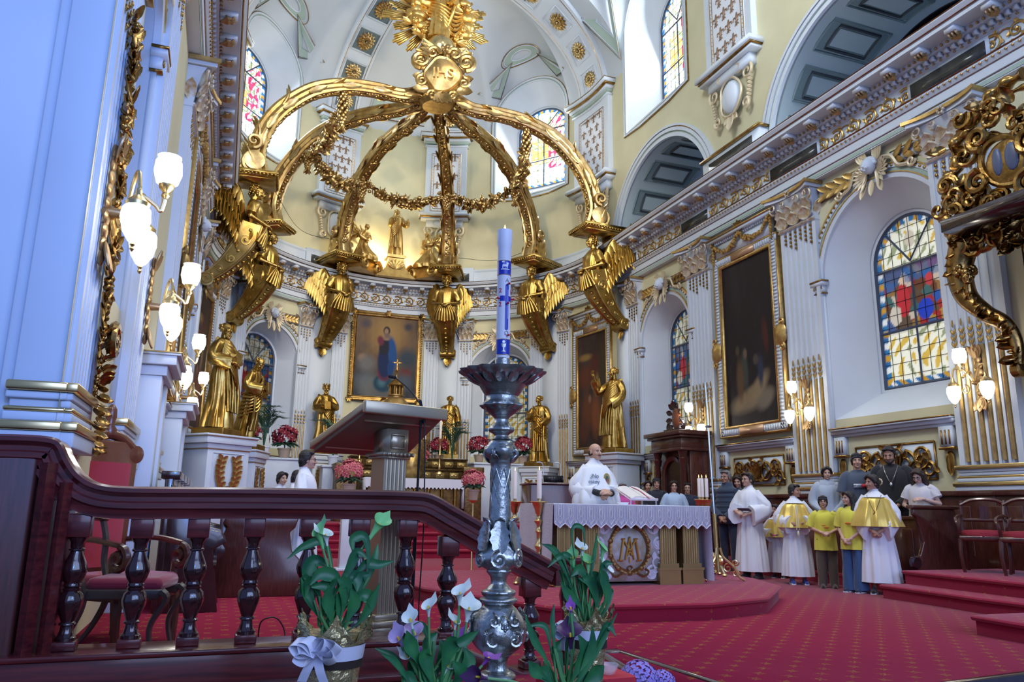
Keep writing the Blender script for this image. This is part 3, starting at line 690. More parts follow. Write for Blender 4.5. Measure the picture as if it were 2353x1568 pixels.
# ---- tribune arches with coffered barrel soffits ------------------------------
def tribune(o, lab):
 tr = trim(lab, 'tribune arch'); u, hw, sp = o['u'], o['hw'], o['spring']; m = M(WM)
 p = archpath(u, hw, sp, sp, 36, False)
 for a, b, hh, mi in ((0, .10, .07, 0), (.10, .15, .05, 1), (.15, .24, .09, 0), (.24, .27, .06, 2), (.27, .33, .10, 0)):
  m.m = mi; band(m, p, [(a, -.05), (a, hh), (b, hh), (b, -.05)])
 m.build('archivolt', [WHITE, SAGE, GOLDD], tr, smooth=30)
 D = 2.1; m = M(WM); soff = mat('soffit_grey_green', (.44, .52, .53), .7)
 th = np.linspace(0, PI, 37); f = lambda t, h, e=0: (u-(hw-e)*cos(t), sp+(hw-e)*sin(t), h)
 m.m = 0; m.grid([[f(t, h) for t in th] for h in (0, -D)])
 m.m = 0
 for i in range(7):
  t0, t1 = PI*(i+.16)/7, PI*(i+.84)/7
  for (a, b, e, mi) in ((.30, .30, .03, 1), (.52, .52, .07, 2)):
   tt = np.linspace(t0+(b-.30)*.18, t1-(b-.30)*.18, 6); ring = [f(t, -a, e*.4) for t in tt]+[f(t, -(D-a), e*.4) for t in tt[::-1]]
   m.m = mi; m.tube(ring, .03+.0*e, 4, closed=True)
  m.m = 1; tt = np.linspace(t0+.02, t1-.02, 5); m.grid([[f(t, h, .012) for t in tt] for h in (-.33, -(D-.33))])
  tt = np.linspace(t0+.07, t1-.07, 5); m.m = 0; m.grid([[f(t, h, .03) for t in tt] for h in (-.58, -(D-.58))])
 m.build('coffered_soffit', [soff, mat('coffer_dark_green', (.20, .27, .27), .7), mat('coffer_line', (.05, .06, .07), .6)], tr, smooth=30)
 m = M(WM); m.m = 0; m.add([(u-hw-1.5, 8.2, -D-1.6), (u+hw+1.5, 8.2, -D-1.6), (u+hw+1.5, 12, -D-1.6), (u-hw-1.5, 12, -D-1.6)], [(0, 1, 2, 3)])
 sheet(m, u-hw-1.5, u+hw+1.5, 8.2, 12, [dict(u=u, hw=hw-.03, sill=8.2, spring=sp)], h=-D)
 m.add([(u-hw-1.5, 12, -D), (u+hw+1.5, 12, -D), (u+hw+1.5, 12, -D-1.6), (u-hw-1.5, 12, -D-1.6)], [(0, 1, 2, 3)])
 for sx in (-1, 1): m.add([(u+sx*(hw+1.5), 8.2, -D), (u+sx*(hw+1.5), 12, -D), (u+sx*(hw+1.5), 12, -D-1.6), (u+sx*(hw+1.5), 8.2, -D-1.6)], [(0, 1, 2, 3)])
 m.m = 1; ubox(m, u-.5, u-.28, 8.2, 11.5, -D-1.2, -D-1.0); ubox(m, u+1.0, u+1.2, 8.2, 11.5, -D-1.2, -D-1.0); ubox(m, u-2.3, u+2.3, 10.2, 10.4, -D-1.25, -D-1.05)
 m.build('dark_gallery', [mat('gallery_shade_black', (.02, .018, .025), .9), mat('gallery_timber', (.07, .035, .02), .6)], tr, smooth=0)  # near-black walls put the unlit depth of the gallery into the colour
 m = M(WM); ubox(m, u-hw-.2, u+hw+.2, 8.3, 8.55, -D, .02); m.build('gallery_floor', [WHITE], tr, smooth=0)
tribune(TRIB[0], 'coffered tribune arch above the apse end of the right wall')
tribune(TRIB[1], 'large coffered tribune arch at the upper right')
# ---- upper piers with fleur-de-lis panels --------------------------------------
def fleur(m, u, v, h, s):
 m.ell((u, v+.06*s, h), (.032*s, .085*s, .008), 6, 5)
 for sx in (-1, 1):
  q = smoothpath([(u, v-.02*s), (u+sx*.03*s, v+.05*s), (u+sx*.075*s, v+.055*s), (u+sx*.085*s, v+.01*s)], 3); scroll3(m, q, h, np.linspace(.018, .012, len(q))*s, n=4)
  m.tube([(u, v-.03*s, h), (u+sx*.045*s, v-.085*s, h)], [.014*s, .008*s], 4)
 m.ell((u, v-.06*s, h), (.018*s, .05*s, .008), 5, 4); m.ell((u, v-.015*s, h), (.055*s, .012*s, .01), 6, 4)
def upper_pier(u, w, lab, v0=11.32, v1=13.9, cols=3, rows=6, cap=True, s=1.3):
 root = thing('upper_pier', lab, 'pier', kind='structure'); m = M(WM); m.m = 0
 ubox(m, u-w/2, u+w/2, v0, v1+.1, 0, .16); m.m = 0
 a, b = u-w*.36, u+w*.36; c, d = v0+.12, v1-.25
 m.m = 2; ubox(m, a-.02, b+.02, c-.02, d+.02, .16, .172); m.m = 1
 for e in (0, .09):
  loop = [(a+e, c+e), (b-e, c+e), (b-e, d-e), (a+e, d-e)]
  for i in range(4): m.tube([(*loop[i], .175), (*loop[(i+1) % 4], .175)], .011, 4)
 for x in np.arange(a+.05, b, .11):
  for y in (c+.045, d-.045): m.ell((x, y, .178), (.014, .014, .008), 5, 4)
 for y in np.arange(c+.05, d, .11):
  for x in (a+.045, b-.045): m.ell((x, y, .178), (.014, .014, .008), 5, 4)
 m.build('shaft', [WHITE, GOLDD, mat('white_panel', (.80, .82, .86), .5)], root, smooth=30)
 m = M(WM)
 for j in range(rows):
  for i in range(cols):
   x = a+.16+(i+.5+(.25 if j % 2 else -.25))*(b-a-.32)/cols; fleur(m, x, c+.25+j*(d-c-.42)/(rows-1), .178, s)
 m.build('fleur_de_lis_pattern', [mat('brown_gold_paint', (.30, .19, .12), .5, .3)], root)
 if cap:
  m = M(WM)
  for v, vv, e, mi in ((v1+.02, v1+.08, .05, 0), (v1+.14, v1+.22, .06, 2), (v1+.22, v1+.32, .12, 0), (v1+.32, v1+.36, .20, 1), (v1+.36, v1+.48, .24, 0), (v1+.48, v1+.50, .25, 1)):
   m.m = mi; ubox(m, u-w/2-e, u+w/2+e, v, vv, 0, .16+e)
  m.build('cap_moulding', [WHITE, GOLDD, SAGE], root, smooth=0)
 m = M(WM)
 for v, vv, e, mi in ((v0-.12, v0, .20, 0), (v0-.16, v0-.12, .16, 1), (v0-.24, v0-.16, .12, 0), (v0-.5, v0-.24, -.08, 0)):
  m.m = mi; ubox(m, u-w/2-e, u+w/2+e, v, vv, 0, .16+e*1.2 if e > 0 else .2)
 m.build('corbel_ledge', [WHITE, GOLDD], root, smooth=0)
 # cartouche bracket: shield framed by volutes and fruit drops
 m = M(WM); y = v0-.95
 m.m = 0; m.ell((u, y, .12), (w*.2, .42, .16), 16)
 m.m = 1
 sh = [(u+w*.22*cos(t)*(1+.12*cos(3*t)), y+.48*sin(t)) for t in np.linspace(0, 2*PI, 29)[:-1]]; m.tube(np.c_[sh, np.full(28, .17)], .035, 5, closed=True, up=(0, 0, 1))
 for sx in (-1, 1):
  for (cx_, cy_, rr, a0, tn) in ((.36, .32, .2, PI/2, 1.4), (.30, -.42, .14, -PI/2, -1.3), (.2, .56, .12, 0, 1.2)):
   q = spiral(u+sx*w*cx_, y+cy_, rr, a0, -sx*tn, 18, .8); scroll3(m, q, .16, np.linspace(.05, .025, 18))
  for k in range(7): m.ell((u+sx*w*(.40-.01*k), y+.18-k*.085, .13), (.07-.005*k, .055, .07), 6, 5)
  m.leaf((u+sx*.1, y+.5, .15), (sx, .35, 0), (0, 0, 1), .4, .18, .3, 3, n=5); m.leaf((u+sx*.05, y-.45, .15), (sx*.7, -.7, 0), (0, 0, 1), .3, .14, .3, 3, n=5)
 m.leaf((u, y-.42, .15), (0, -1, .1), (0, 0, 1), .5, .22, .25, 4, n=6)
 m.build('cartouche_bracket', [WHITE, mat('white_gold_stucco', (.72, .60, .40), .45, .35)], root)
upper_pier(sA(-20), 1.5, 'fleur-de-lis pier of the apse left of the middle, behind the garland')
upper_pier(sA(19.5), 1.5, 'fleur-de-lis pier of the apse right of the middle, behind the central rib')
upper_pier(sA(82), 2.0, 'fleur-de-lis pier at the right end of the apse'); upper_pier(sA(-82), 2.0, 'fleur-de-lis pier at the left end of the apse')
upper_pier(sR(13.5), 1.75, 'fleur-de-lis pier between the two tribune arches', v0=11.5, v1=16.8, rows=11, s=1.55)
m = M(WM); m.m = 0; u = sR(13.45); ubox(m, u-1.05, u+1.05, 8.6, 9.25, 0, .3); m.m = 2; ubox(m, u-1.1, u+1.1, 9.25, 9.3, 0, .36); m.m = 1; ubox(m, u-.8, u+.8, 8.74, 9.14, .3, .31)
struct(m.build('parapet_block', [WHITE, mat('dark_green_marble', (.075, .075, .065), .2, var=.5, vscale=5), GOLDD], smooth=0), 'white parapet block with dark marble panel between the tribune arches', 'parapet')
m = M(WM); ss = np.linspace(-HALF, HALF, 60); m.loft([[(s, 8.6, 0), (s, 8.6, .10), (s, 9.15, .10), (s, 9.2, .14), (s, 9.25, .14), (s, 9.25, 0)] for s in ss]);
struct(m.build('plinth_course', [WHITE], smooth=30), 'white plinth course above the apse cornice', 'plinth')
for d in (-22, 22.4):
 m = M(WM); ubox(m, sA(d)-.85, sA(d)+.85, 8.6, 9.3, .08, .22); m.m = 1; ubox(m, sA(d)-.7, sA(d)+.7, 8.8, 9.1, .22, .23)
 struct(m.build('plinth_block', [WHITE, mat('dark_green_marble', (.075, .075, .065), .2, var=.5, vscale=5)], smooth=0), 'dark panelled plinth block behind the %s inner baldachin rib' % ('left' if d < 0 else 'right'), 'plinth')
# ---- dado zone: ledges, gilded scroll panels, consoles ---------------------------
def ledge_bay(u0, u1, lab, v=2.5, panel=True, pv=(1.62, 2.2), proj=.16):
 tr = trim(lab, 'ledge'); m = M(WM)
 for a, b, e, mi in ((v-.14, v-.09, proj*.45, 0), (v-.09, v-.03, proj*.8, 0), (v-.03, v+.0, proj*1.1, 0), (v, v+.022, proj*1.15, 1)):
  m.m = mi; ubox(m, u0, u1, a, b, 0, e)
 m.build('ledge_moulding', [WHITE, GOLDD], tr, smooth=0)
 m = M(WM); g = M(WM)
 for uu in (u0+.16, u1-.16):
  m.m = 0; ubox(m, uu-.12, uu+.12, v-.46, v-.14, 0, .10); m.m = 1; ubox(m, uu-.13, uu+.13, v-.50, v-.46, 0, .12)
  for k in (-.07, 0, .07): m.tube([(uu+k, v-.20, .105), (uu+k, v-.42, .105)], .014, 5)
  m.leaf((uu, v-.52, .03), (0, -1, 0), (0, 0, 1), .4, .14, .1, 4, n=6)
 m.build('console', [WHITE, GOLDD], tr, smooth=0)
 if panel:
  a, b = u0+.45, u1-.45; c = (a+b)/2; v0, v1 = pv; vc = (v0+v1)/2
  m = M(WM); m.m = 0; ubox(m, a, b, v0, v1, 0, .012); m.m = 1
  L = [(a, v0), (b, v0), (b, v1), (a, v1)]
  for i in range(4): m.tube([(*L[i], .015), (*L[(i+1) % 4], .015)], .022, 4)
  m.build('panel_back', [WHITE, GOLDD], tr, smooth=0)
  hw = (b-a)/2; hv = (v1-v0)/2
  for sx in (-1, 1):
   for (cx_, cy_, rr, a0, tn) in ((.34, -.15, .27, PI/2, 1.5), (.70, .22, .24, -PI/2, -1.5), (.86, -.5, .16, PI/2, 1.3), (.16, .45, .15, -PI/2, 1.3)):
    q = spiral(c+sx*hw*cx_, vc+hv*cy_, rr*hw if rr*hw < hv*.8 else hv*.8, a0, -sx*tn, 22, .82); scroll3(g, q, .05, np.linspace(.032, .018, 22))
    for k in (3, 8, 13):
     d = q[k+1]-q[k]; o = np.array([-d[1], d[0]])*sx; g.leaf((*q[k], .05), (*(d+o), 0), (0, 0, 1), .16, .09, .3, 2, n=4)
   q = smoothpath([(c, vc-hv*.7), (c+sx*hw*.3, vc-hv*.55), (c+sx*hw*.55, vc), (c+sx*hw*.9, vc+hv*.5)], 6); scroll3(g, q, .05, .026)
  for k in range(5): g.leaf((c, vc-hv*.5, .05), ((k-2)*.45, 1, 0), (0, 0, 1), hv*1.2, .14, .25, 3, n=5)
  g.build('gilded_scrollwork', [GOLDD], tr)
 return tr
ledge_bay(sR(14.65), sR(12.15), 'ledge and gilded scroll panel below the dark painting')
ledge_bay(sR(11.15), sR(8.62), 'ledge and gilded scroll panel below the big stained-glass window', v=2.55)
ledge_bay(sR(18.0), sR(15.65), 'ledge behind the wooden throne on the right wall')
ledge_bay(sA(30.5), sA(52.5), 'ledge and gilded scroll panel below the right apse niche'); ledge_bay(sA(-52.5), sA(-30.5), 'ledge and gilded scroll panel below the left apse niche')
ledge_bay(sA(-13.5), sA(14), 'ledge behind the high altar', panel=False); ledge_bay(sA(68), sR(19.3), 'ledge below the tall apse painting', panel=False)
ledge_bay(sL(15.6), sL(18.0), 'ledge on the far left wall'); ledge_bay(sL(12.1), sL(14.65), 'ledge on the left wall behind the third lamp')
# ---- floor, dais, steps -----------------------------------------------------------
def carpet(name, base, dark, fleck, cell=.24):
 m = bpy.data.materials.new(name); m.use_nodes = True; nt = m.node_tree; b = nt.nodes['Principled BSDF']; L = nt.links.new; N = nt.nodes.new
 b.inputs['Roughness'].default_value = .95; b.inputs['Sheen Weight'].default_value = .2; b.inputs['Specular IOR Level'].default_value = .1
 tc = N('ShaderNodeTexCoord'); mp = N('ShaderNodeMapping'); mp.inputs['Scale'].default_value = (1/cell, 1/cell, 1/.085); mp.inputs['Rotation'].default_value = (0, 0, R_(45)); L(tc.outputs['Object'], mp.inputs[0])
 v = N('ShaderNodeTexVoronoi'); v.inputs['Randomness'].default_value = 0; v.distance = 'MINKOWSKI'; v.inputs['Exponent'].default_value = .55; v.inputs['Scale'].default_value = 1; L(mp.outputs[0], v.inputs['Vector'])
 r = N('ShaderNodeValToRGB'); r.color_ramp.interpolation = 'LINEAR'; e = r.color_ramp.elements; e[0].position = .30; e[0].color = (1, 1, 1, 1); e[1].position = .42; e[1].color = (0, 0, 0, 1); L(v.outputs['Distance'], r.inputs[0])
 n = N('ShaderNodeTexNoise'); n.inputs['Scale'].default_value = 55; n.inputs['Detail'].default_value = 2; L(tc.outputs['Object'], n.inputs['Vector'])
 rn = N('ShaderNodeValToRGB'); rn.color_ramp.elements[0].position = .42; rn.color_ramp.elements[1].position = .58; L(n.outputs['Fac'], rn.inputs[0])
 mu = N('ShaderNodeMath'); mu.operation = 'MULTIPLY'; L(r.outputs[0], mu.inputs[0]); L(rn.outputs[0], mu.inputs[1])
 n2 = N('ShaderNodeTexNoise'); n2.inputs['Scale'].default_value = 140; L(tc.outputs['Object'], n2.inputs['Vector'])
 mx = N('ShaderNodeMix'); mx.data_type = 'RGBA'; mx.inputs[6].default_value = (*base, 1); mx.inputs[7].default_value = (*dark, 1); L(n2.outputs['Fac'], mx.inputs[0])
 m2 = N('ShaderNodeMix'); m2.data_type = 'RGBA'; L(mu.outputs[0], m2.inputs[0]); L(mx.outputs[2], m2.inputs[6]); m2.inputs[7].default_value = (*fleck, 1); L(m2.outputs[2], b.inputs['Base Color'])
 return m
CARPET = carpet('red_carpet', (.36, .016, .050), (.21, .009, .028), (.34, .13, .025), .19)
m = M();
fl = [(-3.0, 4.35), (2.55, 4.35), (2.72, 4.62), (2.85, 5.6), (3.1, 5.75), (3.3, 5.3), (3.7, 4.6), (4.3, 4.1), (5.5, 4.15), (6.5, 4.6), (11, 4.6), (11, 26), (-3, 26)]
m.prism([(-6, 4.42), (2.62, 4.42), (2.80, 5.5), (3.05, 3.9), (4.2, 3.95), (5.6, 4.1), (12, 4.1), (12, 27), (-6, 27)], -.18, 0)
struct(m.build('floor', [CARPET], smooth=0), 'red patterned carpet on the choir floor', 'floor')
m = M(); m.bb((-8, -12, -.62), (14, 4.6, -.55)); struct(m.build('nave_floor', [mat('nave_stone', (.16, .13, .14), .5, var=.2)], smooth=0), 'stone floor of the nave below the choir', 'floor')
m = M()
for pts in ([(2.62, 4.36), (2.82, 5.5), (2.94, 5.5), (3.02, 3.84), (4.2, 3.88), (5.6, 4.03), (12, 4.03), (12, 4.1), (5.6, 4.1), (4.2, 3.95), (3.08, 3.92), (2.98, 5.62), (2.76, 5.62), (2.55, 4.36)],):
 m.prism(pts, -.55, .012)
struct(m.build('wooden_kerb', [WOODD], smooth=0, bev=.01), 'dark wooden edge of the choir floor', 'kerb')
def step(poly, z0, z1, lab, nose=.03):
 poly = np.array(poly, float); c = poly.mean(0); d = poly-c; L = np.linalg.norm(d, axis=1)[:, None]; g = lambda e: c+d*(1+e/L)
 m = M(); P = []
 for z, e in ((z0, 0), (z1-.05, 0), (z1-.045, nose), (z1-.02, nose+.012), (z1-.004, nose), (z1, nose-.012)): P.append(np.c_[g(e), np.full(len(poly), z)])
 m.loft(P); o = m.build('carpeted_step', [CARPET], smooth=45); return struct(o, lab, 'step')
step([(3.0, 6.95), (4.7, 6.85), (5.6, 7.15), (6.62, 8.2), (7.0, 9.2), (7.0, 11.2), (2.5, 11.2), (2.2, 10.5), (2.3, 8.9)], 0, .17, 'red carpeted dais under the altar table')
for i in range(4):
 z = .17*i; hw = 4.4-.30*i; y0 = 16.5+.45*i; n = 18
 poly = [(CX+hw*sin(t), 19.3-(19.3-y0)*cos(t)**.6 if cos(t) > 0 else 19.3) for t in np.linspace(-PI/2, PI/2, n)]+[(CX+hw, 24.8), (CX-hw, 24.8)]
 step(poly, z, z+.17, ('lowest', 'second', 'third', 'topmost')[i]+' red carpeted step before the high altar')
step([(8.15, 8.05), (8.1, 7.3), (8.0, 6.5), (8.0, 5.2), (11, 5.2), (11, 8.05)], 0, .17, 'lower red carpeted step at the right, beside the pew end')
step([(8.55, 8.05), (8.5, 7.3), (8.45, 6.5), (8.4, 5.2), (11, 5.2), (11, 8.05)], .17, .34, 'upper red carpeted step at the right, under the wooden armchair')
step([(8.95, 8.12), (10.3, 8.12), (10.3, 13.9), (8.95, 13.9)], 0, .17, 'carpeted platform behind the pew front')
step([(6.55, 5.42), (6.5, 4.9), (6.7, 4.3), (8.2, 4.2), (8.2, 5.42)], 0, .17, 'red carpeted step at the right edge of the picture')
m = M(); m.bb((10.30, 8.0, 0), (10.49, 18.2, 1.36)); m.bb((10.26, 8.0, 1.34), (10.49, 18.2, 1.42)); m.bb((10.30, 4, 0), (10.49, 8.0, 1.36)); m.bb((10.26, 4, 1.34), (10.49, 8.0, 1.42))
for y in np.arange(4.4, 18, .8): m.bb((10.28, y, .25), (10.3, y+.6, 1.2))
struct(m.build('baseboard_right', [WOOD], smooth=0, bev=.01), 'dark mahogany panelling along the foot of the right wall', 'panelling')
# chancel pier at the left edge of the picture
m = M(); m.m = 0; m.bb((-5.5, 5.62, -.3), (-1.34, 6.2, 17)); m.bb((-1.36, 5.56, -.3), (-1.26, 6.2, 17)); m.bb((-1.28, 5.50, -.3), (-.99, 6.2, 17))
for z0, z1, e, k in ((1.38, 1.48, .07, 0), (1.48, 1.54, .09, 1), (1.54, 1.60, .04, 0), (1.60, 1.63, .045, 1), (1.68, 1.73, .03, 0), (1.73, 1.79, .06, 1)): m.m = k; m.bb((-1.30, 5.50-e, z0), (-.96, 5.8, z1))
struct(m.build('wall_pier', [WHITE, BRASS], smooth=0, bev=.012), 'broad white chancel pier at the left edge', 'wall')
# ---------------------------------------------------------------- figures
ARMS = {'down': ((.25, .03, 1.13), (.25, -.06, .88)), 'clasp': ((.275, .04, 1.15), (.075, -.235, 1.06)), 'low': ((.25, .0, 1.13), (.06, -.20, .92)),
  'chest': ((.27, -.02, 1.17), (.07, -.22, 1.24)), 'hold': ((.27, .02, 1.15), (.12, -.27, 1.10)), 'out': ((.30, -.10, 1.20), (.36, -.34, 1.18)),
  'raise': ((.33, -.12, 1.27), (.34, -.26, 1.56)), 'across': ((.26, -.10, 1.17), (-.02, -.21, 1.20)), 'back': ((.24, .10, 1.13), (.20, .08, .88)), 'sit': ((.25, .0, 1.14), (.13, -.26, 1.0))}
_HEAD = {}
def head_geo(kind='m'):
 """head with brow, nose, lips, jaw and ears as one continuous surface; origin mid-head, face towards -Y"""
 if kind in _HEAD: return _HEAD[kind]
 m = M(); w = {'m': 1.0, 'f': .94, 'c': 1.0}[kind]; j = {'m': 1.0, 'f': .86, 'c': .82}[kind]
 m.ell((0, .014, .030), (.076*w, .095, .086), 20); m.ell((0, -.030, -.022), (.063*w, .062, .082), 18); m.ell((0, -.045, -.074), (.046*w*j, .042, .036*j), 14)
 m.cap((0, -.086, .010), (0, -.108, -.030), .009, .0145*j, 8); m.ell((0, -.098, -.034), (.019*j, .014, .009), 8)
 m.cap((-.036, -.077, .024), (.036, -.077, .024), .0125*j, .0125*j, 8)
 for sx in (-1, 1):
  m.ell((sx*.036*w, -.066, -.030), (.024, .022, .024), 10); m.ell((sx*.077*w, .008, -.008), (.010, .021, .031), 8)
 m.ell((0, -.0885, -.057), (.022, .011, .006), 8); m.ell((0, -.0875, -.068), (.019, .011, .006), 8); m.ell((0, -.078, -.094), (.020*j, .014, .014), 8)
 m.cap((0, .022, -.05), (0, .035, -.19), .053*j+.003, .058*j, 14)
 v, F = remesh(m, .0048, 1); f = F[0]; c = v[f].mean(1)
 mi = np.zeros(len(f), int); mi[(np.abs(c[:, 0]) < .023) & (np.abs(c[:, 2]+.063) < .011) & (c[:, 1] < -.086)] = 1
 _HEAD[kind] = (v, f, mi); return _HEAD[kind]
def hand_geo(m, w, d, nrm, tdir, s=1.0, curl=.6):
 """five-fingered hand: wrist w, finger direction d, palm normal nrm, thumb side tdir"""
 w = np.array(w, float); d = unit(d); nrm = unit(np.array(nrm, float)-d*np.dot(nrm, d)); t = np.cross(d, nrm); t = t if np.dot(t, tdir) > 0 else -t
 m.cap(w-d*.03*s, w+d*.03*s, .024*s, .030*s, 8)
 for k in (-.024, 0, .024): m.cap(w+d*.02*s+t*k*.8*s, w+d*.082*s+t*k*s, .017*s, .0125*s, 7)
 for i, (o, L, q) in enumerate(((.031, .070, .95), (.011, .080, 1.0), (-.010, .075, 1.05), (-.030, .058, 1.15))):
  p = w+d*.085*s+t*o*s; a = 0; pts = [p]
  for fr in (.45, .32, .25): a += curl*q*.75; p = p+(d*cos(a)+nrm*sin(a))*L*fr*s; pts.append(p)
  m.chain(pts, [.0095*s, .0088*s, .008*s, .007*s], 6)
 p = w+d*.025*s+t*.026*s; q1 = p+(d*.6+t*.7+nrm*.35)*.038*s; q2 = q1+(d*.85+t*.15+nrm*.45)*.034*s; q3 = q2+(d*.9-t*.1+nrm*.4)*.026*s
 m.chain([p, q1, q2, q3], [.015*s, .012*s, .010*s, .008*s], 6)
def body_mesh(pose, seat=False, slim=1.0, legs=True):
 m = M(); b = slim
 m.ell((0, .01, .95), (.165*b, .115*b, .13), 16); m.ell((0, .0, 1.12), (.145*b, .105*b, .16), 16); m.ell((0, .0, 1.30), (.165*b, .112*b, .17), 16); m.cap((-.13*b, .012, 1.395), (.13*b, .012, 1.395), .05, .05, 10)
 m.cap((0, .02, 1.40), (0, .035, 1.54), .062, .052, 12)
 for i, sx in enumerate((-1, 1)):
  e, w = pose[i]; m.chain([(sx*.160*b, .012, 1.38), e, w], [.044*b, .038, .028], 10)
  if legs:
   if seat: L = [(sx*.09, .0, .92), (sx*.11, -.42, .90), (sx*.11, -.45, .48)]
   else: L = [(sx*.09, .01, .92), (sx*.10, .0, .50), (sx*.10, .03, .09)]
   m.chain(L, [.088*b, .058, .042], 10); m.cap((L[2][0], L[2][1]+.02, L[2][2]-.05), (L[2][0]+sx*.02, L[2][1]-.17, L[2][2]-.06), .038, .03, 8)
 return m
def arms_of(la, ra):
 """arm names or ((elbow),(wrist)) in body coordinates; left = -x side as built"""
 out = []
 for sx, a in ((-1, la), (1, ra)):
  e, w = ARMS[a] if isinstance(a, str) else a; out.append(((sx*e[0], e[1], e[2]), (sx*w[0], w[1], w[2])))
 return out
def xf(v, S, lean=0, off=(0, 0, 0)):
 v = np.asarray(v)*S
 if lean: v = rot(v-np.array((0, 0, .95*S)), rx=lean)+np.array((0, 0, .95*S))
 return v+np.array(off)
def hv(v, yaw=0, pitch=0, roll=0):
 """head turn about the neck, then placed on the body"""
 p = np.array((0, .03, -.12)); return rot(rot(np.asarray(v)-p, rx=pitch, ry=roll), rz=yaw)+p
def figure(parent, mats, S=1.0, la='down', ra='down', kind='m', yaw=0, pitch=0, roll=0, seat=False, slim=1.0, legs=True, hs=1.0, curl=.6, off=(0, 0, 0), vox=.016, eyes=True, name='body', lean=0, hands=True):
 """continuous body with head and hands; mats = [skin, lips, eye white, dark]"""
 P = arms_of(la, ra); v, F = remesh(body_mesh(P, seat, min(slim, 1.0), legs), vox, 1); m = M(); m.T = lambda q: xf(q, S, lean, off)
 m.add(v, F)
 if hands:
  h = M()
  for i, sx in enumerate((-1, 1)):
   e, w = np.array(P[i][0]), np.array(P[i][1]); d = unit(w-e)
   inn = np.array((-sx, -.2, 0)) if abs(w[0]) > .15 else np.array((0, .6, -.55));
   if abs(w[0]) < .15: d = unit(d*.6+np.array((-sx*.8, 0, -.15)))
   hand_geo(h, w, d, inn, (0, -1, .5) if abs(w[0]) > .15 else (0, -.2, 1), 1.0, curl)
  v, F = remesh(h, .0062, 1); m.add(v, F)
 hvz, f, mi = head_geo(kind); q = lambda p: hv(np.asarray(p)*hs, yaw, pitch, roll)+np.array((0, -.005, 1.635+(hs-1)*.11))
 n0 = m.n; vv = q(hvz); m.add(vv, [f[mi == 0]]);
 m.m = 1; m.F.append((f[mi == 1]+n0, 1)) if (mi == 1).any() else None
 if eyes:
  for sx in (-1, 1):
   e = M(); e.ell((sx*.030, -.0755, .003), (.0135, .0105, .0075), 8); m.m = 2; [m.add(q(e.V[0]), [g for g, _ in e.F])]
   e = M(); e.ell((sx*.030, -.0845, .003), (.0062, .0030, .0066), 7); m.m = 3; m.add(q(e.V[0]), [g for g, _ in e.F])
   e = M(); e.tube(smoothpath([(sx*.013, -.089, .022), (sx*.030, -.090, .0275), (sx*.047, -.080, .022)], 3), [.003]*3+[.0042]+[.003]*3, 5); m.add(q(e.V[0]), [g for g, _ in e.F])
   e = M(); e.tube(smoothpath([(sx*.016, -.083, .0075), (sx*.030, -.0875, .0115), (sx*.045, -.077, .0075)], 3), .0022, 4); m.add(q(e.V[0]), [g for g, _ in e.F])
 o = m.build(name, mats, parent, smooth=180); o['q'] = 0; del o['q']
 return q, (lambda p: xf(p, S, lean, off)), P
def ringloft(m, lv, n=56, folds=0, seed=0, sharp=.6, tw=0, caps=True):
 """cloth shell: lv rows (z, cx, cy, rx, ry, fold amplitude)"""
 rg = np.random.default_rng(seed); a = np.arange(n)*2*PI/n; ph = rg.random(4)*6.28; R = []
 lv = smoothpath(np.array(lv, float), 4)
 for z, cx, cy, rx, ry, am in lv:
  k = np.zeros(n)
  if folds:
   k = np.sin(folds*a+ph[0]+tw*z*3+.8*np.sin(3*z+ph[1]+2*a)); k = np.sign(k)*np.abs(k)**sharp*.6+.5*np.sin((folds*1.7//1)*a+ph[2]+tw*z*5)
  # superellipse-ish cloth section
  R.append(np.stack([cx+(rx+am*k)*np.cos(a), cy+(ry+am*k)*np.sin(a), np.full(n, z)], 1))
 return m.loft(R, caps=caps)
def sleeve(m, pts, rad, n=18, folds=5, am=.008, seed=0, sag=0):
 p = smoothpath(pts, 5); r = np.interp(np.linspace(0, 1, len(p)), np.linspace(0, 1, len(rad)), rad); n0 = len(m.V)
 a = np.arange(n)*2*PI/n; T = m.T; m.T = None; m.tube(p, r, n); V = m.V[n0]; V = V.reshape(len(p), n, 3) if len(V) == len(p)*n else V
 if V.ndim == 3:
  c = p[:, None]; k = 1+am/np.maximum(r, .02)[:, None]*np.sin(folds*a+seed+4*np.linspace(0, 1, len(p))[:, None]*3); V = c+(V-c)*k[..., None]
  if sag: V[..., 2] -= np.where(V[..., 2] < c[..., 2], sag*np.linspace(0, 1, len(p))[:, None]**1.5, 0)
  V = V.reshape(-1, 3)
 m.T = T; m.V[n0] = T(V) if T else V
 return m
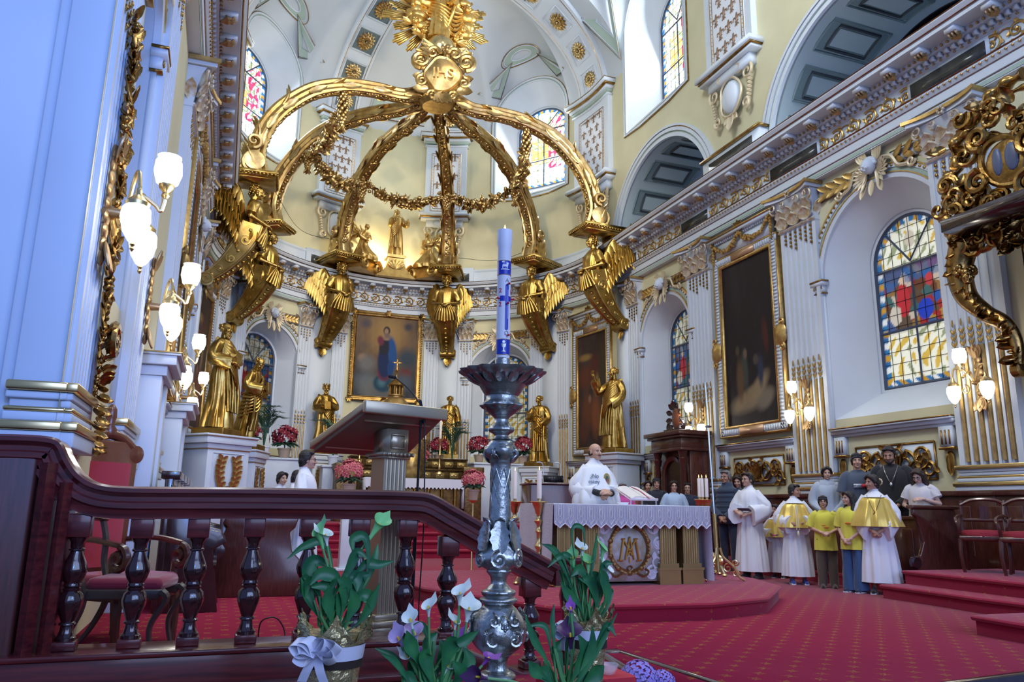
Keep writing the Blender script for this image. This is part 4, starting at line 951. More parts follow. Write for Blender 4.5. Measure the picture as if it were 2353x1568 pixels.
# ---------------------------------------------------------------- gilded statues
def statue(label, loc, rz, H, la='chest', ra='down', beard=False, crown=None, book=False, seed=1, kind='m', yaw=0, pitch=0, gold=None, group=None, plinth=.14, extra=None, lean=0, hood=False, arm=None, tiltx=0):
 G = gold or mat('statue_gilding', (.58, .37, .10), .30, 1.0, var=.5, vscale=5, col2=(.34, .19, .04), bump=.12, bscale=18); root = thing('gilded_statue', label, 'statue', loc, rz, group)
 S = H/1.75; off = (0, 0, plinth)
 q, X, P = figure(root, [G]*4, S, la, ra, kind, yaw, pitch, off=off, vox=.02, eyes=True, lean=lean)
 m = M(X)
 ringloft(m, [(.02, 0, .02, .27, .22, .035), (.25, 0, .01, .24, .19, .035), (.55, .01, .0, .21, .165, .026), (.88, .0, .0, .20, .15, .016), (1.08, 0, 0, .175, .13, .010), (1.30, 0, .005, .195, .135, .008), (1.44, 0, .015, .17, .105, .005), (1.50, 0, .03, .07, .065, 0)], 72, 9, seed, .5, .25)
 for i, sx in enumerate((-1, 1)): sleeve(m, [(sx*.105, .012, 1.41), (sx*.18, .012, 1.36), P[i][0], tuple(.8*np.array(P[i][1])+.2*np.array(P[i][0]))], (.055, .085, .085, .10), 20, 5, .012, seed+i, .05)
 m.build('robe', [G], root, smooth=60)
 m = M(X); sg = 1 if seed % 2 else -1       # mantle slung over one shoulder and round the hips
 for k in range(7):
  t = k/6; pth = smoothpath([(sg*.19, .06, 1.47-.02*k), (sg*.08, -.135-.008*k, 1.34-.06*k), (-sg*.10, -.165-.01*k, 1.14-.075*k), (-sg*.20, -.09, .98-.06*k), (-sg*.21, .09, .98-.08*k)], 6)
  m.tube(pth, .030-.002*k, 6)
 for k in range(6):
  x = sg*(-.20+.055*k); m.tube(smoothpath([(x, -.14-.03*sin(k), .95), (x*1.05, -.18-.02*cos(k*2), .6), (x*1.15+.02*sin(k*3), -.20, .28)], 6), np.linspace(.022, .034, 13), 6)
 m.build('mantle', [G], root, smooth=60)
 m = M(X); m.ell((0, 0, 0), 0.001, 4)
 hm = M(lambda p: X(q(p)))
 hm.ell((0, .028, .038), (.086, .096, .088), 16)
 for k in range(26):
  a = k*2.4; z = .02+.09*((k*37 % 26)/26); hm.ell((.082*cos(a), .03+.092*abs(sin(a))*(.9 if sin(a) > 0 else -.2), z-.02), .026, 6)
 if beard:
  for k in range(9): hm.ell(((-4+k)*.011, -.072+.004*abs(k-4), -.10-.012*(4-abs(k-4))), (.017, .020, .032), 6)
 if hood:
  hm.ell((0, .03, .03), (.098, .105, .10), 16); hm.cap((0, .05, 0), (0, .09, -.25), .095, .15, 14)
 hm.build('hair', [G], root, smooth=180)
 if crown:
  c = M(lambda p: X(q(p)))
  if crown == 'crown':
   c.lathe([(.082, .07), (.088, .07), (.092, .11), (.085, .11)], 20, (0, .01, 0))
   for k in range(8): a = k*PI/4; c.ell((.09*cos(a), .01+.09*sin(a), .125), (.016, .016, .03), 6)
  else: c.loft([[(x*w_, y*w_*.8+.012, z) for x, y in [(cos(a), sin(a)) for a in np.arange(12)*PI/6]] for z, w_ in ((.06, .085), (.12, .10), (.19, .08), (.25, .02))])
  c.build('crown', [G], root, smooth=60)
 if book: b = M(X); b.box((P[0][1][0]+.03, P[0][1][1]-.07, P[0][1][2]+.05), (.17, .05, .22), rx=-.2); b.build('book', [G], root, bev=.008)
 if extra: e = M(X); extra(e); e.build('attribute', [G], root, smooth=60)
 if plinth:
  b = M(); b.bb((-.30*S, -.27*S, 0), (.30*S, .27*S, plinth)); b.build('plinth', [G], root, bev=.012)
 return root
def pedestal(label, loc, rz, h, w=.95, d=.8, emblem=True):
 root = thing('statue_pedestal', label, 'pedestal', loc, rz); m = M(); m.m = 0
 m.bb((-w/2, -d/2, 0), (w/2, d/2, .22)); m.bb((-w*.44, -d*.44, .22), (w*.44, d*.44, h-.28)); m.bb((-w*.47, -d*.47, h-.28), (w*.47, d*.47, h-.18)); m.bb((-w*.53, -d*.53, h-.18), (w*.53, d*.53, h-.05)); m.bb((-w*.56, -d*.56, h-.04), (w*.56, d*.56, h))
 m.m = 1; m.bb((-w*.55, -d*.55, h-.055), (w*.55, d*.55, h-.038)); m.bb((-w*.45, -d*.45, .22), (w*.45, d*.45, .25)); m.bb((-w*.455, -d*.455, h-.30), (w*.455, d*.455, h-.28))
 m.build('pedestal_body', [WHITE, BRASS], root, smooth=0, bev=.01)
 m = M(); y = -d*.44; a, b = .30, h-.36
 for L in ([(-w*.33, a), (w*.33, a), (w*.33, b), (-w*.33, b)],):
  for i in range(4): p, q = L[i], L[(i+1) % 4]; m.tube([(p[0], y, p[1]), (q[0], y, q[1])], .016, 4)
 m.build('panel_moulding', [WHITE], root)
 if emblem:
  g = M(); a2 = max(a, b-.85)
  for sx in (-1, 1):
   pth = smoothpath([(sx*.02, y-.01, a2+.03), (sx*.16, y-.01, a2+.25), (sx*.19, y-.01, (a2+b)/2+.08), (sx*.13, y-.01, b-.10)], 5); g.tube(pth, .018, 5)
   for k in range(2, len(pth)-1, 2): g.leaf(pth[k], (sx*.8, -.1, .7), (0, -1, 0), .20, .11, .2, 3, n=6); g.leaf(pth[k], (-sx*.7, -.1, .7), (0, -1, 0), .15, .09, .2, 3, n=6)
  g.build('gilded_emblem', [GOLD], root)
 return root
# ---------------------------------------------------------------- angel consoles
def feather_wing(m, base, sx, L=1.25, s=1.0):
 """folded wing: arched upper edge above the shoulder, rows of long feathers hanging down from it"""
 base = np.array(base, float)
 arch = smoothpath([base+np.array(q)*s for q in ((0, .02, -.25), (sx*.10, .10, .22), (sx*.22, .26, .50), (sx*.32, .46, .44), (sx*.38, .62, .16))], 6)
 for row, (n, l0, w, zo) in enumerate(((11, 1.2, .25, 0), (9, .75, .24, .03), (8, .42, .20, .06))):
  for k in range(n):
   t = k/(n-1); o = arch[int((.12+.8*t)*(len(arch)-1))]+np.array((sx*.02*row, -zo, -.04)); m.leaf(o, (sx*(.08+.22*t), .06+.18*t, -1), (sx*.7, -1, .1), L*l0*(.72+.28*sin(PI*min(1, t+.2))), w*s, .08, 0, n=5, fold=.2)
 m.tube(arch, np.linspace(.10, .05, len(arch))*s, 8)
 for k in range(16):
  t = k/15; m.ell(arch[int(t*(len(arch)-1))]+np.array((0, -.06, -.07)), (.06*s, .035, .085*s), 6)
AG = mat('angel_gilding', (.54, .36, .11), .32, 1.0, var=.5, vscale=5, col2=(.32, .20, .05), bump=.1, bscale=15)
def angel_console(label, phi, X=None, Y=None, rz=None, seed=0):
 a = R_(phi); x, y = (CX+RA*sin(a), CY+RA*cos(a)) if X is None else (X, Y)
 root = thing('angel_console', label, 'angel console', (x, y, 0), -a if rz is None else rz)
 S = 1.6; off = (0, -1.12, 8.58-1.635*S)
 q, X_, P = figure(root, [AG]*4, S, 'clasp', 'clasp', 'f', off=off, vox=.02, legs=False, name='angel_figure', pitch=.1)
 hm = M(lambda p: X_(q(p))); hm.ell((0, .03, .04), (.084, .092, .084), 16)
 for k in range(34):
  b = k*2.4; zz = -.06+.16*((k*23 % 34)/34); hm.ell((.085*cos(b), .025+.090*(sin(b) if sin(b) > -.3 else -.3), zz), .024, 6)
 hm.build('hair', [AG], root, smooth=180)
 m = M(X_)
 ringloft(m, [(.80, 0, 0, .20, .17, .03), (.9, 0, -.02, .215, .17, .022), (1.02, 0, -.01, .18, .14, .014), (1.10, 0, 0, .165, .125, .010), (1.30, 0, .0, .185, .130, .008), (1.43, 0, .015, .165, .10, .005), (1.50, 0, .03, .07, .06, 0)], 56, 9, seed+3, .5, .2)
 for i, sx in enumerate((-1, 1)): sleeve(m, [(sx*.10, .012, 1.41), (sx*.175, .012, 1.36), np.array(P[i][0])*.8+np.array((sx*.18, .01, 1.36))*.2], (.055, .085, .075), 16, 4, .010, i)
 for k in range(9):
  t = (k-4)/4; m.tube(smoothpath([(t*.10, -.20, 1.06), (t*.2, -.20+.05*t*t, .90), (t*.24, -.17+.08*t*t, .70+.06*abs(t))], 5), np.linspace(.018, .036, 11), 6)
 m.build('robe', [AG], root, smooth=60)
 for sx in (-1, 1): m = M(); feather_wing(m, (sx*.22, -.86, 8.10), sx, .95, 1.0); m.build('wing', [AG], root, smooth=50)
 # scrolled console below the waist
 m = M(); pth = smoothpath([(-1.12, 7.66, .33, .27), (-1.04, 7.35, .33, .27), (-.88, 7.02, .30, .24), (-.65, 6.70, .25, .20), (-.42, 6.45, .21, .16), (-.22, 6.28, .19, .12)], 5); R = []
 tg = np.gradient(pth[:, :2], axis=0)
 for (y_, z_, hw, hd), t in zip(pth, tg):
  t = unit(t); nn = np.array((-t[1], t[0])); sec = [(-1, -.9), (-.8, -1), (-.6, -.82), (0, -.86), (.6, -.82), (.8, -1), (1, -.9), (1, 1), (-1, 1)]
  R.append([(u*hw, y_-nn[0]*w_*hd*-1, z_-nn[1]*w_*hd*-1) for u, w_ in sec])
 m.loft(R); m.build('console_scroll', [AG], root, smooth=35)
 for (yc, zc, rr, hw) in ((-.20, 6.22, .17, .24), (-.72, 7.62, .15, .30)):
  m = M(); m.lathe([(rr*.7, -hw*1.02), (rr, -hw), (rr*.85, -hw*.5), (rr*.95, 0), (rr*.85, hw*.5), (rr, hw), (rr*.7, hw*1.02)], 16, (0, yc, zc), ax=(0, PI/2, 0))
  for sx in (-1, 1): s_ = spiral(yc, zc, rr, 0, 1.6, 18, .9); m.tube(np.c_[np.full(18, sx*hw*1.02), s_], .022, 5, up=(1, 0, 0))
  m.build('volute', [AG], root, smooth=50)
 m = M()
 for k in range(5): m.leaf((0, -.16, 6.10), ((k-2)*.28, -.15, -1), (0, -1, 0), .34-.04*abs(k-2), .14, .15, 3, n=5)
 for k in range(11):
  f = pth[4+k*2]; t = unit(tg[4+k*2]); m.ell((0, f[0]+t[1]*f[3]*.88, f[1]-t[0]*f[3]*.88), (.06, .05, .05), 6)
 for sx in (-1, 1):
  for k in range(3, 26, 4): f = pth[k]; m.ell((sx*f[2]*1.0, f[0], f[1]), (.03, .045, .045), 6)
 for k in range(3): m.leaf((-.12+.12*k, -.50, 6.42), ((k-1)*.4, -.9, .5), (0, -.5, -1), .3, .13, -.4, 3, n=5)
 for sx in (-1, 1):
  for i_, rr, tn in ((7, .15, 1.6), (14, .12, -1.5), (19, .08, 1.4)): f = pth[i_]; s_ = spiral(f[0], f[1], rr, 1.0, tn, 16, .85); m.tube(np.c_[np.full(16, sx*f[2]*.98), s_], .024, 5, up=(1, 0, 0))
  m.tube([(sx*f[2]*1.0, f[0]+t_[1]*f[3]*.82*1, f[1]-t_[0]*f[3]*.82) for f, t_ in zip(pth, [unit(q_) for q_ in tg])], .022, 5); m.tube([(sx*f[2]*1.0, f[0]-t_[1]*f[3]*.85, f[1]+t_[0]*f[3]*.85) for f, t_ in zip(pth, [unit(q_) for q_ in tg])], .022, 5)
 m.build('acanthus_drop', [AG], root, smooth=50)
 m = M()
 for z0, z1, e in ((8.80, 8.85, -.06), (8.85, 8.90, .0), (8.90, 8.97, .05), (8.97, 9.0, .02)): m.bb((-.47-e, -1.56-e, z0), (.47+e, -.05, z1))
 for x in np.arange(-.47, .49, .09): m.ell((x, -1.60, 8.885), .03, 6)
 for y_ in np.arange(-1.55, -.1, .09):
  for sx in (-1, 1): m.ell((sx*.51, y_, 8.885), .03, 6)
 m.bb((-.3, -.6, 8.2), (.3, .0, 8.82)); m.build('abacus', [AG], root, smooth=0)
 return root
# ---------------------------------------------------------------- baldachin
ANG = [(-98, 'gilded winged angel console at the far left, leaning out from the apse corner'), (-60.5, 'gilded winged angel console second from the left'), (-22, 'gilded winged angel console left of the Madonna painting'),
  (22.4, 'gilded winged angel console facing forward right of the Madonna painting'), (60.5, 'gilded winged angel console above the right apse saint'), (98, 'gilded winged angel console at the right apse corner')]
ANG_R = {}
for i, (d, lab) in enumerate(ANG):
 if abs(d) > 90:
  sg = 1 if d > 0 else -1; angel_console(lab, d, CX+sg*(RA-.05), 18.85, -sg*R_(86), i); ANG_R[d] = np.array((CX+sg*(RA-1.15), 18.85-.06))
 else: angel_console(lab, d, seed=i); ANG_R[d] = np.array((CX+(RA-1.12)*sin(R_(d)), CY+(RA-1.12)*cos(R_(d))))
bal = thing('baldachin', 'pale gilded baldachin crown of six curving ribs standing on the angel consoles', 'baldachin', (CX, 19.3, 9.0))
AX0 = np.array((CX, 19.3))
RIBP = [(1.0, 0.05), (1.02, .55), (1.0, 1.1), (.95, 1.65), (.86, 2.2), (.73, 2.72), (.56, 3.05), (.38, 3.18), (.22, 3.22), (.10, 3.5)]
RIBS = {}
def rib_pt(d, f):
 """point on a rib's centre line (local to the baldachin) at path fraction f"""
 p = RIBS[d]; i = f*(len(p)-1); k = int(min(i, len(p)-2)); return p[k]*(1-(i-k))+p[k+1]*(i-k)
for d, lab in ANG:
 B = ANG_R[d]-AX0; L = np.linalg.norm(B); e = np.array((*(B/L), 0)); zz = np.array((0, 0, 1.0)); sd = np.cross(zz, e)
 pr = smoothpath([(r*L, z) for r, z in RIBP], 6); c = np.array([e*r+zz*z for r, z in pr]); RIBS[d] = c
 tg = np.gradient(c, axis=0); tg /= np.linalg.norm(tg, axis=1)[:, None]; no = np.cross(sd, tg)
 no = np.where((no@e)[:, None] < -2, -no, no)
 m = M(); k = len(c); ww = np.interp(np.linspace(0, 1, k), [0, .12, .5, 1], [.24, .22, .20, .15]); hh = np.interp(np.linspace(0, 1, k), [0, .12, .5, 1], [.24, .21, .19, .15])
 sec = np.array([(-1, -.7), (-.86, -1), (-.7, -.82), (-.5, -1), (0, -.88), (.5, -1), (.7, -.82), (.86, -1), (1, -.7), (.84, -.35), (1, 0), (.84, .35), (1, .7), (.8, 1), (.45, .85), (0, 1.08), (-.45, .85), (-.8, 1), (-1, .7), (-.84, .35), (-1, 0), (-.84, -.35)])
 m.loft([c[i]+sd*ww[i]*sec[:, :1]+no[i]*hh[i]*sec[:, 1:] for i in range(k)])
 rb = m.build('rib', [GOLDP], bal, smooth=30)
 m = M()                                                       # foot scroll and running leaves
 f0 = c[1]; m.lathe([(.16, -.33), (.25, -.31), (.2, -.15), (.23, 0), (.2, .15), (.25, .31), (.16, .33)], 18, f0+e*.12+zz*.18, ax=(0, PI/2, atan2(sd[1], sd[0])))
 for sx in (-1, 1):
  for cc, rr, tn in ((c[2]+e*.10+zz*.05, .30, 1.7), (c[9]+e*.12, .20, -1.4)):
   s_ = spiral(0, 0, rr, -PI/2, tn, 22, .88); m.tube([cc+sd*sx*.27+e*p[0]+zz*p[1] for p in s_], np.linspace(.06, .03, 22), 6)
 m.build('foot_scroll', [GOLDP], rb, smooth=50); m = M()
 for k_ in range(4): m.leaf(c[1]+sd*(-.24+.16*k_)+e*.1, zz+e*.25, e, .75, .22, .35, 4, n=7)
 for f, LL, cu in ((.20, .75, .8), (.40, .8, .75), (.62, .7, .6), (.80, .5, .5)):
  i = int(f*(k-1))
  for sx in (-.5, .5): m.leaf(c[i]+no[i]*hh[i]*-1*0+sd*sx*.2-no[i]*0, tg[i], no[i]*(1 if (no[i]@(e+zz)) > 0 else -1), LL, .26, cu, 3, n=8, fold=.3)
 for f in np.linspace(.15, .9, 7):
  i = int(f*(k-1)); o = no[i]*(1 if no[i]@(e+zz) > 0 else -1)
  for sx in (-1, 1): m.leaf(c[i]+sd*sx*ww[i]*.95-o*.05, tg[i]*sx*0+tg[i]-o*.15, sd*sx, .55, .17, .28, 3, n=6)
 rb.name = 'rib'; m.build('rib_acanthus', [GOLDP], rb, smooth=50)
 m = M()
 for i in range(4, k-2, 1):
  o = no[i]*(1 if no[i]@(e+zz) > 0 else -1)
  m.ell(c[i]-o*hh[i]*.95+sd*.06*sin(i*1.9), (.055, .055, .055), 6);
  if i % 2: m.leaf(c[i]-o*hh[i]*.95, tg[i]+sd*(.8 if i % 4 == 1 else -.8), -o, .18, .1, .3, 2, n=4)
 m.build('rib_flowers', [GOLDP], rb, smooth=60)
# garlands hung between the ribs, with tassels
def garland(a, b, sag, lab=None):
 rg = random.Random(int(a[0]*100)); g = M(); n = 26
 for i in range(n+1):
  t = i/n; p = a*(1-t)+b*t-np.array((0, 0, sag*4*t*(1-t))); r = .12+.09*sin(PI*t)
  for k in range(6):
   al = rg.random()*6.28; d = np.array((cos(al)*.7, sin(al)*.7, rg.uniform(-1, 1)))*r
   if k < 3: g.ell(p+d*.8, r*.42, 6, 5)
   else: g.leaf(p, d, (b-a)*.3+d, r*1.7, r*.8, .4, 2, n=4)
 g.build('garland', [GOLD if False else GOLDP], bal, smooth=60)
def tassel(p, L):
 rg = random.Random(int(p[0]*77)); g = M()
 for i in range(12):
  t = i/11; r = .05+.11*sin(PI*min(1, t*1.1))**1.0
  for k in range(4): al = k*PI/2+i; g.ell(p+np.array((cos(al)*r*.7, sin(al)*r*.7, -L*t)), (.06, .06, .075), 6, 5)
 for k in range(7): al = k*2*PI/7; g.leaf(p+np.array((0, 0, -L*.97)), (cos(al)*.35, sin(al)*.35, -1), (cos(al), sin(al), 0), .26, .11, .3, 2, n=4)
 g.build('garland_tassel', [GOLDP], bal, smooth=60)
F = {d: rib_pt(d, .50) for d, _ in ANG}
for a, b in ((-60.5, -22), (-22, 22.4), (22.4, 60.5)): garland(F[a]-np.array((0, 0, .2)), F[b]-np.array((0, 0, .2)), .55)
for d in (-60.5, -22, 22.4, 60.5): tassel(F[d]-np.array((0, 0, .22)), .55)
for d, dd in ((-98, -60.5), (98, 60.5)):
 p = rib_pt(d, .66); tassel(p-np.array((0, 0, .15)), 1.0); garland(p-np.array((0, 0, .5)), F[dd]-np.array((0, 0, .2)), .5)
# crown: cartouche with letters, angel head, orb
m = M(); cz = 3.75
m.lathe([(.40, cz-.62), (.52, cz-.5), (.50, cz-.35), (.60, cz-.1), (.60, cz+.2), (.35, cz+.5), (.2, cz+.62)], 24); m.build('crown_hub', [GOLDP], bal)
def facing(p): return rot(np.asarray(p), rz=R_(-15))
m = M(lambda p: facing(p)+np.array((.0, -.62, cz)))
sh = [(.55*cos(t)*(1+.10*cos(4*t)), .62*sin(t)*(1+.06*cos(3*t))) for t in np.linspace(0, 2*PI, 37)[:-1]]
m.loft([[(x*k, y_, z*k) for x, z in sh] for k, y_ in ((.98, .1), (1.0, -.03), (.9, -.09), (.8, -.06), (.78, -.10), (.4, -.16), (.05, -.17))])
for sx in (-1, 1):
 for (cx_, cz_, rr, a0, tn, rad) in ((.62, .42, .26, -PI/2, 1.8, .075), (.58, -.2, .17, PI/2, -1.5, .05), (.28, -.62, .15, 0, 1.4, .05), (.3, .66, .2, PI, -1.3, .06)):
  s_ = spiral(sx*cx_, cz_, rr, a0 if sx > 0 else PI-a0, sx*tn, 22, .85); m.tube(np.c_[s_[:, 0], np.full(22, -.08), s_[:, 1]], np.linspace(rad, rad*.5, 22), 6, up=(0, 1, 0))
 for k in range(4): m.leaf((sx*.4, 0, .5-.3*k), (sx, -.1, .5-.25*k), (0, -1, 0), .5, .24, .4, 4, n=6)
for k in range(5): m.leaf((0, -.05, -.52), ((k-2)*.35, -.2, -1), (0, -1, 0), .48, .2, .25, 3, n=6)
m.build('cartouche', [GOLDP], bal, smooth=50)
def text_mesh(s, size, depth, name, mt, parent=None, T=None, align='CENTER'):
 c = bpy.data.curves.new('t', 'FONT'); c.body = s; c.size = size; c.extrude = depth; c.align_x = align; c.align_y = 'CENTER'; c.resolution_u = 3
 o = bpy.data.objects.new('t', c); COL.objects.link(o); dg = bpy.context.evaluated_depsgraph_get(); me = o.evaluated_get(dg).to_mesh()
 m = M(T); v = [tuple(q.co) for q in me.vertices]; m.add(v, [np.array(p.vertices[:]) for p in me.polygons]) if v else None
 o.evaluated_get(dg).to_mesh_clear(); bpy.data.objects.remove(o); return m.build(name, [mt], parent, smooth=0)
text_mesh('IHS', .42, .03, 'cartouche_lettering', GOLDP, bal, lambda p: facing(np.stack([p[:, 0], -.19-p[:, 2], p[:, 1]-.02], 1))+np.array((0, -.62, cz)))
m = M();
for sx in (-1, 1):
 for k in range(4): m.leaf((sx*.14, -.55, cz+.72), (sx*1, -.1, .55-.3*k), (0, -1, 0), .62, .18, .2, 0, n=6)
v, f, mi = head_geo('f'); m.add(v*1.6+np.array((.08, -.7, cz+.78)), [f])
for k in range(22): b = k*2.4; m.ell((.08+.13*cos(b), -.66+.15*abs(sin(b)), cz+.80+.14*((k*7 % 22)/22)), .05, 6)
m.build('winged_cherub', [GOLDP], bal, smooth=60)
# ---------------------------------------------------------------- glory above the crown
gl = thing('sunburst_glory', 'bright gilded sunburst with clouds, figure and cross hovering above the baldachin crown', 'glory', (4.80, 19.45, 13.95))
GB = mat('glory_gilding', (.88, .60, .20), .30, .9, var=.35, vscale=6, col2=(.62, .35, .08))
m = M(); m.ell((0, -.15, .02), .43, 28); m.build('orb', [mat('orb_gilding', (.72, .55, .26), .22, 1.0)], gl, smooth=180)
m = M(); rg = random.Random(5); gc = np.array((-.05, .35, 1.25))
for i in range(22):
 a = 2*PI*i/22+.1; L0 = 1.35+.25*(i % 2)
 for k in range(-2, 3):
  b = a+k*.045; L = (L0-.10*abs(k)+.12*rg.random()); d = np.array((cos(b), 0, sin(b))); s_ = np.array((-sin(b), 0, cos(b)))
  w0, w1 = .018, .040; o = gc; P = []
  for r_, w_ in ((.55, w0), (L, w1)): P.append([o+d*r_+s_*w_, o+d*r_-s_*w_, o+d*r_-s_*w_+np.array((0, -.05, 0)), o+d*r_+s_*w_+np.array((0, -.05, 0))])
  m.loft(P)
m.build('rays', [GB], gl, smooth=0)
m = M();
for i in range(46):
 a = i*2.399; r_ = .25+.75*sqrt(((i*17) % 46)/46); m.ell(gc+np.array((cos(a)*r_*.98, -.18-.2*rg.random(), sin(a)*r_*.92)), (.20+.1*rg.random(), .16, .15+.08*rg.random()), 10)
m.build('clouds', [GB], gl, smooth=180)
m = M()
for (x, z) in ((-.75, .75), (.72, .8), (.85, 1.5), (-.85, 1.55), (-.45, .5), (.5, .45)):
 v, f, mi = head_geo('c'); m.add(rot(v*1.35, rz=.3*x)+gc+np.array((x*.95, -.45, z-1.2)), [f])
 for k in range(16): b = k*2.4; m.ell(gc+np.array((x*.95+.11*cos(b), -.42+.11*abs(sin(b)), z-1.14+.12*((k*7 % 16)/16))), .042, 6)
 for sx in (-1, 1):
  for k in range(3): m.leaf(gc+np.array((x*.95+sx*.1, -.4, z-1.28)), (sx, -.1, .4-.4*k), (0, -1, 0), .32, .12, .2, 0, n=5)
m.build('cherub_heads', [GB], gl, smooth=60)
fg = lambda p: p+gc+np.array((0, -.55, -.95))
e = thing('figure', None, None); e.parent = gl; e.location = tuple(gc+np.array((-.02, -.5, -.95)))
q_, X_, P_ = figure(e, [GB]*4, 1.0, 'raise', 'out', 'm', vox=.02, name='figure_body')
m = M(X_); ringloft(m, [(.02, 0, -.05, .30, .22, .05), (.4, .02, -.04, .27, .2, .05), (.85, .0, 0, .22, .17, .03), (1.1, 0, 0, .19, .14, .02), (1.3, 0, 0, .2, .14, .012), (1.47, 0, .02, .12, .09, .0)], 64, 8, 4, .5, .4)
for i, sx in enumerate((-1, 1)): sleeve(m, [(sx*.17, .01, 1.42), P_[i][0], P_[i][1]], (.09, .10, .12), 18, 4, .02, i)
for k in range(6): m.tube(smoothpath([(-.3, .1, 1.3-.1*k), (0, -.2, 1.05-.1*k), (.4, -.05, 1.0-.15*k), (.7, .1, 1.1-.1*k)], 6), .05, 6)
m.build('figure_robe', [GB], e, smooth=60)
m = M(); a_, b_ = gc+np.array((.12, -.62, -.85)), gc+np.array((.62, -.75, 1.1)); m.tube([a_, b_], .06, 4); c_ = a_*.2+b_*.8; m.tube([c_+np.array((-.4, 0, .12)), c_+np.array((.4, 0, -.12))], .06, 4); m.build('cross', [GB], gl, smooth=0)
# ---------------------------------------------------------------- saint group on the apse cornice
MG = mat('cornice_group_gilding', (.68, .46, .16), .36, .9, var=.4, vscale=5, col2=(.44, .27, .08))
ped = thing('statue_pedestal', 'flared gilded pedestal under the veiled saint on the apse cornice', 'pedestal', (4.87, 24.85, 8.64))
m = M(); R = []
for z, w_, d_ in ((0, .68, .30), (.12, .52, .28), (.3, .36, .25), (.55, .27, .22), (.68, .26, .22), (.70, .33, .26), (.80, .33, .26)): R.append([(-w_, -d_, z), (w_, -d_, z), (w_, d_, z), (-w_, d_, z)])
m.loft(R); ped_b = m.build('pedestal_body', [MG], ped, smooth=30)
m = M();
for k in range(7): m.leaf((0, -.27, .30), ((k-3)*.4, -.05, .9-.1*abs(k-3)), (0, -1, 0), .36, .11, .1, 2, n=5)
m.build('shell_relief', [MG], ped)
statue('gilded veiled saint standing highest on the apse cornice, lit from behind', (4.87, 24.85, 9.44), R_(-8), 1.72, ((.22, -.08, 1.15), (.12, -.2, 1.36)), ((.3, -.1, 1.15), (.36, -.3, 1.2)), seed=3, kind='f', gold=MG, plinth=.0, hood=True, yaw=.25)
def kneel_angel(label, loc, rz, seed):
 root = thing('kneeling_angel', label, 'angel statue', loc, rz)
 q, X, P = figure(root, [MG]*4, .78, 'clasp', 'across', 'f', off=(0, 0, -.02), vox=.02, legs=False, lean=.25, pitch=.1, name='angel_figure')
 hm = M(lambda p: X(q(p))); hm.ell((0, .03, .04), (.084, .092, .084), 14)
 for k in range(24): b = k*2.4; hm.ell((.085*cos(b), .025+.09*abs(sin(b)), -.06+.16*((k*23 % 24)/24)), .024, 6)
 hm.build('hair', [MG], root, smooth=180)
 m = M(lambda p: p*.95); ringloft(m, [(.0, 0, -.1, .48, .42, .06), (.2, 0, -.12, .42, .38, .06), (.4, 0, -.06, .3, .26, .05), (.62, 0, -.02, .2, .16, .03), (.85, 0, -.03, .16, .13, .015), (1.05, 0, -.06, .16, .12, .01), (1.2, 0, -.1, .06, .06, 0)], 56, 8, seed, .5, .4)
 for i, sx in enumerate((-1, 1)): sleeve(m, [X(np.array([(sx*.17, .01, 1.42)]))[0]/.95, X(np.array([P[i][0]]))[0]/.95, X(np.array([P[i][1]]))[0]/.95], (.07, .08, .07), 14, 4, .012, i)
 m.build('robe', [MG], root, smooth=60)
 m = M()
 for sx in (-1, 1):
  for r_, (n, L) in enumerate(((6, .75), (5, .5))):
   for k in range(n): t = k/(n-1); a = R_(-35+105*t); m.leaf((sx*.1, .08-.02*r_, .98), (sx*cos(a)*.8, .55, sin(a)), (0, -1, 0), L*(1-.25*t), .15, .15, 0, n=5)
 m.build('wings', [MG], root, smooth=50)
 m = M();
 for sx in (-1, 1): s_ = spiral(sx*.42, -.16, .24, PI/2, -sx*1.6, 20, .85); m.tube(np.c_[s_[:, 0], np.full(20, -.38), s_[:, 1]], np.linspace(.08, .04, 20), 6, up=(0, 1, 0))
 m.bb((-.62, -.34, -.36), (.62, .34, .0)); m.build('scroll_base', [MG], root, smooth=50)
 return root
kneel_angel('gilded kneeling angel on the cornice left of the veiled saint', (3.72, 24.62, 9.02), R_(50), 4)
kneel_angel('gilded kneeling angel on the cornice right of the veiled saint', (5.98, 24.62, 9.02), R_(-50), 7)
point('saint_back_lamp', (4.25, 25.1, 9.55), 95, (1, .80, .42), .12)
point('saint_back_lamp', (5.45, 25.1, 9.15), 35, (1, .80, .42), .12)
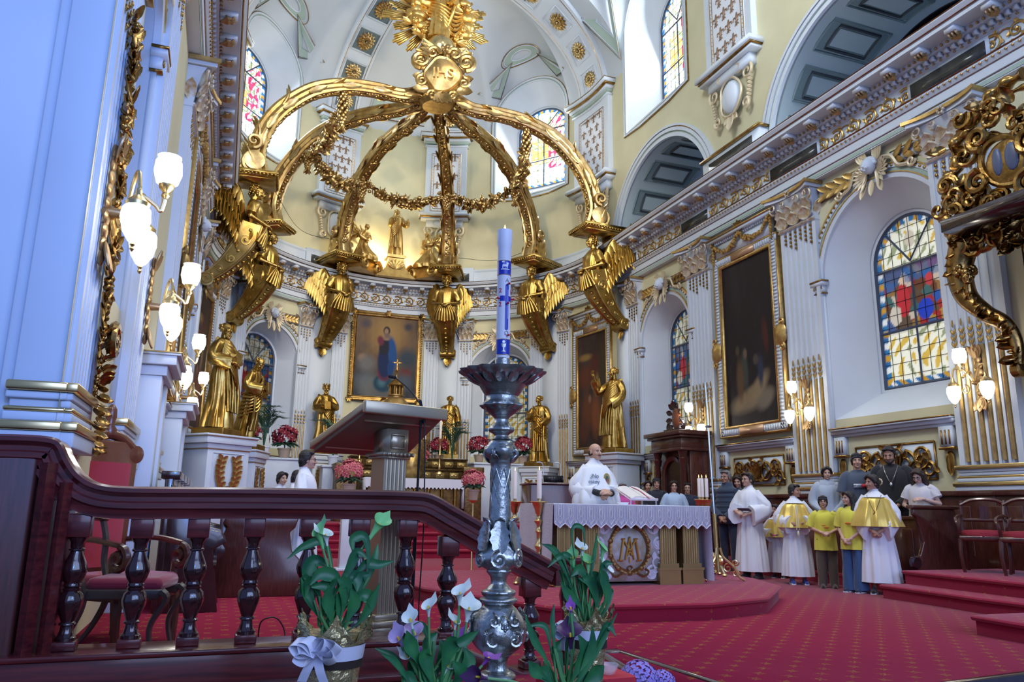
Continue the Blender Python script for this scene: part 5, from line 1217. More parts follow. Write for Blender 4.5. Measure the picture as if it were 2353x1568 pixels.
# ---------------------------------------------------------------- saints on pedestals along the apse
def sp(phi, r=5.15): return (CX+r*sin(R_(phi)), CY+r*cos(R_(phi)))
def glow(e):
 for k in range(5): e.tube(smoothpath([(-.3+.02*k, -.28, 1.0), (-.36, -.3, 1.45), (-.38+.03*k, -.3, 1.75)], 4), .012, 5)
def staff(e): e.tube([(-.33, -.2, .1), (-.30, -.25, 1.7)], .016, 6); e.tube(spiral(-.30, 1.82, .1, -PI/2, .9, 12, .3)[:, [0, 1]] @ np.array([[1, 0, 0], [0, 0, 1]])+np.array((0, -.25, 0)), .016, 5)
for i, (phi, ph, H, lab, kw, rr, ped) in enumerate((
 (-22, 2.62, 2.05, 'gilded crowned saint in a mantle left of the Madonna painting', dict(la='hold', ra='across', crown='crown', book=True, yaw=-.35, beard=True), 5.1, True),
 (21.6, 2.62, 1.95, 'gilded beardless saint between lectern and paschal candle', dict(la='across', ra='down', yaw=.1), 5.1, True),
 (60.5, 2.35, 2.1, 'gilded saint with hand on chest in front of the right outer angel pier', dict(la='across', ra='low', yaw=-.2, kind='f'), 5.1, True),
 (-58, 2.45, 2.1, 'gilded bearded saint looking down at his book, second from left', dict(la='hold', ra='hold', book=True, beard=True, pitch=.5, yaw=-.5, lean=.12), 4.9, True),
 (-88, 2.45, 2.2, 'gilded bald saint at the far left, turned away in a heavy cloak', dict(la='clasp', ra='across', beard=True, yaw=-.3), 4.55, True),
 (92, 2.35, 2.2, 'gilded bearded saint raising one hand in front of the tall apse painting', dict(la='raise', ra='low', beard=True, yaw=-.3), 4.75, True))):
 x, y = sp(phi, rr); face = atan2(CX-x, -(11-y))
 rz = -R_(phi)*.75 if abs(phi) < 80 else -R_(phi)*.8
 if phi == -58: rz = R_(70); x, y = at(566, 1036, Y=19.2)[:2]; ph = at(566, 1036, Y=19.2)[2]
 if phi == -88: rz = R_(62); x, y = at(497, 1003, Y=16.6)[:2]; ph = at(497, 1003, Y=16.6)[2]
 if phi == 92: x, y = at(1412, 1044, Y=18.3)[:2]; ph = at(1412, 1044, Y=18.3)[2]
 if phi == 21.6: x, y = sp(24.5, 5.1)
 statue(lab, (x, y, ph), rz, H, seed=i+2, **kw)
 pedestal(('white pedestal under the crowned saint', 'white pedestal under the beardless saint behind the high altar', 'white pedestal under the saint with hand on chest', 'white pedestal under the reading saint', 'tall white pedestal with gold sprays under the far left saint', 'white pedestal with gold leaf emblem behind the celebrant')[i], (x, y, .68 if i < 3 else 0.0), rz if i != 4 else R_(40), ph-(.68 if i < 3 else 0.0), w=.95 if i < 4 else 1.15, d=.75 if i < 4 else .95)
# ---------------------------------------------------------------- paintings
def canvas(nu, nv, fn):
 U, V = np.meshgrid(np.linspace(0, 1, nu), np.linspace(0, 1, nv), indexing='ij'); return fn(U, V)
def blob(C, U, V, u, v, ru, rv, col, soft=.25, ang=0):
 du, dv = U-u, V-v; c_, s_ = cos(ang), sin(ang); a, b = (du*c_+dv*s_)/ru, (-du*s_+dv*c_)/rv; d = np.sqrt(a*a+b*b); w = np.clip((1+soft-d)/(2*soft), 0, 1)[..., None]; C[:] = C*(1-w)+np.array(col)*w
def noise2(U, V, k, seed):
 rg = np.random.default_rng(seed); z = 0
 for i in range(8): f = rg.normal(size=2)*k; z = z+np.sin(f[0]*U+f[1]*V+rg.random()*6.28)
 return z/8
def p_centre(U, V):
 C = np.empty(U.shape+(3,)); n = noise2(U, V, 9, 2)[..., None]; C[:] = (.10, .10, .11); C += n*.05
 blob(C, U, V, .5, .78, .42, .32, (.42, .24, .09), .9); blob(C, U, V, .5, .82, .2, .2, (.55, .36, .14), .8); C += noise2(U, V, 22, 3)[..., None]*.03
 for (u, v, r, col) in ((.15, .9, .07, (.16, .13, .13)), (.84, .9, .06, (.1, .09, .11)), (.13, .62, .05, (.20, .15, .11)), (.12, .47, .06, (.45, .30, .20)), (.2, .40, .12, (.26, .25, .24)), (.22, .17, .15, (.22, .24, .25)), (.82, .31, .08, (.25, .06, .05)), (.80, .2, .12, (.14, .17, .2)), (.3, .06, .15, (.25, .25, .24)), (.55, .04, .2, (.2, .2, .2)), (.85, .5, .14, (.07, .10, .13))): blob(C, U, V, u, v, r*1.1, r*.8, col, .5)
 blob(C, U, V, .47, .17, .15, .11, (.03, .10, .15), .15); blob(C, U, V, .45, .18, .06, .05, (.12, .26, .32), .5)
 blob(C, U, V, .48, .30, .10, .10, (.35, .05, .06), .2); blob(C, U, V, .50, .48, .13, .26, (.015, .04, .14), .15, -.08); blob(C, U, V, .60, .55, .07, .2, (.03, .13, .36), .2, .15); blob(C, U, V, .58, .36, .05, .1, (.02, .09, .27), .2); blob(C, U, V, .46, .62, .08, .1, (.03, .03, .05), .2); blob(C, U, V, .40, .70, .05, .06, (.25, .05, .09), .3, .5)
 blob(C, U, V, .49, .73, .05, .025, (.42, .27, .18), .3); blob(C, U, V, .49, .83, .055, .055, (.06, .035, .03), .2); blob(C, U, V, .485, .82, .033, .04, (.50, .33, .22), .25); blob(C, U, V, .5, .77, .05, .03, (.3, .2, .18), .4)
 C = C**1.18*.72
 return np.clip(C, .004, 1)
def p_dark(seed, warm):
 def f(U, V):
  C = np.empty(U.shape+(3,)); C[:] = (.018, .014, .016); C += np.clip(noise2(U, V, 14, seed), 0, 1)[..., None]*np.array((.012, .01, .012))
  if not warm:
   for (u, v, ru, rv, col, an) in ((.45, .14, .35, .06, (.20, .15, .09), .08), (.62, .20, .20, .055, (.26, .19, .11), .35), (.35, .15, .2, .04, (.24, .17, .09), .25), (.75, .13, .15, .05, (.18, .15, .11), .2), (.38, .32, .06, .12, (.05, .06, .05), .1), (.28, .27, .07, .12, (.11, .06, .03), 0), (.40, .42, .035, .03, (.16, .10, .07), 0), (.68, .30, .05, .09, (.03, .04, .07), 0), (.6, .37, .05, .03, (.08, .06, .05), 0), (.8, .5, .05, .10, (.07, .02, .015), .2), (.25, .45, .04, .03, (.07, .05, .03), 0)): blob(C, U, V, u, v, ru, rv, col, .35, an)
  else:
   C += np.array((.03, .015, .008)); C += np.clip(noise2(U, V, 20, 4), 0, 1)[..., None]*.03
   for (u, v, ru, rv, col) in ((.25, .80, .22, .03, (.25, .15, .05)), (.3, .62, .28, .10, (.12, .04, .02)), (.6, .68, .2, .12, (.10, .03, .02)), (.82, .6, .14, .35, (.06, .04, .02)), (.30, .3, .16, .16, (.14, .05, .025)), (.6, .28, .14, .18, (.20, .07, .03)), (.85, .2, .1, .2, (.12, .05, .03)), (.4, .42, .05, .035, (.24, .13, .08)), (.62, .47, .05, .035, (.2, .12, .08)), (.66, .55, .06, .08, (.26, .16, .06)), (.2, .15, .15, .1, (.10, .04, .03))): blob(C, U, V, u, v, ru, rv, col, .4)
  return np.clip(C, .004, 1)
 return f
def painting(lab, s, v0, v1, w, fn, style='gold', out=.10, tilt=.0, res=(90, 120)):
 """framed canvas hung on the wall (s, height)"""
 c = WM(np.array([(s, v0, 0)]))[0]; n = WM(np.array([(s, v0, 1.0)]))[0]-c; root = thing('framed_painting', lab, 'painting', tuple(c), atan2(n[0], -n[1])); H = v1-v0
 T = lambda p: np.stack([p[:, 0], -out-p[:, 2]-tilt*p[:, 1]/H, p[:, 1]], 1)
 fw = .17 if style == 'gold' else .24; a = w/2
 def fr(m, prof, e=0):
  L = [(-a-e, -e), (a+e, -e), (a+e, H+e), (-a-e, H+e)]; d = [(1, 1), (-1, 1), (-1, -1), (1, -1)]
  m.grid([[(x+dx*p[0], y+dy*p[0], p[1]) for p in prof] for (x, y), (dx, dy) in zip(L, d)], cu=True)
 m = M(T)
 if style == 'gold':
  m.m = 0; fr(m, [(0, -.08), (0, .03), (.03, .06), (.06, .05), (.09, .025), (.13, .015), (.15, .03), (.17, .02), (.17, -.02)])
  for i in range(int(H*2/.16)):
   for sx in (-1, 1): m.leaf((sx*(a-.03), .08+i*.08, .05), (0, 1, 0), (0, 0, 1), .10, .06, .3, 2, n=3)
  m.build('frame', [GOLDD], root, smooth=30)
  m = M(T)
  for x, y in ((-a+.05, .05), (a-.05, .05), (-a+.05, H-.05), (a-.05, H-.05), (0, .04), (0, H-.04)):
   for k in range(6): al = k*PI/3; m.leaf((x, y, .05), (cos(al), sin(al), 0), (0, 0, 1), .14, .08, .3, 2, n=4)
  m.build('corner_leaves', [GOLDD], root)
 else:
  m.m = 0; fr(m, [(0, -.08), (0, .05), (.05, .06), (.17, .06), (.19, .03), (.22, .03), (.24, .0)]); m.m = 1; fr(m, [(.18, .03), (.18, .07), (.235, .07), (.24, .0)]); fr(m, [(-.01, -.08), (-.01, .07), (.025, .07), (.025, .0)])
  m.build('frame', [WHITE, GOLD], root, smooth=0)
  m = M(T)
  for y in np.arange(.06, H, .075):
   for sx in (-1, 1): m.box((sx*(a-.105), y, .07), (.11, .04, .025))
  for x in np.arange(-a+.1, a, .075):
   if abs(x) > w*.19:
    for y in (.10, H-.10): m.box((x, y, .07), (.04, .11, .025))
  m.build('frame_flutes', [WHITE], root, smooth=0)
  m = M(T)
  for sx in (-1, 1):
   m.lathe([(.14, -.02), (.16, .02), (.12, .06), (.02, .09)], 16, (sx*(a-.02), H*.47, .06), mod=lambda a_, i, z: 1+.5*np.abs(np.sin(a_)))
   for sy in (-1, 1):
    s_ = spiral(sx*(a+.02), H*.47+sy*.26, .09, -PI/2*sy, sx*sy*1.3, 14); m.tube(np.c_[s_, np.full(14, .08)], .026, 5, up=(0, 0, 1))
  m.build('side_cartouche', [GOLD], root)
  m = M(T)
  for y in (.10, H-.10): m.box((0, y, .075), (w*.36, .16, .03))
  m.build('name_plate', [mat('pinkish_gold', (.55, .34, .20), .4, .5)], root, smooth=0)
  m = M(T); m.m = 0; m.box((0, H+.20, .04), (w*.92, .36, .06)); m.box((0, H+.44, .09), (w*1.02, .07, .2)); m.m = 1; m.box((0, H+.485, .1), (w*1.06, .03, .24)); m.m = 0
  for x in np.arange(-w*.42, w*.43, .07): m.box((x, H+.37, .09), (.035, .06, .06))
  m.build('pediment', [WHITE, GOLD], root, smooth=0)
  m = M(T); rg = random.Random(3)
  for sx in (-1, 1):
   for i in range(16):
    t = i/15; p = np.array((sx*(t*w*.45), H+.36-.30*4*t*(1-t)*.9, .12))
    for k in range(3): m.ell(p+np.array((rg.uniform(-.04, .04), rg.uniform(-.04, .04), rg.uniform(0, .03))), .042, 6, 5)
   for i in range(7): m.ell((sx*w*.46, H+.34-.07*i, .1), (.06-.005*i, .045, .04), 6, 5)
   for k in range(5): al = R_(20+35*k); m.leaf((0, H+.42, .12), (sx*cos(al), sin(al), 0), (0, 0, 1), .26, .14, .4, 3, n=5)
  m.build('festoon', [GOLD], root)
 m = M(T); nu, nv = res; b = a-(.16 if style == 'gold' else .235); P = np.zeros((nu, nv, 3)); P[..., 0] = np.linspace(-b, b, nu)[:, None]; P[..., 1] = np.linspace(.16 if style == 'gold' else .235, H-(.16 if style == 'gold' else .235), nv)[None]; P[..., 2] = .0
 m.grid(P); m.build('canvas', [attrmat('oil_paint', .6)], root, smooth=0, col=canvas(nu, nv, fn).reshape(-1, 3))
 return root
painting('gold-framed painting of a robed woman in blue above the high altar', sA(.8), 4.5, 7.55, 2.42, p_centre, 'gold', .16, .10, (150, 190))
painting('very dark painting in a white and gold frame on the right wall', sR(13.36), 2.66, 6.78, 2.2, p_dark(3, False), 'white')
painting('tall reddish-brown painting in a white frame behind the hand-raising saint', sA(80), 2.68, 6.62, 1.95, p_dark(5, True), 'white')
painting('tall painting at the left apse corner, seen edge-on', sA(-80), 2.68, 6.62, 1.95, p_dark(6, True), 'white', res=(30, 40))
painting('tall painting on the left wall between the lamps, seen edge-on', sL(13.36), 2.66, 6.78, 2.2, p_dark(7, False), 'white', res=(30, 40))
# ---------------------------------------------------------------- wall lamps
LAMPG = mat('lamp_glass', (.95, .95, .95), .3, emit=(1, .96, .88), estr=2.6)
def sconce(label, s, v, pow_=16, h0=.13, sc=1.0):
 c = WM(np.array([(s, v, h0)]))[0]; n = WM(np.array([(s, v, h0+1.0)]))[0]-c; rz = atan2(n[0], -n[1])
 root = thing('wall_lamp', label, 'wall lamp', tuple(c), rz, 'brass wall lamps with white glass shades')
 m = M(lambda p: p*sc)
 for k in range(9): z = -.42+.1*k; m.ell((0, -.02, z), (.05+.035*sin(PI*k/8), .025, .06), 8)
 for sy in (-1, 1):
  for k in range(3): m.leaf((0, -.03, sy*.3), ((k-1)*.5, -.1, sy), (0, -1, 0), .24, .1, .3, 3, n=5)
 m.cap((0, -.02, -.08), (0, -.16, -.08), .045, .03, 8); m.build('back_plate', [mat('antique_gilding', (.42, .27, .13), .4, .8)], root, smooth=60)
 def shade(p, up, nm):
  m = M(lambda q: (q+np.array(p))*sc)
  pr = [(.035, 0), (.075, .03), (.098, .11), (.092, .19), (.078, .215), (.084, .235)] if up else [(.012, -.27), (.035, -.255), (.075, -.19), (.098, -.10), (.092, -.03), (.07, .0)]
  m.lathe(pr if up else pr, 20, mod=lambda a_, i, z: 1+.015*np.cos(10*a_)); sh = m.build('glass_shade', [LAMPG], root, smooth=60)
  g = M(lambda q: (q+np.array(p))*sc)
  if up: g.lathe([(.015, -.09), (.03, -.07), (.02, -.045), (.05, -.01), (.055, .015), (.04, .015)], 14)
  else:
   g.lathe([(.075, -.01), (.08, .02), (.05, .05), (.025, .08), (.02, .12)], 14); g.build('shade_holder', [BRASS], sh, smooth=40); g = M(g.T); g.lathe([(.004, -.33), (.016, -.31), (.008, -.295), (.018, -.28), (.012, -.265)], 10)
  g.build('shade_holder' if up else 'finial', [BRASS], sh, smooth=40)
 m = M(lambda p: p*sc)
 m.tube(smoothpath([(0, -.15, -.08), (0, -.20, .08), (-.0, -.32, .02), (0, -.36, -.02), (0, -.38, .07)], 6), .014, 6); m.build('arm', [BRASS], root)
 shade((0, -.38, .17), True, 'u')
 for sx in (-1, 1):
  m = M(lambda p: p*sc); m.tube(smoothpath([(0, -.14, -.08), (sx*.12, -.18, .12), (sx*.24, -.22, .16), (sx*.27, -.24, .05), (sx*.27, -.24, .02)], 6), .014, 6)
  s_ = spiral(sx*.13, -.17, .08, PI/2, sx*1.3, 14); m.tube(np.c_[s_[:, 0], np.full(14, -.17), s_[:, 1]], .010, 5, up=(0, 1, 0)); m.build('arm', [BRASS], root)
  shade((sx*.27, -.24, -.10), False, 'd')
 p = c+unit(n)*.55*sc; point('wall_lamp_light', tuple(p+np.array((0, 0, .05))), pow_, (1, .94, .82), .1)
 return root
sconce('brass wall lamp nearest the viewer on the left, three glowing shades', sL(5.78), 3.14, 20, h0=.05, sc=1.0)
sconce('brass wall lamp second along the left wall', sL(8.3), 3.08, 16); sconce('brass wall lamp third along the left wall', sL(11.75), 3.05, 14); sconce('brass wall lamp farthest along the left wall', sL(15.2), 3.05, 14)
sconce('brass wall lamp beside the wooden throne', sR(15.15), 3.12, 14); sconce('brass wall lamp on the pilaster right of the dark painting', sR(11.66), 3.10, 16); sconce('brass wall lamp at the right edge, on the pilaster past the big window', sR(8.06), 3.05, 16)
# ---------------------------------------------------------------- people
LIP = mat('lips', (.42, .17, .15), .45); LIPD = mat('lips_dark', (.30, .12, .10), .45); EYEW = mat('eye_white', (.7, .68, .66), .3); EYED = mat('eye_dark', (.015, .010, .008), .3)
SKINS = {'pale': mat('skin_pale', (.62, .38, .29), .5), 'mid': SKIN, 'tan': SKIN2}
HAIRC = {'black': (.012, .010, .012), 'brown': (.035, .018, .012), 'grey': (.16, .15, .15), 'dark': (.018, .012, .010)}
def cloth(name, col, rough=.85, **k): return mat('cloth_'+name, col, rough, sheen=.3, bump=.08, bscale=120, **k)
ALB = cloth('white_alb', (.78, .79, .83)); GCAPE = mat('gold_satin', (.72, .50, .10), .30, .35, sheen=.3); DENIM = cloth('denim', (.035, .085, .20)); DDENIM = cloth('dark_denim', (.012, .022, .06)); BLACK = cloth('black', (.010, .010, .013))
def top(parent, X, P, mt, hem=.86, wid=1.0, sl=1.0, name='shirt', loose=0.0, folds=7, seed=1, neck=.075, cuff=.05, am=.006, seat=False, collar=None):
 m = M(X); b = wid
 ringloft(m, [(hem, 0, .0, (.185+loose)*b, .135+loose, am*1.6), (hem+.14, 0, .0, (.178+loose)*b, .13+loose, am*1.3), (1.12, 0, -.005, (.165+loose*.8)*b, .123+loose*.8, am), (1.30, 0, -.002, .186*b+loose*.5, .132+loose*.5, am*.7), (1.40, 0, .008, .192*b, .115+loose*.3, am*.4), (1.455, 0, .02, .13*b, .085, .002), (1.50, 0, .03, neck, neck*.95, 0)], 48, folds, seed, .6, .2)
 for i, sx in enumerate((-1, 1)):
  e, w = np.array(P[i][0]), np.array(P[i][1]); s0 = np.array((sx*.115*b, .012, 1.422))
  sh = np.array((sx*.178*b, .01, 1.385)); pts = [s0, sh, e, e+(w-e)*.93] if sl >= 1 else [s0, sh, sh+(e-sh)*.5, sh+(e-sh)*min(1, sl*1.2)]
  sleeve(m, pts, [.066+loose*.2, .072+loose*.4, .062+loose*.6, cuff+loose*.3] if sl >= 1 else [.066+loose*.2, .074+loose*.4, .075+loose*.5, .078+loose*.5], 18, 4, am*.8, seed+i)
 return m.build(name, [mt], parent, smooth=75)
def trousers(parent, X, mt, flare=0, baggy=0, name='trousers', seed=2):
 m = M(X); ringloft(m, [(.80, 0, .01, .175, .13, .0), (.90, 0, .01, .172, .125, 0), (1.0, 0, .01, .16, .115, 0)], 32)
 for sx in (-1, 1): sleeve(m, [(sx*.09, .01, .93), (sx*.098, .0, .52), (sx*.105, .015, .045)], [.098+baggy, .075+baggy+flare*.3, .060+baggy+flare], 20, 5, .006, seed)
 return m.build(name, [mt], parent, smooth=75)
def shoes(parent, X, mt, sole=None):
 for sx in (-1, 1):
  m = M(X); m.m = 0; P = []
  for y, w, h in ((.09, .035, .07), (.06, .042, .10), (0, .042, .10), (-.08, .048, .075), (-.15, .045, .055), (-.19, .025, .04)): P.append([(sx*.11+w*cos(a), y, max(.012, .012+h*sin(a))) for a in np.linspace(0, PI, 9)])
  m.loft(P); m.m = 1; m.loft([[(sx*.11+x, y, z) for x, y in ((-.045, .09), (.045, .09), (.052, -.08), (.035, -.19), (-.035, -.19), (-.052, -.08))] for z in (.0, .022)])
  m.build('shoe', [mt, sole or mt], parent, smooth=60)
def albrobe(parent, X, P, hem=.12, wide=1.0, seed=1, sl=.13, name='alb', mt=None):
 m = M(X); ringloft(m, [(hem, 0, .01, .26*wide, .225, .022), (hem+.25, 0, .005, .245*wide, .205, .018), (.70, 0, .0, .215*wide, .17, .014), (.98, 0, .0, .195, .148, .010), (1.14, 0, -.005, .182, .135, .006), (1.30, 0, 0, .192, .138, .005), (1.41, 0, .01, .188, .112, .003), (1.46, 0, .02, .12, .085, .001), (1.515, 0, .03, .066, .066, 0), (1.545, 0, .032, .062, .062, 0)], 72, 9, seed, .7, .1)
 for i, sx in enumerate((-1, 1)):
  e, w = np.array(P[i][0]), np.array(P[i][1]); sleeve(m, [(sx*.115, .012, 1.42), e*.5+np.array((sx*.19, .01, 1.38))*.5, e, e+(w-e)*.80], [.072, .082, .095, sl], 22, 5, .008, seed+i, .10)
 return m.build(name, [mt or ALB], parent, smooth=75)
def cape(parent, X, seed=1):
 m = M(X); ringloft(m, [(.985, 0, -.02, .365, .265, .030), (1.10, 0, -.02, .325, .235, .022), (1.25, 0, -.005, .262, .185, .012), (1.38, 0, .005, .212, .14, .004), (1.45, 0, .02, .14, .10, 0), (1.49, 0, .03, .08, .075, 0)], 72, 9, seed, .8, .1, caps=False); m.build('gold_cape', [GCAPE], parent, smooth=75)
 m = M(X); ringloft(m, [(1.415, 0, .0, .175, .135, .0), (1.47, 0, .02, .112, .094, 0), (1.51, 0, .028, .068, .07, 0)], 40, caps=False); m.build('collar', [ALB], parent, smooth=75)
def hairdo(parent, X, q, style, col, kind, long_=.0, part=0):
 mt = mat('hair_'+col, HAIRC[col], .42, bump=.5, bscale=90); m = M()
 m.ell((0, .026, .044), (.088, .095, .092), 18); m.ell((0, .055, -.012), (.084, .066, .082), 16); m.ell((0, .07, -.06), (.062, .04, .05), 12)
 for sx in (-1, 1): m.ell((sx*.070, .022, .012), (.020, .045, .05), 10)
 if style in ('short', 'fringe'):
  for k in range(9): m.ell(((-4+k)*.016, -.050-.003*(4-abs(k-4)), .088+.004*(4-abs(k-4))+(0 if style == 'short' else -.006)), (.018, .034, .020), 8)
 if style == 'fringe':
  for k in range(9): m.ell(((-4+k)*.0165, -.079+.004*abs(k-4), .062-.004*abs(k-4)), (.014, .016, .026), 8)
  for sx in (-1, 1): m.ell((sx*.074, -.01, .01), (.016, .035, .04), 8)
 if style in ('long', 'pony', 'bun'):
  for sx in (-1, 1): m.chain([(sx*.012, -.072, .100), (sx*.055, -.060, .075), (sx*.078, -.010, .02)], [.022, .026, .028], 8)
 if style == 'long':
  for sx in (-1, 1): m.chain([(sx*.078, .0, .02), (sx*.088, .02, -.10), (sx*.095, .0, -.10-long_*.5), (sx*.09, -.03, -.10-long_)], [.034, .036, .042, .025], 10)
  m.chain([(0, .07, .0), (0, .10, -.14), (0, .11, -.12-long_)], [.08, .085, .055], 12)
  for sx in (-1, 1): m.chain([(sx*.05, .07, .0), (sx*.06, .09, -.14), (sx*.06, .10, -.12-long_)], [.05, .055, .04], 10)
 if style == 'bun': m.ell((0, .135, .02), (.042, .042, .042), 10); m.ell((0, .10, .0), (.05, .05, .05), 10)
 if style == 'balding':
  m = M(); m.ell((0, .042, -.012), (.081, .075, .052), 18)
 v, F = remesh(m, .0065, 1)
 v = v*(1+.012*np.sin(60*v[:, :1]+25*v[:, 1:2])*np.clip(1, 0, 1)) if style != 'balding' else v
 o = M(lambda p: X(q(p))); o.add(v, F); return o.build('hair', [mt], parent, smooth=180)
def glasses(parent, X, q):
 m = M(lambda p: X(q(p)))
 for sx in (-1, 1):
  m.tube([(sx*.032+.024*cos(a), -.096, .002+.018*sin(a)) for a in np.arange(14)*2*PI/14], .0024, 4, closed=True); m.tube([(sx*.055, -.094, .006), (sx*.078, -.05, .006), (sx*.082, .01, .0)], .0022, 4)
 m.tube([(-.009, -.098, .006), (.009, -.098, .006)], .0024, 4); m.build('glasses', [IRON], parent)
def person(label, loc, rz, H, kind='m', la='clasp', ra='clasp', skin='mid', hair=('short', 'dark', 0), yaw=0, pitch=0, roll=0, seat=False, slim=1.0, spec=False, hs=None, beard=None, group=None, legs=True, lean=0, hands=True, curl=.6):
 root = thing('person', label, 'person', loc, rz, group); S = H/1.75; hs = hs or (1.0 if H > 1.5 else 1.0+.16*(1.5-H)/.4)
 q, X, P = figure(root, [SKINS[skin], LIP if skin != 'tan' else LIPD, EYEW, EYED], S, la, ra, kind, yaw, pitch, roll, seat, slim, legs, hs, lean=lean, hands=hands, curl=curl)
 if hair: hairdo(root, X, q, hair[0], hair[1], kind, hair[2])
 if spec: glasses(root, X, q)
 if beard:
  m = M();
  m.chain([(-.030, -.088, -.050), (0, -.098, -.046), (.030, -.088, -.050)], [.0045, .0058, .0045], 6)
  if beard[1]:
   for k in range(9): a = (k-4)/4; m.ell((a*.050, -.078+.045*a*a, -.094+.030*a*a), (.017, .018, .022), 7)
  v, F = remesh(m, .004, 1); o = M(lambda p: X(q(p))); o.add(v, F); o.build('beard' if beard[1] else 'moustache', [mat('hair_'+beard[0], HAIRC[beard[0]], .42, bump=.5, bscale=90)], root, smooth=180)
 return root, X, P, q
def ztop(px, py, **k): return at(px, py, **k)
# celebrant behind the altar table
c = at(1367, 1020, Y=9.98); Hc = c[2]-.17
r, X, P, q = person('bald celebrant in a white chasuble with hands joined behind the altar table', (c[0], c[1], .17), R_(2), Hc, 'm', 'clasp', 'clasp', 'mid', ('balding', 'dark', 0), yaw=.18, slim=1.12, beard=('dark', False))
albrobe(r, X, P, sl=.10)
m = M(X); ringloft(m, [(.42, 0, -.02, .27, .23, .02), (.70, 0, -.03, .32, .245, .02), (.92, 0, -.035, .350, .245, .018), (1.06, 0, -.03, .335, .225, .014), (1.20, 0, -.01, .295, .185, .010), (1.33, 0, 0, .245, .158, .006), (1.42, 0, .01, .20, .125, .003), (1.465, 0, .02, .13, .092, 0), (1.52, 0, .03, .070, .072, 0), (1.55, 0, .032, .066, .068, 0)], 80, 7, 5, .8, .15)
m.build('chasuble', [cloth('chasuble', (.80, .82, .86))], r, smooth=75)
for i, sx in enumerate((-1, 1)):
 m = M(X); sleeve(m, [np.array(P[i][0]), np.array(P[i][0])*.3+np.array(P[i][1])*.7+np.array((0, -.05, 0)), np.array(P[i][1])+np.array((sx*.01, -.06, .01))], [.05, .046, .040], 14, 3, .002, 1); m.build('black_cuff', [BLACK], r, smooth=75)
h = M(X)
for i, sx in enumerate((-1, 1)): hand_geo(h, np.array((sx*.07, -.285, 1.075)), (-sx*.85, -.25, .15), (0, .7, -.5), (0, -.2, 1), 1.05, .55)
v, F = remesh(h, .006, 1); m = M(); m.add(v, F); m.build('joined_hands', [SKIN], r, smooth=180)
# printed image and lettering on the chasuble
m = M(X)
for k, (rr, mi, dy) in enumerate(((1.0, 0, 0), (.72, 1, .004), (.5, 2, .008))):
 m.m = mi; a_ = np.arange(24)*2*PI/24; ring = np.c_[.085+.055*rr*np.cos(a_)*(1 if k == 0 else .75), np.full(24, -.178-dy), 1.255+.088*rr*np.sin(a_)-(.01*k)]; ring[:, 1] += .45*np.clip(ring[:, 0], 0, 1)**2-.10*np.clip(1.30-ring[:, 2], 0, 1); m.add(np.vstack([ring, ring+np.array((0, .03, 0))]), [np.arange(24), np.array([(i, (i+1) % 24, (i+1) % 24+24, i+24) for i in range(24)])])
m.build('printed_emblem', [mat('print_gold', (.60, .48, .18), .6), mat('print_green', (.10, .22, .20), .6), mat('print_rose', (.36, .14, .12), .6)], r, smooth=0)
INK = mat('grey_blue_print', (.20, .25, .33), .7)
for k, (tx, zz, xx) in enumerate((('¿No', 1.30, -.10), ('estoy', 1.225, -.115), ('Yo', 1.15, -.07))):
 o = text_mesh(tx, .075, .004, 'lettering', INK, r, lambda p, zz=zz, xx=xx: X(np.stack([p[:, 0]+xx, -.172-.17*np.clip(1.30-(p[:, 1]+zz), 0, 1)+.35*(p[:, 0]+xx)**2-p[:, 2], p[:, 1]+zz], 1)))
# man in a padded jacket
c = at(1668, 1083, X=9.05)
r, X, P, q = person('grey-haired man with glasses in a dark padded jacket and jeans', (c[0], c[1], 0), R_(-62), c[2], 'm', 'low', 'low', 'tan', ('short', 'grey', 0), yaw=-.15, spec=True)
m = M(X)
for k in range(7): z = .80+.09*k; b = .20+.012*(k < 5); ringloft(m, [(z, 0, 0, b-.006, .148, .002), (z+.045, 0, 0, b+.012, .165, .002), (z+.088, 0, 0, b-.006, .148, .002)], 40)
ringloft(m, [(.82, 0, 0, .20, .155, .0), (1.3, 0, 0, .205, .155, 0), (1.42, 0, .01, .19, .12, 0), (1.47, 0, .02, .12, .10, 0), (1.55, 0, .03, .085, .085, 0)], 40)
for i, sx in enumerate((-1, 1)): sleeve(m, [(sx*.17, .01, 1.41), P[i][0], P[i][1]], [.095, .085, .065], 20, 9, .004, i)
m.build('padded_jacket', [cloth('navy_padded', (.022, .040, .075))], r, smooth=75); trousers(r, X, DDENIM); shoes(r, X, BLACK)
# woman with sunglasses on her head
c = at(1696, 1092, X=9.75)
r, X, P, q = person('long-haired woman with sunglasses on her head behind the man in the padded jacket', (c[0], c[1], 0), R_(-60), c[2], 'f', 'low', 'low', 'mid', ('long', 'brown', .2), pitch=.25, yaw=.1)
top(r, X, P, cloth('olive', (.05, .06, .04))); trousers(r, X, DDENIM); shoes(r, X, BLACK)
m = M(lambda p: X(q(p))); m.tube([(-.07, -.03, .11), (-.035, -.062, .115), (0, -.065, .115), (.035, -.062, .115), (.07, -.03, .11)], .012, 6, sq=.5); m.build('sunglasses', [IRON], r)
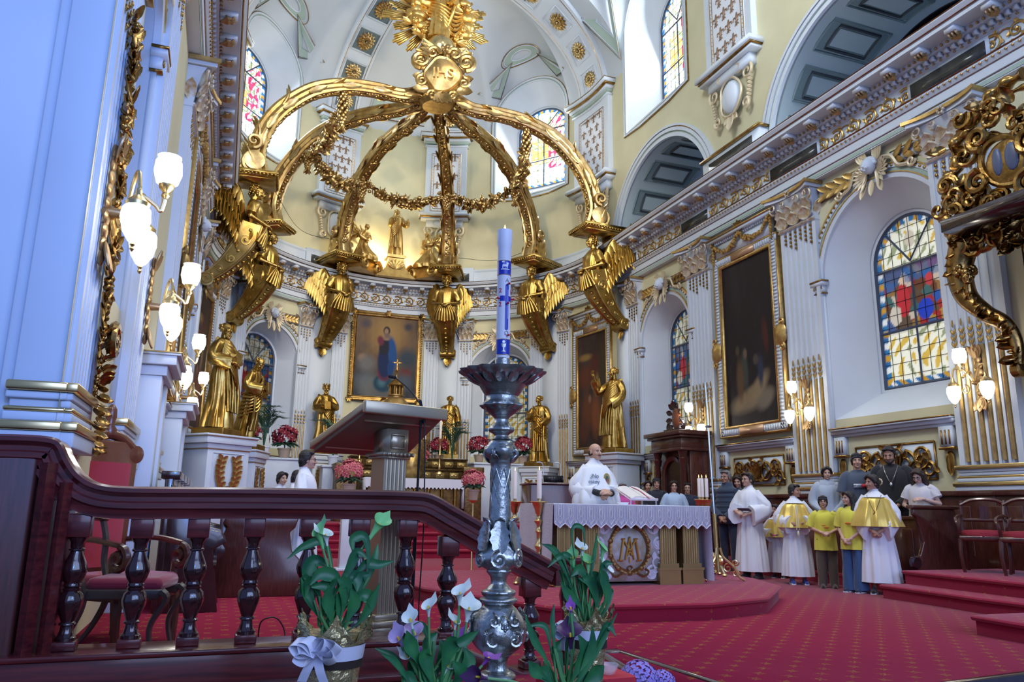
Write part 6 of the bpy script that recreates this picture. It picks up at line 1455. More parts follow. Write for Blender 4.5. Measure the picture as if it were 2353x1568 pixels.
# man in the white alb holding a booklet
c = at(1730, 1330, Z=0); t = at(1726, 1087, X=c[0]); H = t[2]
r, X, P, q = person('man with glasses in a plain white alb holding a small booklet', (c[0], c[1], 0), R_(-62), H, 'm', 'hold', 'clasp', 'mid', ('short', 'dark', 0), yaw=-.35, spec=True, slim=1.05)
albrobe(r, X, P, wide=1.05, seed=3, sl=.12); shoes(r, X, BLACK); trousers(r, X, BLACK)
o = thing('booklet', 'small dark booklet in the hands of the man in the plain alb', 'booklet', tuple(c+np.array((-.20, -.13, 1.13*H/1.75))), R_(-62)); m = M(); m.box((0, 0, 0), (.20, .13, .012), rx=-.3); m.build('cover', [mat('booklet_cover', (.08, .05, .09), .5)], o, smooth=0)
# altar servers with gold capes
for (px, py, tx, ty, rz, kw, lab, nm) in ((1793, 1322, 1792, 1163, -50, dict(yaw=-.3, kind='f', hair=('pony', 'black', 0)), 'small altar server half hidden behind the boy in the gold cape, pink glove', 1), (1836, 1343, 1832, 1114, -32, dict(yaw=.95, kind='c', hair=('short', 'black', 0)), 'boy altar server in a gold cape turning his head to the right', 2), (2028, 1366, 2018, 1092, -48, dict(yaw=-.75, kind='f', hair=('bun', 'black', 0)), 'girl altar server in a gold cape with a flower in her tied hair', 3)):
 c = at(px, py, Z=0);
 if nm == 1: c = at(1793, 1335, Z=0)+np.array((.35, .45, 0))
 t = at(tx, ty, X=c[0]); H = t[2]
 r, X, P, q = person(lab, (c[0], c[1], 0), R_(rz), H, la='clasp' if nm < 3 else 'low', ra='clasp' if nm < 3 else 'low', skin='tan', **kw)
 albrobe(r, X, P, seed=nm*3, sl=.115, wide=1.06 if nm < 3 else 1.1, hem=.14 if nm < 3 else .17); cape(r, X, nm)
 if nm == 2: shoes(r, X, cloth('blue_shoe', (.02, .06, .34)), ALB);
 else: shoes(r, X, BLACK, ALB)
 if nm == 3:
  m = M(lambda p: X(q(p)))
  for k in range(8): a_ = k*PI/4; m.ell((.035*cos(a_), .165, .02+.035*sin(a_)), (.02, .015, .02), 6)
  m.build('hair_flower', [mat('cream_flower', (.75, .6, .35), .6)], r)
  m = M(X); m.tube(smoothpath([(-.10, -.08, 1.45), (-.05, -.19, 1.3), (0, -.215, 1.2), (.05, -.19, 1.3), (.10, -.08, 1.45)], 5), .004, 4); m.box((0, -.226, 1.16), (.012, .012, .09)); m.box((0, -.226, 1.17), (.05, .012, .012)); m.build('neck_cross', [mat('dark_wood_bead', (.12, .06, .03), .5)], r)
 if nm == 1:
  m = M(X); m.chain([(-.06, -.2, 1.0), (-.02, -.26, 1.02), (.04, -.24, 1.03)], [.045, .045, .03], 8); m.build('pink_glove', [cloth('pink', (.75, .10, .26))], r, smooth=180)
 if nm == 2:
  m = M(X);
  for sx in (-.012, .012): m.tube(smoothpath([(sx, -.20, 1.38), (sx*1.2, -.275, 1.15), (sx*2, -.30, .95)], 5), .008, 5)
  m.ell((.0, -.30, .88), (.022, .02, .06), 8); m.build('cord', [mat('cream_cord', (.72, .66, .5), .8)], r)
# children in yellow T-shirts
YEL = cloth('yellow_tee', (.72, .66, .07))
c = at(1905, 1352, Z=0); t = at(1903, 1143, X=c[0])
r, X, P, q = person('boy with glasses in a yellow T-shirt and khaki trousers', (c[0], c[1], 0), R_(-38), t[2], 'c', 'clasp', 'clasp', 'mid', ('fringe', 'black', 0), yaw=-.05, pitch=-.12, spec=True)
top(r, X, P, YEL, hem=.72, sl=.75, loose=.035, am=.009, name='tee_shirt'); trousers(r, X, cloth('khaki', (.10, .075, .05)), baggy=.022); shoes(r, X, cloth('brown_shoe', (.05, .03, .025)))
text_mesh('MÉDIA', .07, .003, 'shirt_print', mat('orange_print', (.62, .18, .02), .7), r, lambda p: X(np.stack([p[:, 0]-.02, -.178+.45*p[:, 0]**2-p[:, 2], p[:, 1]+1.20], 1))) if False else None
m = M(X); m.ell((.02, -.172, 1.16), (.05, .008, .018), 10); m.ell((-.03, -.172, 1.20), (.045, .008, .010), 10); m.build('shirt_print', [mat('orange_print', (.62, .18, .02), .7)], r)
c = at(1968, 1362, Z=0); t = at(1955, 1132, X=c[0])
r, X, P, q = person('girl with long dark hair in a yellow T-shirt and flared jeans', (c[0], c[1], 0), R_(-72), t[2], 'f', 'low', 'low', 'mid', ('long', 'black', .26), yaw=-.45)
top(r, X, P, YEL, hem=.74, sl=.8, loose=.025, am=.008, name='tee_shirt'); trousers(r, X, DENIM, flare=.055, baggy=.015); shoes(r, X, DDENIM, ALB)
m = M(X); m.ell((.03, -.168, 1.2), (.06, .008, .02), 10); m.build('shirt_print', [mat('orange_print', (.62, .18, .02), .7)], r)
# adults behind the pew
c = at(1898, 1074, X=9.62)
r, X, P, q = person('smiling woman in a light grey hooded jacket behind the pew', (c[0], c[1], .17), R_(-40), c[2]-.17, 'f', 'low', 'low', 'mid', ('pony', 'dark', 0), yaw=.1, slim=1.05)
top(r, X, P, cloth('grey_hoodie', (.42, .47, .55)), hem=.80, loose=.03, am=.010, name='hooded_jacket', cuff=.055); trousers(r, X, BLACK)
m = M(X); ringloft(m, [(1.40, 0, .03, .17, .13, .004), (1.47, 0, .04, .14, .125, .004), (1.53, 0, .05, .105, .10, 0)], 40, 5, 1, caps=False); m.build('hood', [cloth('grey_hoodie', (.42, .47, .55))], r, smooth=75)
c = at(1967, 1043, X=9.78)
r, X, P, q = person('young man in a slate grey T-shirt with a white and red print', (c[0], c[1], .17), R_(-38), c[2]-.17, 'm', 'low', 'low', 'mid', ('fringe', 'black', 0), yaw=.0, slim=1.02)
GT = cloth('slate_tee', (.065, .085, .13)); top(r, X, P, GT, hem=.80, sl=.75, loose=.015, name='tee_shirt'); trousers(r, X, BLACK)
m = M(X); m.m = 0; m.box((-.03, -.150, 1.255), (.11, .012, .055)); m.m = 1; m.box((.065, -.145, 1.255), (.08, .012, .055), rz=.2); m.build('print_block', [ALB, mat('red_print', (.62, .02, .05), .7)], r, smooth=0)
text_mesh('MVGT', .042, .002, 'print_lettering', DDENIM, r, lambda p: X(np.stack([p[:, 0]-.03, -.158-p[:, 2], p[:, 1]+1.255], 1)))
c = at(2043, 1026, X=9.78)
r, X, P, q = person('bearded man in a black long-sleeved top with a silver chain', (c[0], c[1], .17), R_(-52), c[2]-.17, 'm', 'low', 'low', 'tan', ('short', 'black', 0), yaw=-.1, pitch=.28, slim=1.18, beard=('black', True))
top(r, X, P, BLACK, hem=.80, loose=.02, wid=1.12, name='long_sleeved_top'); trousers(r, X, cloth('green_trousers', (.06, .09, .08)))
m = M(X); m.tube(smoothpath([(-.09, -.05, 1.47), (-.06, -.15, 1.36), (0, -.172, 1.24), (.06, -.15, 1.36), (.09, -.05, 1.47)], 5), .006, 4); m.ell((0, -.178, 1.21), (.018, .008, .028), 8); m.build('silver_chain', [mat('silver', (.75, .75, .78), .25, 1)], r)
c = at(2110, 1076, X=9.62)
r, X, P, q = person('woman with long auburn hair and glasses in a white lace top, looking down', (c[0], c[1], .17), R_(-62), c[2]-.17, 'f', 'hold', 'chest', 'pale', ('long', 'brown', .22), yaw=-.1, pitch=.42, spec=True, slim=1.04)
top(r, X, P, cloth('white_lace_top', (.66, .62, .62)), hem=.80, sl=.45, loose=.02, am=.01, name='lace_top'); trousers(r, X, ALB)
# the row of people beyond the altar table
for px, py, rz, kind, hair, sp_, col, nm, lab in ((1430, 1112, -10, 'f', ('short', 'grey', 0), False, (.50, .06, .28), 'pink_top', 'short-haired woman in pink partly behind the missal stand'), (1508, 1099, -25, 'm', ('fringe', 'black', 0), True, (.012, .016, .03), 'navy_jacket', 'young man with glasses in a dark jacket in front of the wooden throne'),
 (1548, 1106, -25, 'f', ('bun', 'dark', 0), True, (.42, .55, .72), 'pale_blue_blouse', 'woman with glasses in a pale blue blouse in front of the wooden throne'), (1579, 1111, -30, 'm', ('short', 'black', 0), True, (.014, .020, .05), 'dark_navy_jacket', 'man with glasses in a navy jacket beside the white altar candles'), (1488, 1106, -20, 'f', ('bun', 'black', 0), False, (.25, .08, .07), 'rust_top', 'woman mostly hidden behind the young man in the dark jacket'), (1600, 1115, -40, 'f', ('pony', 'dark', 0), False, (.05, .05, .06), 'charcoal_top', 'woman mostly hidden behind the white altar candles')):
 Y = {'pink_top': 13.2, 'navy_jacket': 14.9, 'pale_blue_blouse': 14.3, 'dark_navy_jacket': 14.5, 'rust_top': 15.5, 'charcoal_top': 15.1}[nm]
 c = at(px, py, Y=Y)
 r, X, P, q = person(lab, (c[0], c[1], 0), R_(rz), c[2], kind, 'low', 'low', 'mid', hair, spec=sp_)
 top(r, X, P, cloth(nm, col), name='top', loose=.01); trousers(r, X, BLACK); shoes(r, X, BLACK)
# servers on the left
c = at(708, 1037, Y=10.3)
r, X, P, q = person('altar server in a white alb seen in profile behind the balustrade', (c[0], c[1], 0), R_(72), c[2], 'm', 'low', 'low', 'mid', ('short', 'black', 0), yaw=.25, spec=True, beard=('dark', False))
albrobe(r, X, P, seed=9); shoes(r, X, BLACK)
c = at(648, 1086, Y=13.0)
r, X, P, q = person('girl altar server with tied-back dark hair sitting behind the server in profile', (c[0], c[1], 0), R_(10), c[2], 'f', 'low', 'low', 'mid', ('pony', 'black', 0), yaw=.35); albrobe(r, X, P, seed=4)
c = at(682, 1082, Y=12.2)
r, X, P, q = person('boy altar server with his head bowed behind the server in profile', (c[0], c[1], 0), R_(95), c[2], 'c', 'low', 'low', 'mid', ('short', 'black', 0), pitch=.2); albrobe(r, X, P, seed=5)
# ---------------------------------------------------------------- altar table
LACE = mat('white_lace', (.80, .80, .84), .85, bump=.25, bscale=160)
PGOLD = mat('gold_paint', (.46, .33, .13), .38, .75, var=.15, vscale=4)
ax0, ax1, ay0, ay1, az = 3.72, 5.84, 8.52, 9.56, 1.12
al = thing('altar_table', 'altar table with paired gold columns and an embroidered white front, under a lace cloth', 'altar', (4.78, 9.04, .17))
A = lambda p: p-np.array((4.78, 9.04, .17));
m = M(A); m.bb((ax0+.08, ay0+.08, 1.03), (ax1-.08, ay1-.05, 1.105)); m.build('table_slab', [PGOLD], al, smooth=0, bev=.01)
for cx_ in (ax0+.19, ax0+.52, ax1-.52, ax1-.19):
 m = M(A); n = 6; w_ = .115; sec = [(-w_, w_)]
 for i in range(n): c_ = -w_*.86+(i+.5)*w_*1.72/n; r_ = w_*.11; sec += [(c_-r_*cos(t), -w_+r_*.8*sin(t)) for t in np.linspace(0, PI, 5)]
 sec += [(w_, w_)]; sec = [(-w_, w_), (-w_, -w_)]+sec[1:-1]+[(w_, -w_), (w_, w_)]
 y_ = ay0+.22
 m.loft([[(cx_+a, y_+b, z) for a, b in sec] for z in (.42, .96)])
 for z0, z1, e in ((.17, .34, .035), (.34, .37, .045), (.37, .42, .02), (.94, .97, .012), (.97, .995, .03), (.995, 1.03, .045)): m.bb((cx_-w_-e, y_-w_-e, z0), (cx_+w_+e, y_+w_+e, z1))
 m.build('gold_column', [PGOLD], al, smooth=35)
m = M(A); m.bb((ax0+.35, ay0+.40, .17), (ax1-.35, ay1-.1, 1.03)); m.build('altar_core', [PGOLD], al, smooth=0)
DAM = mat('silver_damask', (.66, .66, .68), .6, var=.45, vscale=9, col2=(.42, .38, .24), bump=.1, bscale=60)
fx0, fx1, fy, fz0, fz1 = ax0+.60, ax1-.60, ay0+.14, .21, .99
fr_ = M(A); fr_.bb((fx0, fy, fz0), (fx1, fy+.03, fz1)); fb = fr_.build('antependium', [DAM], al, smooth=0)
g = M(A); fc = (fx0+fx1)/2; zc = .60
for sx in (-1, 1):
 for (cx_, cz_, rr, tn) in ((.36, .26, .11, 1.4), (.40, -.16, .12, -1.4), (.32, -.30, .09, 1.2), (.42, .05, .08, 1.3)):
  s_ = spiral(fc+sx*cx_, zc+cz_, rr, PI/2, sx*tn, 18, .8); g.tube(np.c_[s_[:, 0], np.full(18, fy-.004), s_[:, 1]], np.linspace(.018, .009, 18), 4, sq=.4, up=(0, 1, 0))
  for k in (2, 6, 10): d = s_[k+1]-s_[k]; g.leaf((s_[k][0], fy-.004, s_[k][1]), (d[0]-d[1]*sx, 0, d[1]+d[0]*sx), (0, -1, 0), .10, .06, .1, 3, n=4)
g.build('damask_pattern', [mat('silver_thread', (.70, .70, .76), .5)], fb)
g = M(A); WG = mat('wreath_gold', (.36, .19, .06), .42, .6, var=.4, vscale=20)
for k in range(40):
 a = 2*PI*k/40
 for rr, of in ((.245, .5), (.285, -.35), (.262, .05)): g.leaf((fc+rr*cos(a), fy-.012, zc+rr*1.06*sin(a)), (-sin(a)*(1 if cos(a) < 0 else -1)*1+cos(a)*of, 0, cos(a)*(1 if cos(a) < 0 else -1)+sin(a)*of), (0, -1, 0), .09, .045, .25, 0, n=4)
for k in range(10):
 a = 2*PI*(k+.5)/10; g.ell((fc+.275*cos(a), fy-.02, zc+.29*sin(a)), (.035, .02, .03), 8)
g.ell((fc, fy-.03, zc+.335), (.07, .03, .06), 10); g.tube([(fc+.035*cos(t), fy-.02, zc-.235+.028*sin(t)) for t in np.arange(12)*PI/6], .009, 5, closed=True)
for sx in (-1, 1): g.tube(smoothpath([(fc+sx*.10, fy-.015, zc-.29), (fc+sx*.2, fy-.015, zc-.33), (fc+sx*.26, fy-.015, zc-.28), (fc+sx*.22, fy-.015, zc-.24)], 5), .013, 5)
g.build('wreath', [WG], fb)
g = M(A); MO = mat('monogram_gold', (.60, .36, .08), .35, .7)
for sx in (-1, 1):
 g.tube([(fc+sx*.13, fy-.015, zc-.14), (fc+sx*.085, fy-.018, zc+.11)], .015, 6); g.tube([(fc+sx*.085, fy-.018, zc+.11), (fc-sx*.03, fy-.018, zc-.08)], .013, 6); g.tube([(fc, fy-.02, zc+.14), (fc+sx*.06, fy-.02, zc-.13)], .012, 6)
 g.tube([(fc+sx*.165, fy-.015, zc-.14), (fc+sx*.095, fy-.015, zc-.145)], .011, 5); g.tube([(fc+sx*.115, fy-.015, zc+.115), (fc+sx*.06, fy-.015, zc+.115)], .010, 5)
g.tube([(fc-.045, fy-.02, zc-.02), (fc+.045, fy-.02, zc-.02)], .010, 5); g.tube([(fc, fy-.02, zc-.1), (fc, fy-.02, zc-.17)], .01, 5); g.build('monogram', [MO], fb)
# lace cloth: flat top, pointed lace edge in front and long falls at both ends
cl = thing('altar_cloth', 'white lace-edged cloth hanging over the altar table', 'altar cloth', (4.78, 9.04, az)); B = lambda p: p-np.array((4.78, 9.04, az))
m = M(B); m.bb((ax0-.02, ay0-.02, az-.012), (ax1+.02, ay1+.02, az+.008)); m.build('cloth_top', [WHITEL], cl, smooth=0)
for yy, sgn in ((ay0-.025, -1),):
 n = 16; pw = (ax1-ax0+.04)/n; m = M(B)
 for i in range(n):
  x0 = ax0-.02+i*pw; xs = np.linspace(0, 1, 9); dz = .22+.055*(1-np.abs(xs*2-1))+.012*np.abs(np.sin(xs*PI*4)); wv = .008*np.cos(xs*2*PI)
  P = [[(x0+x*pw, yy+w_*k-.006*k, az-d*k) for k in np.linspace(0, 1, 6)] for x, d, w_ in zip(xs, dz, wv)]; Q = [[(a, b+.004, c_) for a, b, c_ in r_] for r_ in P]
  m.grid(P); m.grid(Q)
 m.build('lace_edge', [mat('lace_grey', (.50, .52, .60), .85, bump=.3, bscale=200)], cl, smooth=60)
 m = M(B)
 for i in range(n):
  x0 = ax0-.02+i*pw
  for xa in (.18, .34, .66, .82): m.tube([(x0+xa*pw, yy-.010, az-.01), (x0+xa*pw, yy-.014, az-.17)], .0035, 4)
  m.tube([(x0+.02*pw, yy-.014, az-.215), (x0+.18*pw, yy-.014, az-.17), (x0+.5*pw, yy-.014, az-.235), (x0+.82*pw, yy-.014, az-.17), (x0+.98*pw, yy-.014, az-.215)], .004, 4)
  m.tube([(x0+.0*pw, yy-.014, az-.222), (x0+.25*pw, yy-.014, az-.245), (x0+.5*pw, yy-.014, az-.275), (x0+.75*pw, yy-.014, az-.245), (x0+pw, yy-.014, az-.222)], .006, 4)
  m.tube([(x0+(.5+.13*cos(t))*pw, yy-.014, az-.10+.05*sin(t)) for t in np.arange(10)*PI/5], .003, 4, closed=True)
 m.build('lace_thread', [LACE], cl)
for sx in (-1, 1):
 x = ax0-.03 if sx < 0 else ax1+.03; m = M(B); P = []
 for y in np.linspace(ay0-.02, ay1+.02, 24): P.append([(x+sx*(.012+.018*sin(y*21))*(k*1.2+.1), y, az+.006-k*(.90+.015*sin(y*9))) for k in np.linspace(0, 1, 7)])
 m.grid(P); m.grid([[(a-sx*.006, b, c_) for a, b, c_ in r_] for r_ in P]); m.build('cloth_fall', [mat('patterned_linen', (.66, .69, .80), .85, bump=.4, bscale=70)], cl, smooth=60)
# missal on a clear stand, paten and small things
c = at(1462, 1150, Y=8.95);
t = thing('missal_stand', 'white slanted missal stand with clear legs on the altar table', 'book stand', (c[0], 8.95, az+.008), R_(12)); CLEAR = mat('clear_acrylic', (.75, .78, .85), .08, alpha=.35)
m = M(); m.box((0, 0, .13), (.46, .34, .012), ry=-.0, rx=.42); m.box((0, -.155, .075), (.46, .02, .03)); m.build('book_rest', [mat('white_acrylic', (.70, .62, .68), .25)], t, smooth=0)
for sx in (-1, 1): m = M(); m.box((sx*.215, .13, .10), (.015, .015, .20)); m.build('leg', [CLEAR], t, smooth=0); m = M(); m.box((sx*.215, -.14, .03), (.015, .015, .06)); m.build('leg', [CLEAR], t, smooth=0)
t = thing('missal', 'open missal with red ribbon lying on the slanted stand', 'book', (c[0], 8.95, az+.145), R_(12)); m = M()
for sx in (-1, 1): m.loft([[(sx*x, y, z+.44*y) for y, z in ((-.15, 0), (-.15, h_), (.15, h_), (.15, 0))] for x, h_ in ((.005, .03), (.06, .042), (.15, .035), (.21, .012))])
m.build('pages', [mat('page_cream', (.72, .66, .60), .8)], t, smooth=40); m = M(); m.loft([[(x, y, -.008+.44*y) for x, y in ((-.22, -.16), (.22, -.16), (.22, .16), (-.22, .16))], [(x, y, .0+.44*y) for x, y in ((-.22, -.16), (.22, -.16), (.22, .16), (-.22, .16))]]); m.build('cover', [mat('missal_red', (.35, .02, .05), .5)], t, smooth=0)
m = M(); m.tube(smoothpath([(.03, .13, .10), (.06, .0, .05), (.05, -.14, -.02), (.07, -.19, -.06)], 5), .010, 4, sq=.3); m.build('ribbon', [mat('ribbon_red', (.5, .02, .06), .5)], t)
for x, lab in ((4.62, 'small white rectangular dish on the altar cloth before the missal'),):
 t = thing('white_dish', lab, 'dish', (x+.12, 8.72, az+.008)); m = M(); m.lathe([(.03, 0), (.06, .0), (.075, .03), (.07, .03), (.055, .008)], 16); m.build('bowl', [mat('porcelain', (.8, .8, .82), .2)], t)
# tall brass candlesticks with candles beside the altar
FLAME = mat('flame', (1, .6, .25), .5, emit=(1, .50, .15), estr=5)
WAXW = mat('white_wax', (.82, .76, .70), .45, emit=(1, .45, .25), estr=.04)  # faint emission stands in for flame light glowing through the wax
def candle(lab, loc, r, h, lit=True, group=None):
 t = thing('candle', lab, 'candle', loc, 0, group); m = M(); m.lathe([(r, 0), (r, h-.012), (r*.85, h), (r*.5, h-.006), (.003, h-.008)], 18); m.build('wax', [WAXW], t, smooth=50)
 m = M(); m.tube([(0, 0, h-.01), (0, 0, h+.012)], .002, 4); m.build('wick', [DARK], t)
 if lit: m = M(); m.lathe([(.001, 0), (.006, .008), (.007, .016), (.004, .032), (.0006, .048)], 10, (0, 0, h+.006)); m.build('flame', [FLAME], t, smooth=180)
 return t
def floor_candlestick(lab, loc, h, s=1.0):
 t = thing('floor_candlestick', lab, 'candlestick', loc, R_(15)); b = .26
 m = M(); m.lathe([(.045*s, b), (.075*s, b+.03), (.05*s, b+.07), (.03*s, b+.10), (.03*s, h*.42), (.05*s, h*.44), (.055*s, h*.47), (.03*s, h*.5), (.028*s, h*.62), (.05*s, h*.64), (.03*s, h*.67), (.028*s, h*.72), (.055*s, h*.75), (.06*s, h*.77), (.03*s, h*.80), (.028*s, h*.84), (.045*s, h*.86), (.055*s, h*.91), (.085*s, h*.98), (.11*s, h), (.10*s, h+.005), (.03*s, h)], 20, mod=lambda a, i, z: 1+.04*np.cos(8*a)); m.lathe([(.02, h), (.022, h+.09), (.026, h+.10)], 12); m.build('stem', [BRASS], t, smooth=50)
 for k in range(3):
  a = 2*PI*k/3+.5; d = np.array((cos(a), sin(a), 0)); m = M(); s_ = spiral(.16, .20, .09, PI*.9, -1.2, 16, .7); m.tube([d*p[0]+np.array((0, 0, p[1])) for p in s_], .026, 6); m.tube(smoothpath([d*.03+np.array((0, 0, .30)), d*.10+np.array((0, 0, .22)), d*.2+np.array((0, 0, .13)), d*.26+np.array((0, 0, .03))], 5), np.linspace(.05, .025, 16), 7); m.ell(d*.27+np.array((0, 0, .022)), (.04, .04, .022), 8); m.leaf(d*.08+np.array((0, 0, .28)), d-np.array((0, 0, .8)), d+np.array((0, 0, .6)), .2, .12, .2, 3, n=5); m.build('scroll_foot', [BRASS], t)
 return t
c1 = at(1239, 1345, Z=.17); c2 = at(1183, 1338, Z=.17)
for (c, ph, pt, lab, lc) in ((c1, 1148, 1082, 'tall brass candlestick at the left front corner of the altar table', 'lit white candle at the left front corner of the altar table'), (c2+np.array((.1, .9, 0)), 1146, 1084, 'tall brass candlestick farther back at the left of the altar table', 'lit white candle farther back left of the altar table')):
 px = proj_x = 1239 if c is c1 else 1183; c = at(px, 1150, Y=c[1]); h = c[2]-.17-.0
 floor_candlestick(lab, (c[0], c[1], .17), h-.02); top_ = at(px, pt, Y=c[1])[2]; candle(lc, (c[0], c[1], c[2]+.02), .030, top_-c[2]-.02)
for k, (px, yy, lab) in enumerate(((1624, 9.7, 'nearest'), (1614, 10.0, 'middle'), (1607, 10.35, 'farthest'))):
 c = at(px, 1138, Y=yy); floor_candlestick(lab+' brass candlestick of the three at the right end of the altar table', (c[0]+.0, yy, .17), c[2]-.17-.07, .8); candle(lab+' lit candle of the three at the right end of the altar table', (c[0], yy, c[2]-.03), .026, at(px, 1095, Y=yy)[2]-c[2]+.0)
# processional staff in a scrolled tripod
b0 = at(1652, 1335, Z=.17); t = thing('processional_staff', 'slender silver processional staff leaning in a scrolled brass tripod', 'staff', tuple(b0)); tp = at(1621, 890, Y=b0[1]+.15)-b0
m = M(); m.tube([tp*f for f in (0.04, .33)], .026, 10); m.build('lower_sleeve', [PGOLD], t); m = M(); m.tube([tp*.33, tp], .013, 8); m.lathe([(.013, 0), (.04, .0), (.045, .02), (.013, .03)], 12, tuple(tp*.78)); m.cap(tp, tp*1.04, .012, .003, 8); m.build('silver_pole', [mat('silver_pole', (.48, .52, .62), .25, 1)], t)
for k in range(3):
 a = 2*PI*k/3-.6; d = np.array((cos(a), sin(a), 0)); m = M(); m.tube(smoothpath([d*.03+np.array((0, 0, .42)), d*.07+np.array((0, 0, .30)), d*.20+np.array((0, 0, .18)), d*.26+np.array((0, 0, .06)), d*.33+np.array((0, 0, .015))], 6), .016, 6)
 for (r_, z_, rr, tn) in ((.12, .16, .07, 1.4), (.22, .24, .05, -1.3), (.22, .09, .045, 1.3)): s_ = spiral(r_, z_, rr, 0, tn, 14, .8); m.tube([d*p[0]+np.array((0, 0, p[1])) for p in s_], .010, 5)
 m.build('tripod_leg', [BRASS], t)
# ---------------------------------------------------------------- high altar
HZ = .68; ha = thing('high_altar', 'carved gilded high altar with tabernacle and lace-edged mensa at the back of the apse', 'high altar', (4.78, 20.6, HZ)); OAKG = mat('dark_carved_gilding', (.30, .18, .06), .4, .7, var=.5, vscale=12, col2=(.12, .07, .03), bump=.3, bscale=30)
m = M(); m.bb((-1.25, -.45, 0), (1.25, .5, 1.05)); m.bb((-1.3, -.5, 1.05), (1.3, .5, 1.12)); m.build('mensa', [OAKG], ha, smooth=0, bev=.02)
m = M();
for x in np.linspace(-1.1, 1.1, 7): m.tube([(x, -.47, .12), (x, -.47, .95)], .05, 8)
m.build('mensa_column', [GOLDD], ha)
for z0, z1, y0, hw, nm in ((1.12, 1.42, .05, 1.75, 'gradine'), (1.42, 1.72, .2, 1.6, 'gradine')):
 m = M(); m.bb((-hw, y0, z0), (hw, .75, z1-.04)); m.bb((-hw-.03, y0-.03, z1-.04), (hw+.03, .75, z1)); m.m = 1
 for x in np.linspace(-hw+.15, hw-.15, 9): m.box((x, y0-.005, (z0+z1)/2-.02), (.24, .02, .15))
 m.m = 2
 for x in np.linspace(-hw+.15, hw-.15, 9):
  for sx in (-.05, .05): m.ell((x+sx, y0-.02, (z0+z1)/2-.02), (.05, .012, .03), 6)
 m.build(nm, [OAKG, mat('ochre_relief', (.50, .36, .12), .45, .5), GOLD], ha, smooth=0)
for sx in (-1, 1):
 m = M(); m.bb((sx*1.75-.25, .0, 0), (sx*1.75+.25, .8, 1.35)); m.bb((sx*1.75-.3, -.05, 1.35), (sx*1.75+.3, .8, 1.5)); m.build('side_block', [OAKG], ha, smooth=0, bev=.02)
m = M(); m.bb((-.35, -.08, 1.12), (.35, .7, 2.0)); m.m = 1; m.prism([(-.2, 1.15)]+[(.2*-cos(t), 1.6+.2*sin(t)) for t in np.linspace(0, PI, 12)]+[(.2, 1.15)], -.11, -.07, ax=1); m.build('tabernacle', [OAKG, GOLD], ha, smooth=0)
DB = lambda p: np.stack([p[:, 0]*1.0, p[:, 1]+2.2, (p[:, 2]-2.45)*DK+DZ], 1)
DZ = at(908, 945, Y=23.2)[2]-HZ; DK = (at(908, 825, Y=23.2)[2]-HZ-DZ)/(4.34-2.45)
m = M(); m.bb((-.95, 1.9, 0), (.95, 3.3, DZ-.35)); m.bb((-1.0, 1.85, DZ-.42), (1.0, 3.3, DZ-.33)); m.build('retable', [OAKG], ha, smooth=0, bev=.02)
m = M(DB); m.m = 0; m.bb((-.55, .0, 2.0), (.55, .75, 2.1)); m.bb((-.5, .05, 2.1), (.5, .7, 2.45)); m.m = 0; m.lathe([(.50, 2.45), (.52, 2.5), (.46, 2.56), (.42, 2.68), (.33, 2.82), (.22, 2.92), (.22, 2.96), (.26, 2.98), (.26, 3.02)], 28, (0, .4, 0)); m.build('dome', [mat('dome_gilding', (.42, .27, .10), .45, .8, var=.4, vscale=40)], ha, smooth=40)
m = M(DB);
for k in range(8): a = k*PI/4+.39; m.tube([(.2*cos(a), .4+.2*sin(a), 3.02), (.2*cos(a), .4+.2*sin(a), 3.32)], .032, 8)
m.lathe([(.1, 3.02), (.1, 3.32)], 10, (0, .4, 0)); m.lathe([(.25, 3.32), (.27, 3.36), (.22, 3.42), (.16, 3.50), (.07, 3.58), (.03, 3.66), (.03, 3.86), (.055, 3.9), (.02, 3.94)], 20, (0, .4, 0)); m.box((0, .4, 4.14), (.03, .03, .40)); m.box((0, .4, 4.2), (.24, .03, .03))
for x, z in ((-.12, 4.2), (.12, 4.2), (0, 4.35)): m.ell((x, .4, z), .028, 6)
m.build('lantern_and_cross', [GOLDD], ha, smooth=40)
c_ = thing('altar_cloth', 'white lace cloth along the front of the high altar', 'altar cloth', (4.78, 20.6, HZ+1.12)); m = M(); m.bb((-1.32, -.53, 0), (1.32, .03, .012)); n = 26; pw = 2.66/n
for i in range(n):
 xs = np.linspace(0, 1, 5); m.grid([[(-1.33+(i+x)*pw, -.54-.006*k, .008-(.22+.05*(1-abs(2*x-1)))*k) for k in (0, .5, 1)] for x in xs])
for sx in (-1, 1): m.bb((sx*1.32-.01, -.53, -.75), (sx*1.32+.01, .0, .01))
m.build('cloth', [LACE], c_, smooth=0)
def altar_stick(lab, px, py_base, py_top, Y, Z=None, tall=True):
 c = at(px, py_base, Y=Y); z = c[2] if Z is None else Z; t = thing('altar_candlestick', lab, 'candlestick', (c[0], Y, z)); h = at(px, py_top, Y=Y)[2]-z
 m = M(); m.lathe([(.16, 0), (.15, .04), (.08, .10), (.04, .14), (.06, .2), (.03, .25), (.025, h*.5), (.05, h*.54), (.025, h*.58), (.03, h*.9), (.08, h*.98), (.02, h)], 14, mod=lambda a, i, z: 1+.08*np.cos(3*a)*(i < 3)); m.build('stick', [BRASS], t, smooth=50)
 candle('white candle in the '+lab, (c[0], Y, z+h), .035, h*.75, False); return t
altar_stick('brass candlestick left of the tabernacle', 824, 1082, 1032, 20.75); altar_stick('brass candlestick right of the tabernacle', 1009, 1090, 1008, 20.75)
altar_stick('second brass candlestick right of the tabernacle', 974, 1062, 1010, 20.9)
altar_stick('small silver candlestick on the high altar step', 795, 1205, 1178, 17.9)
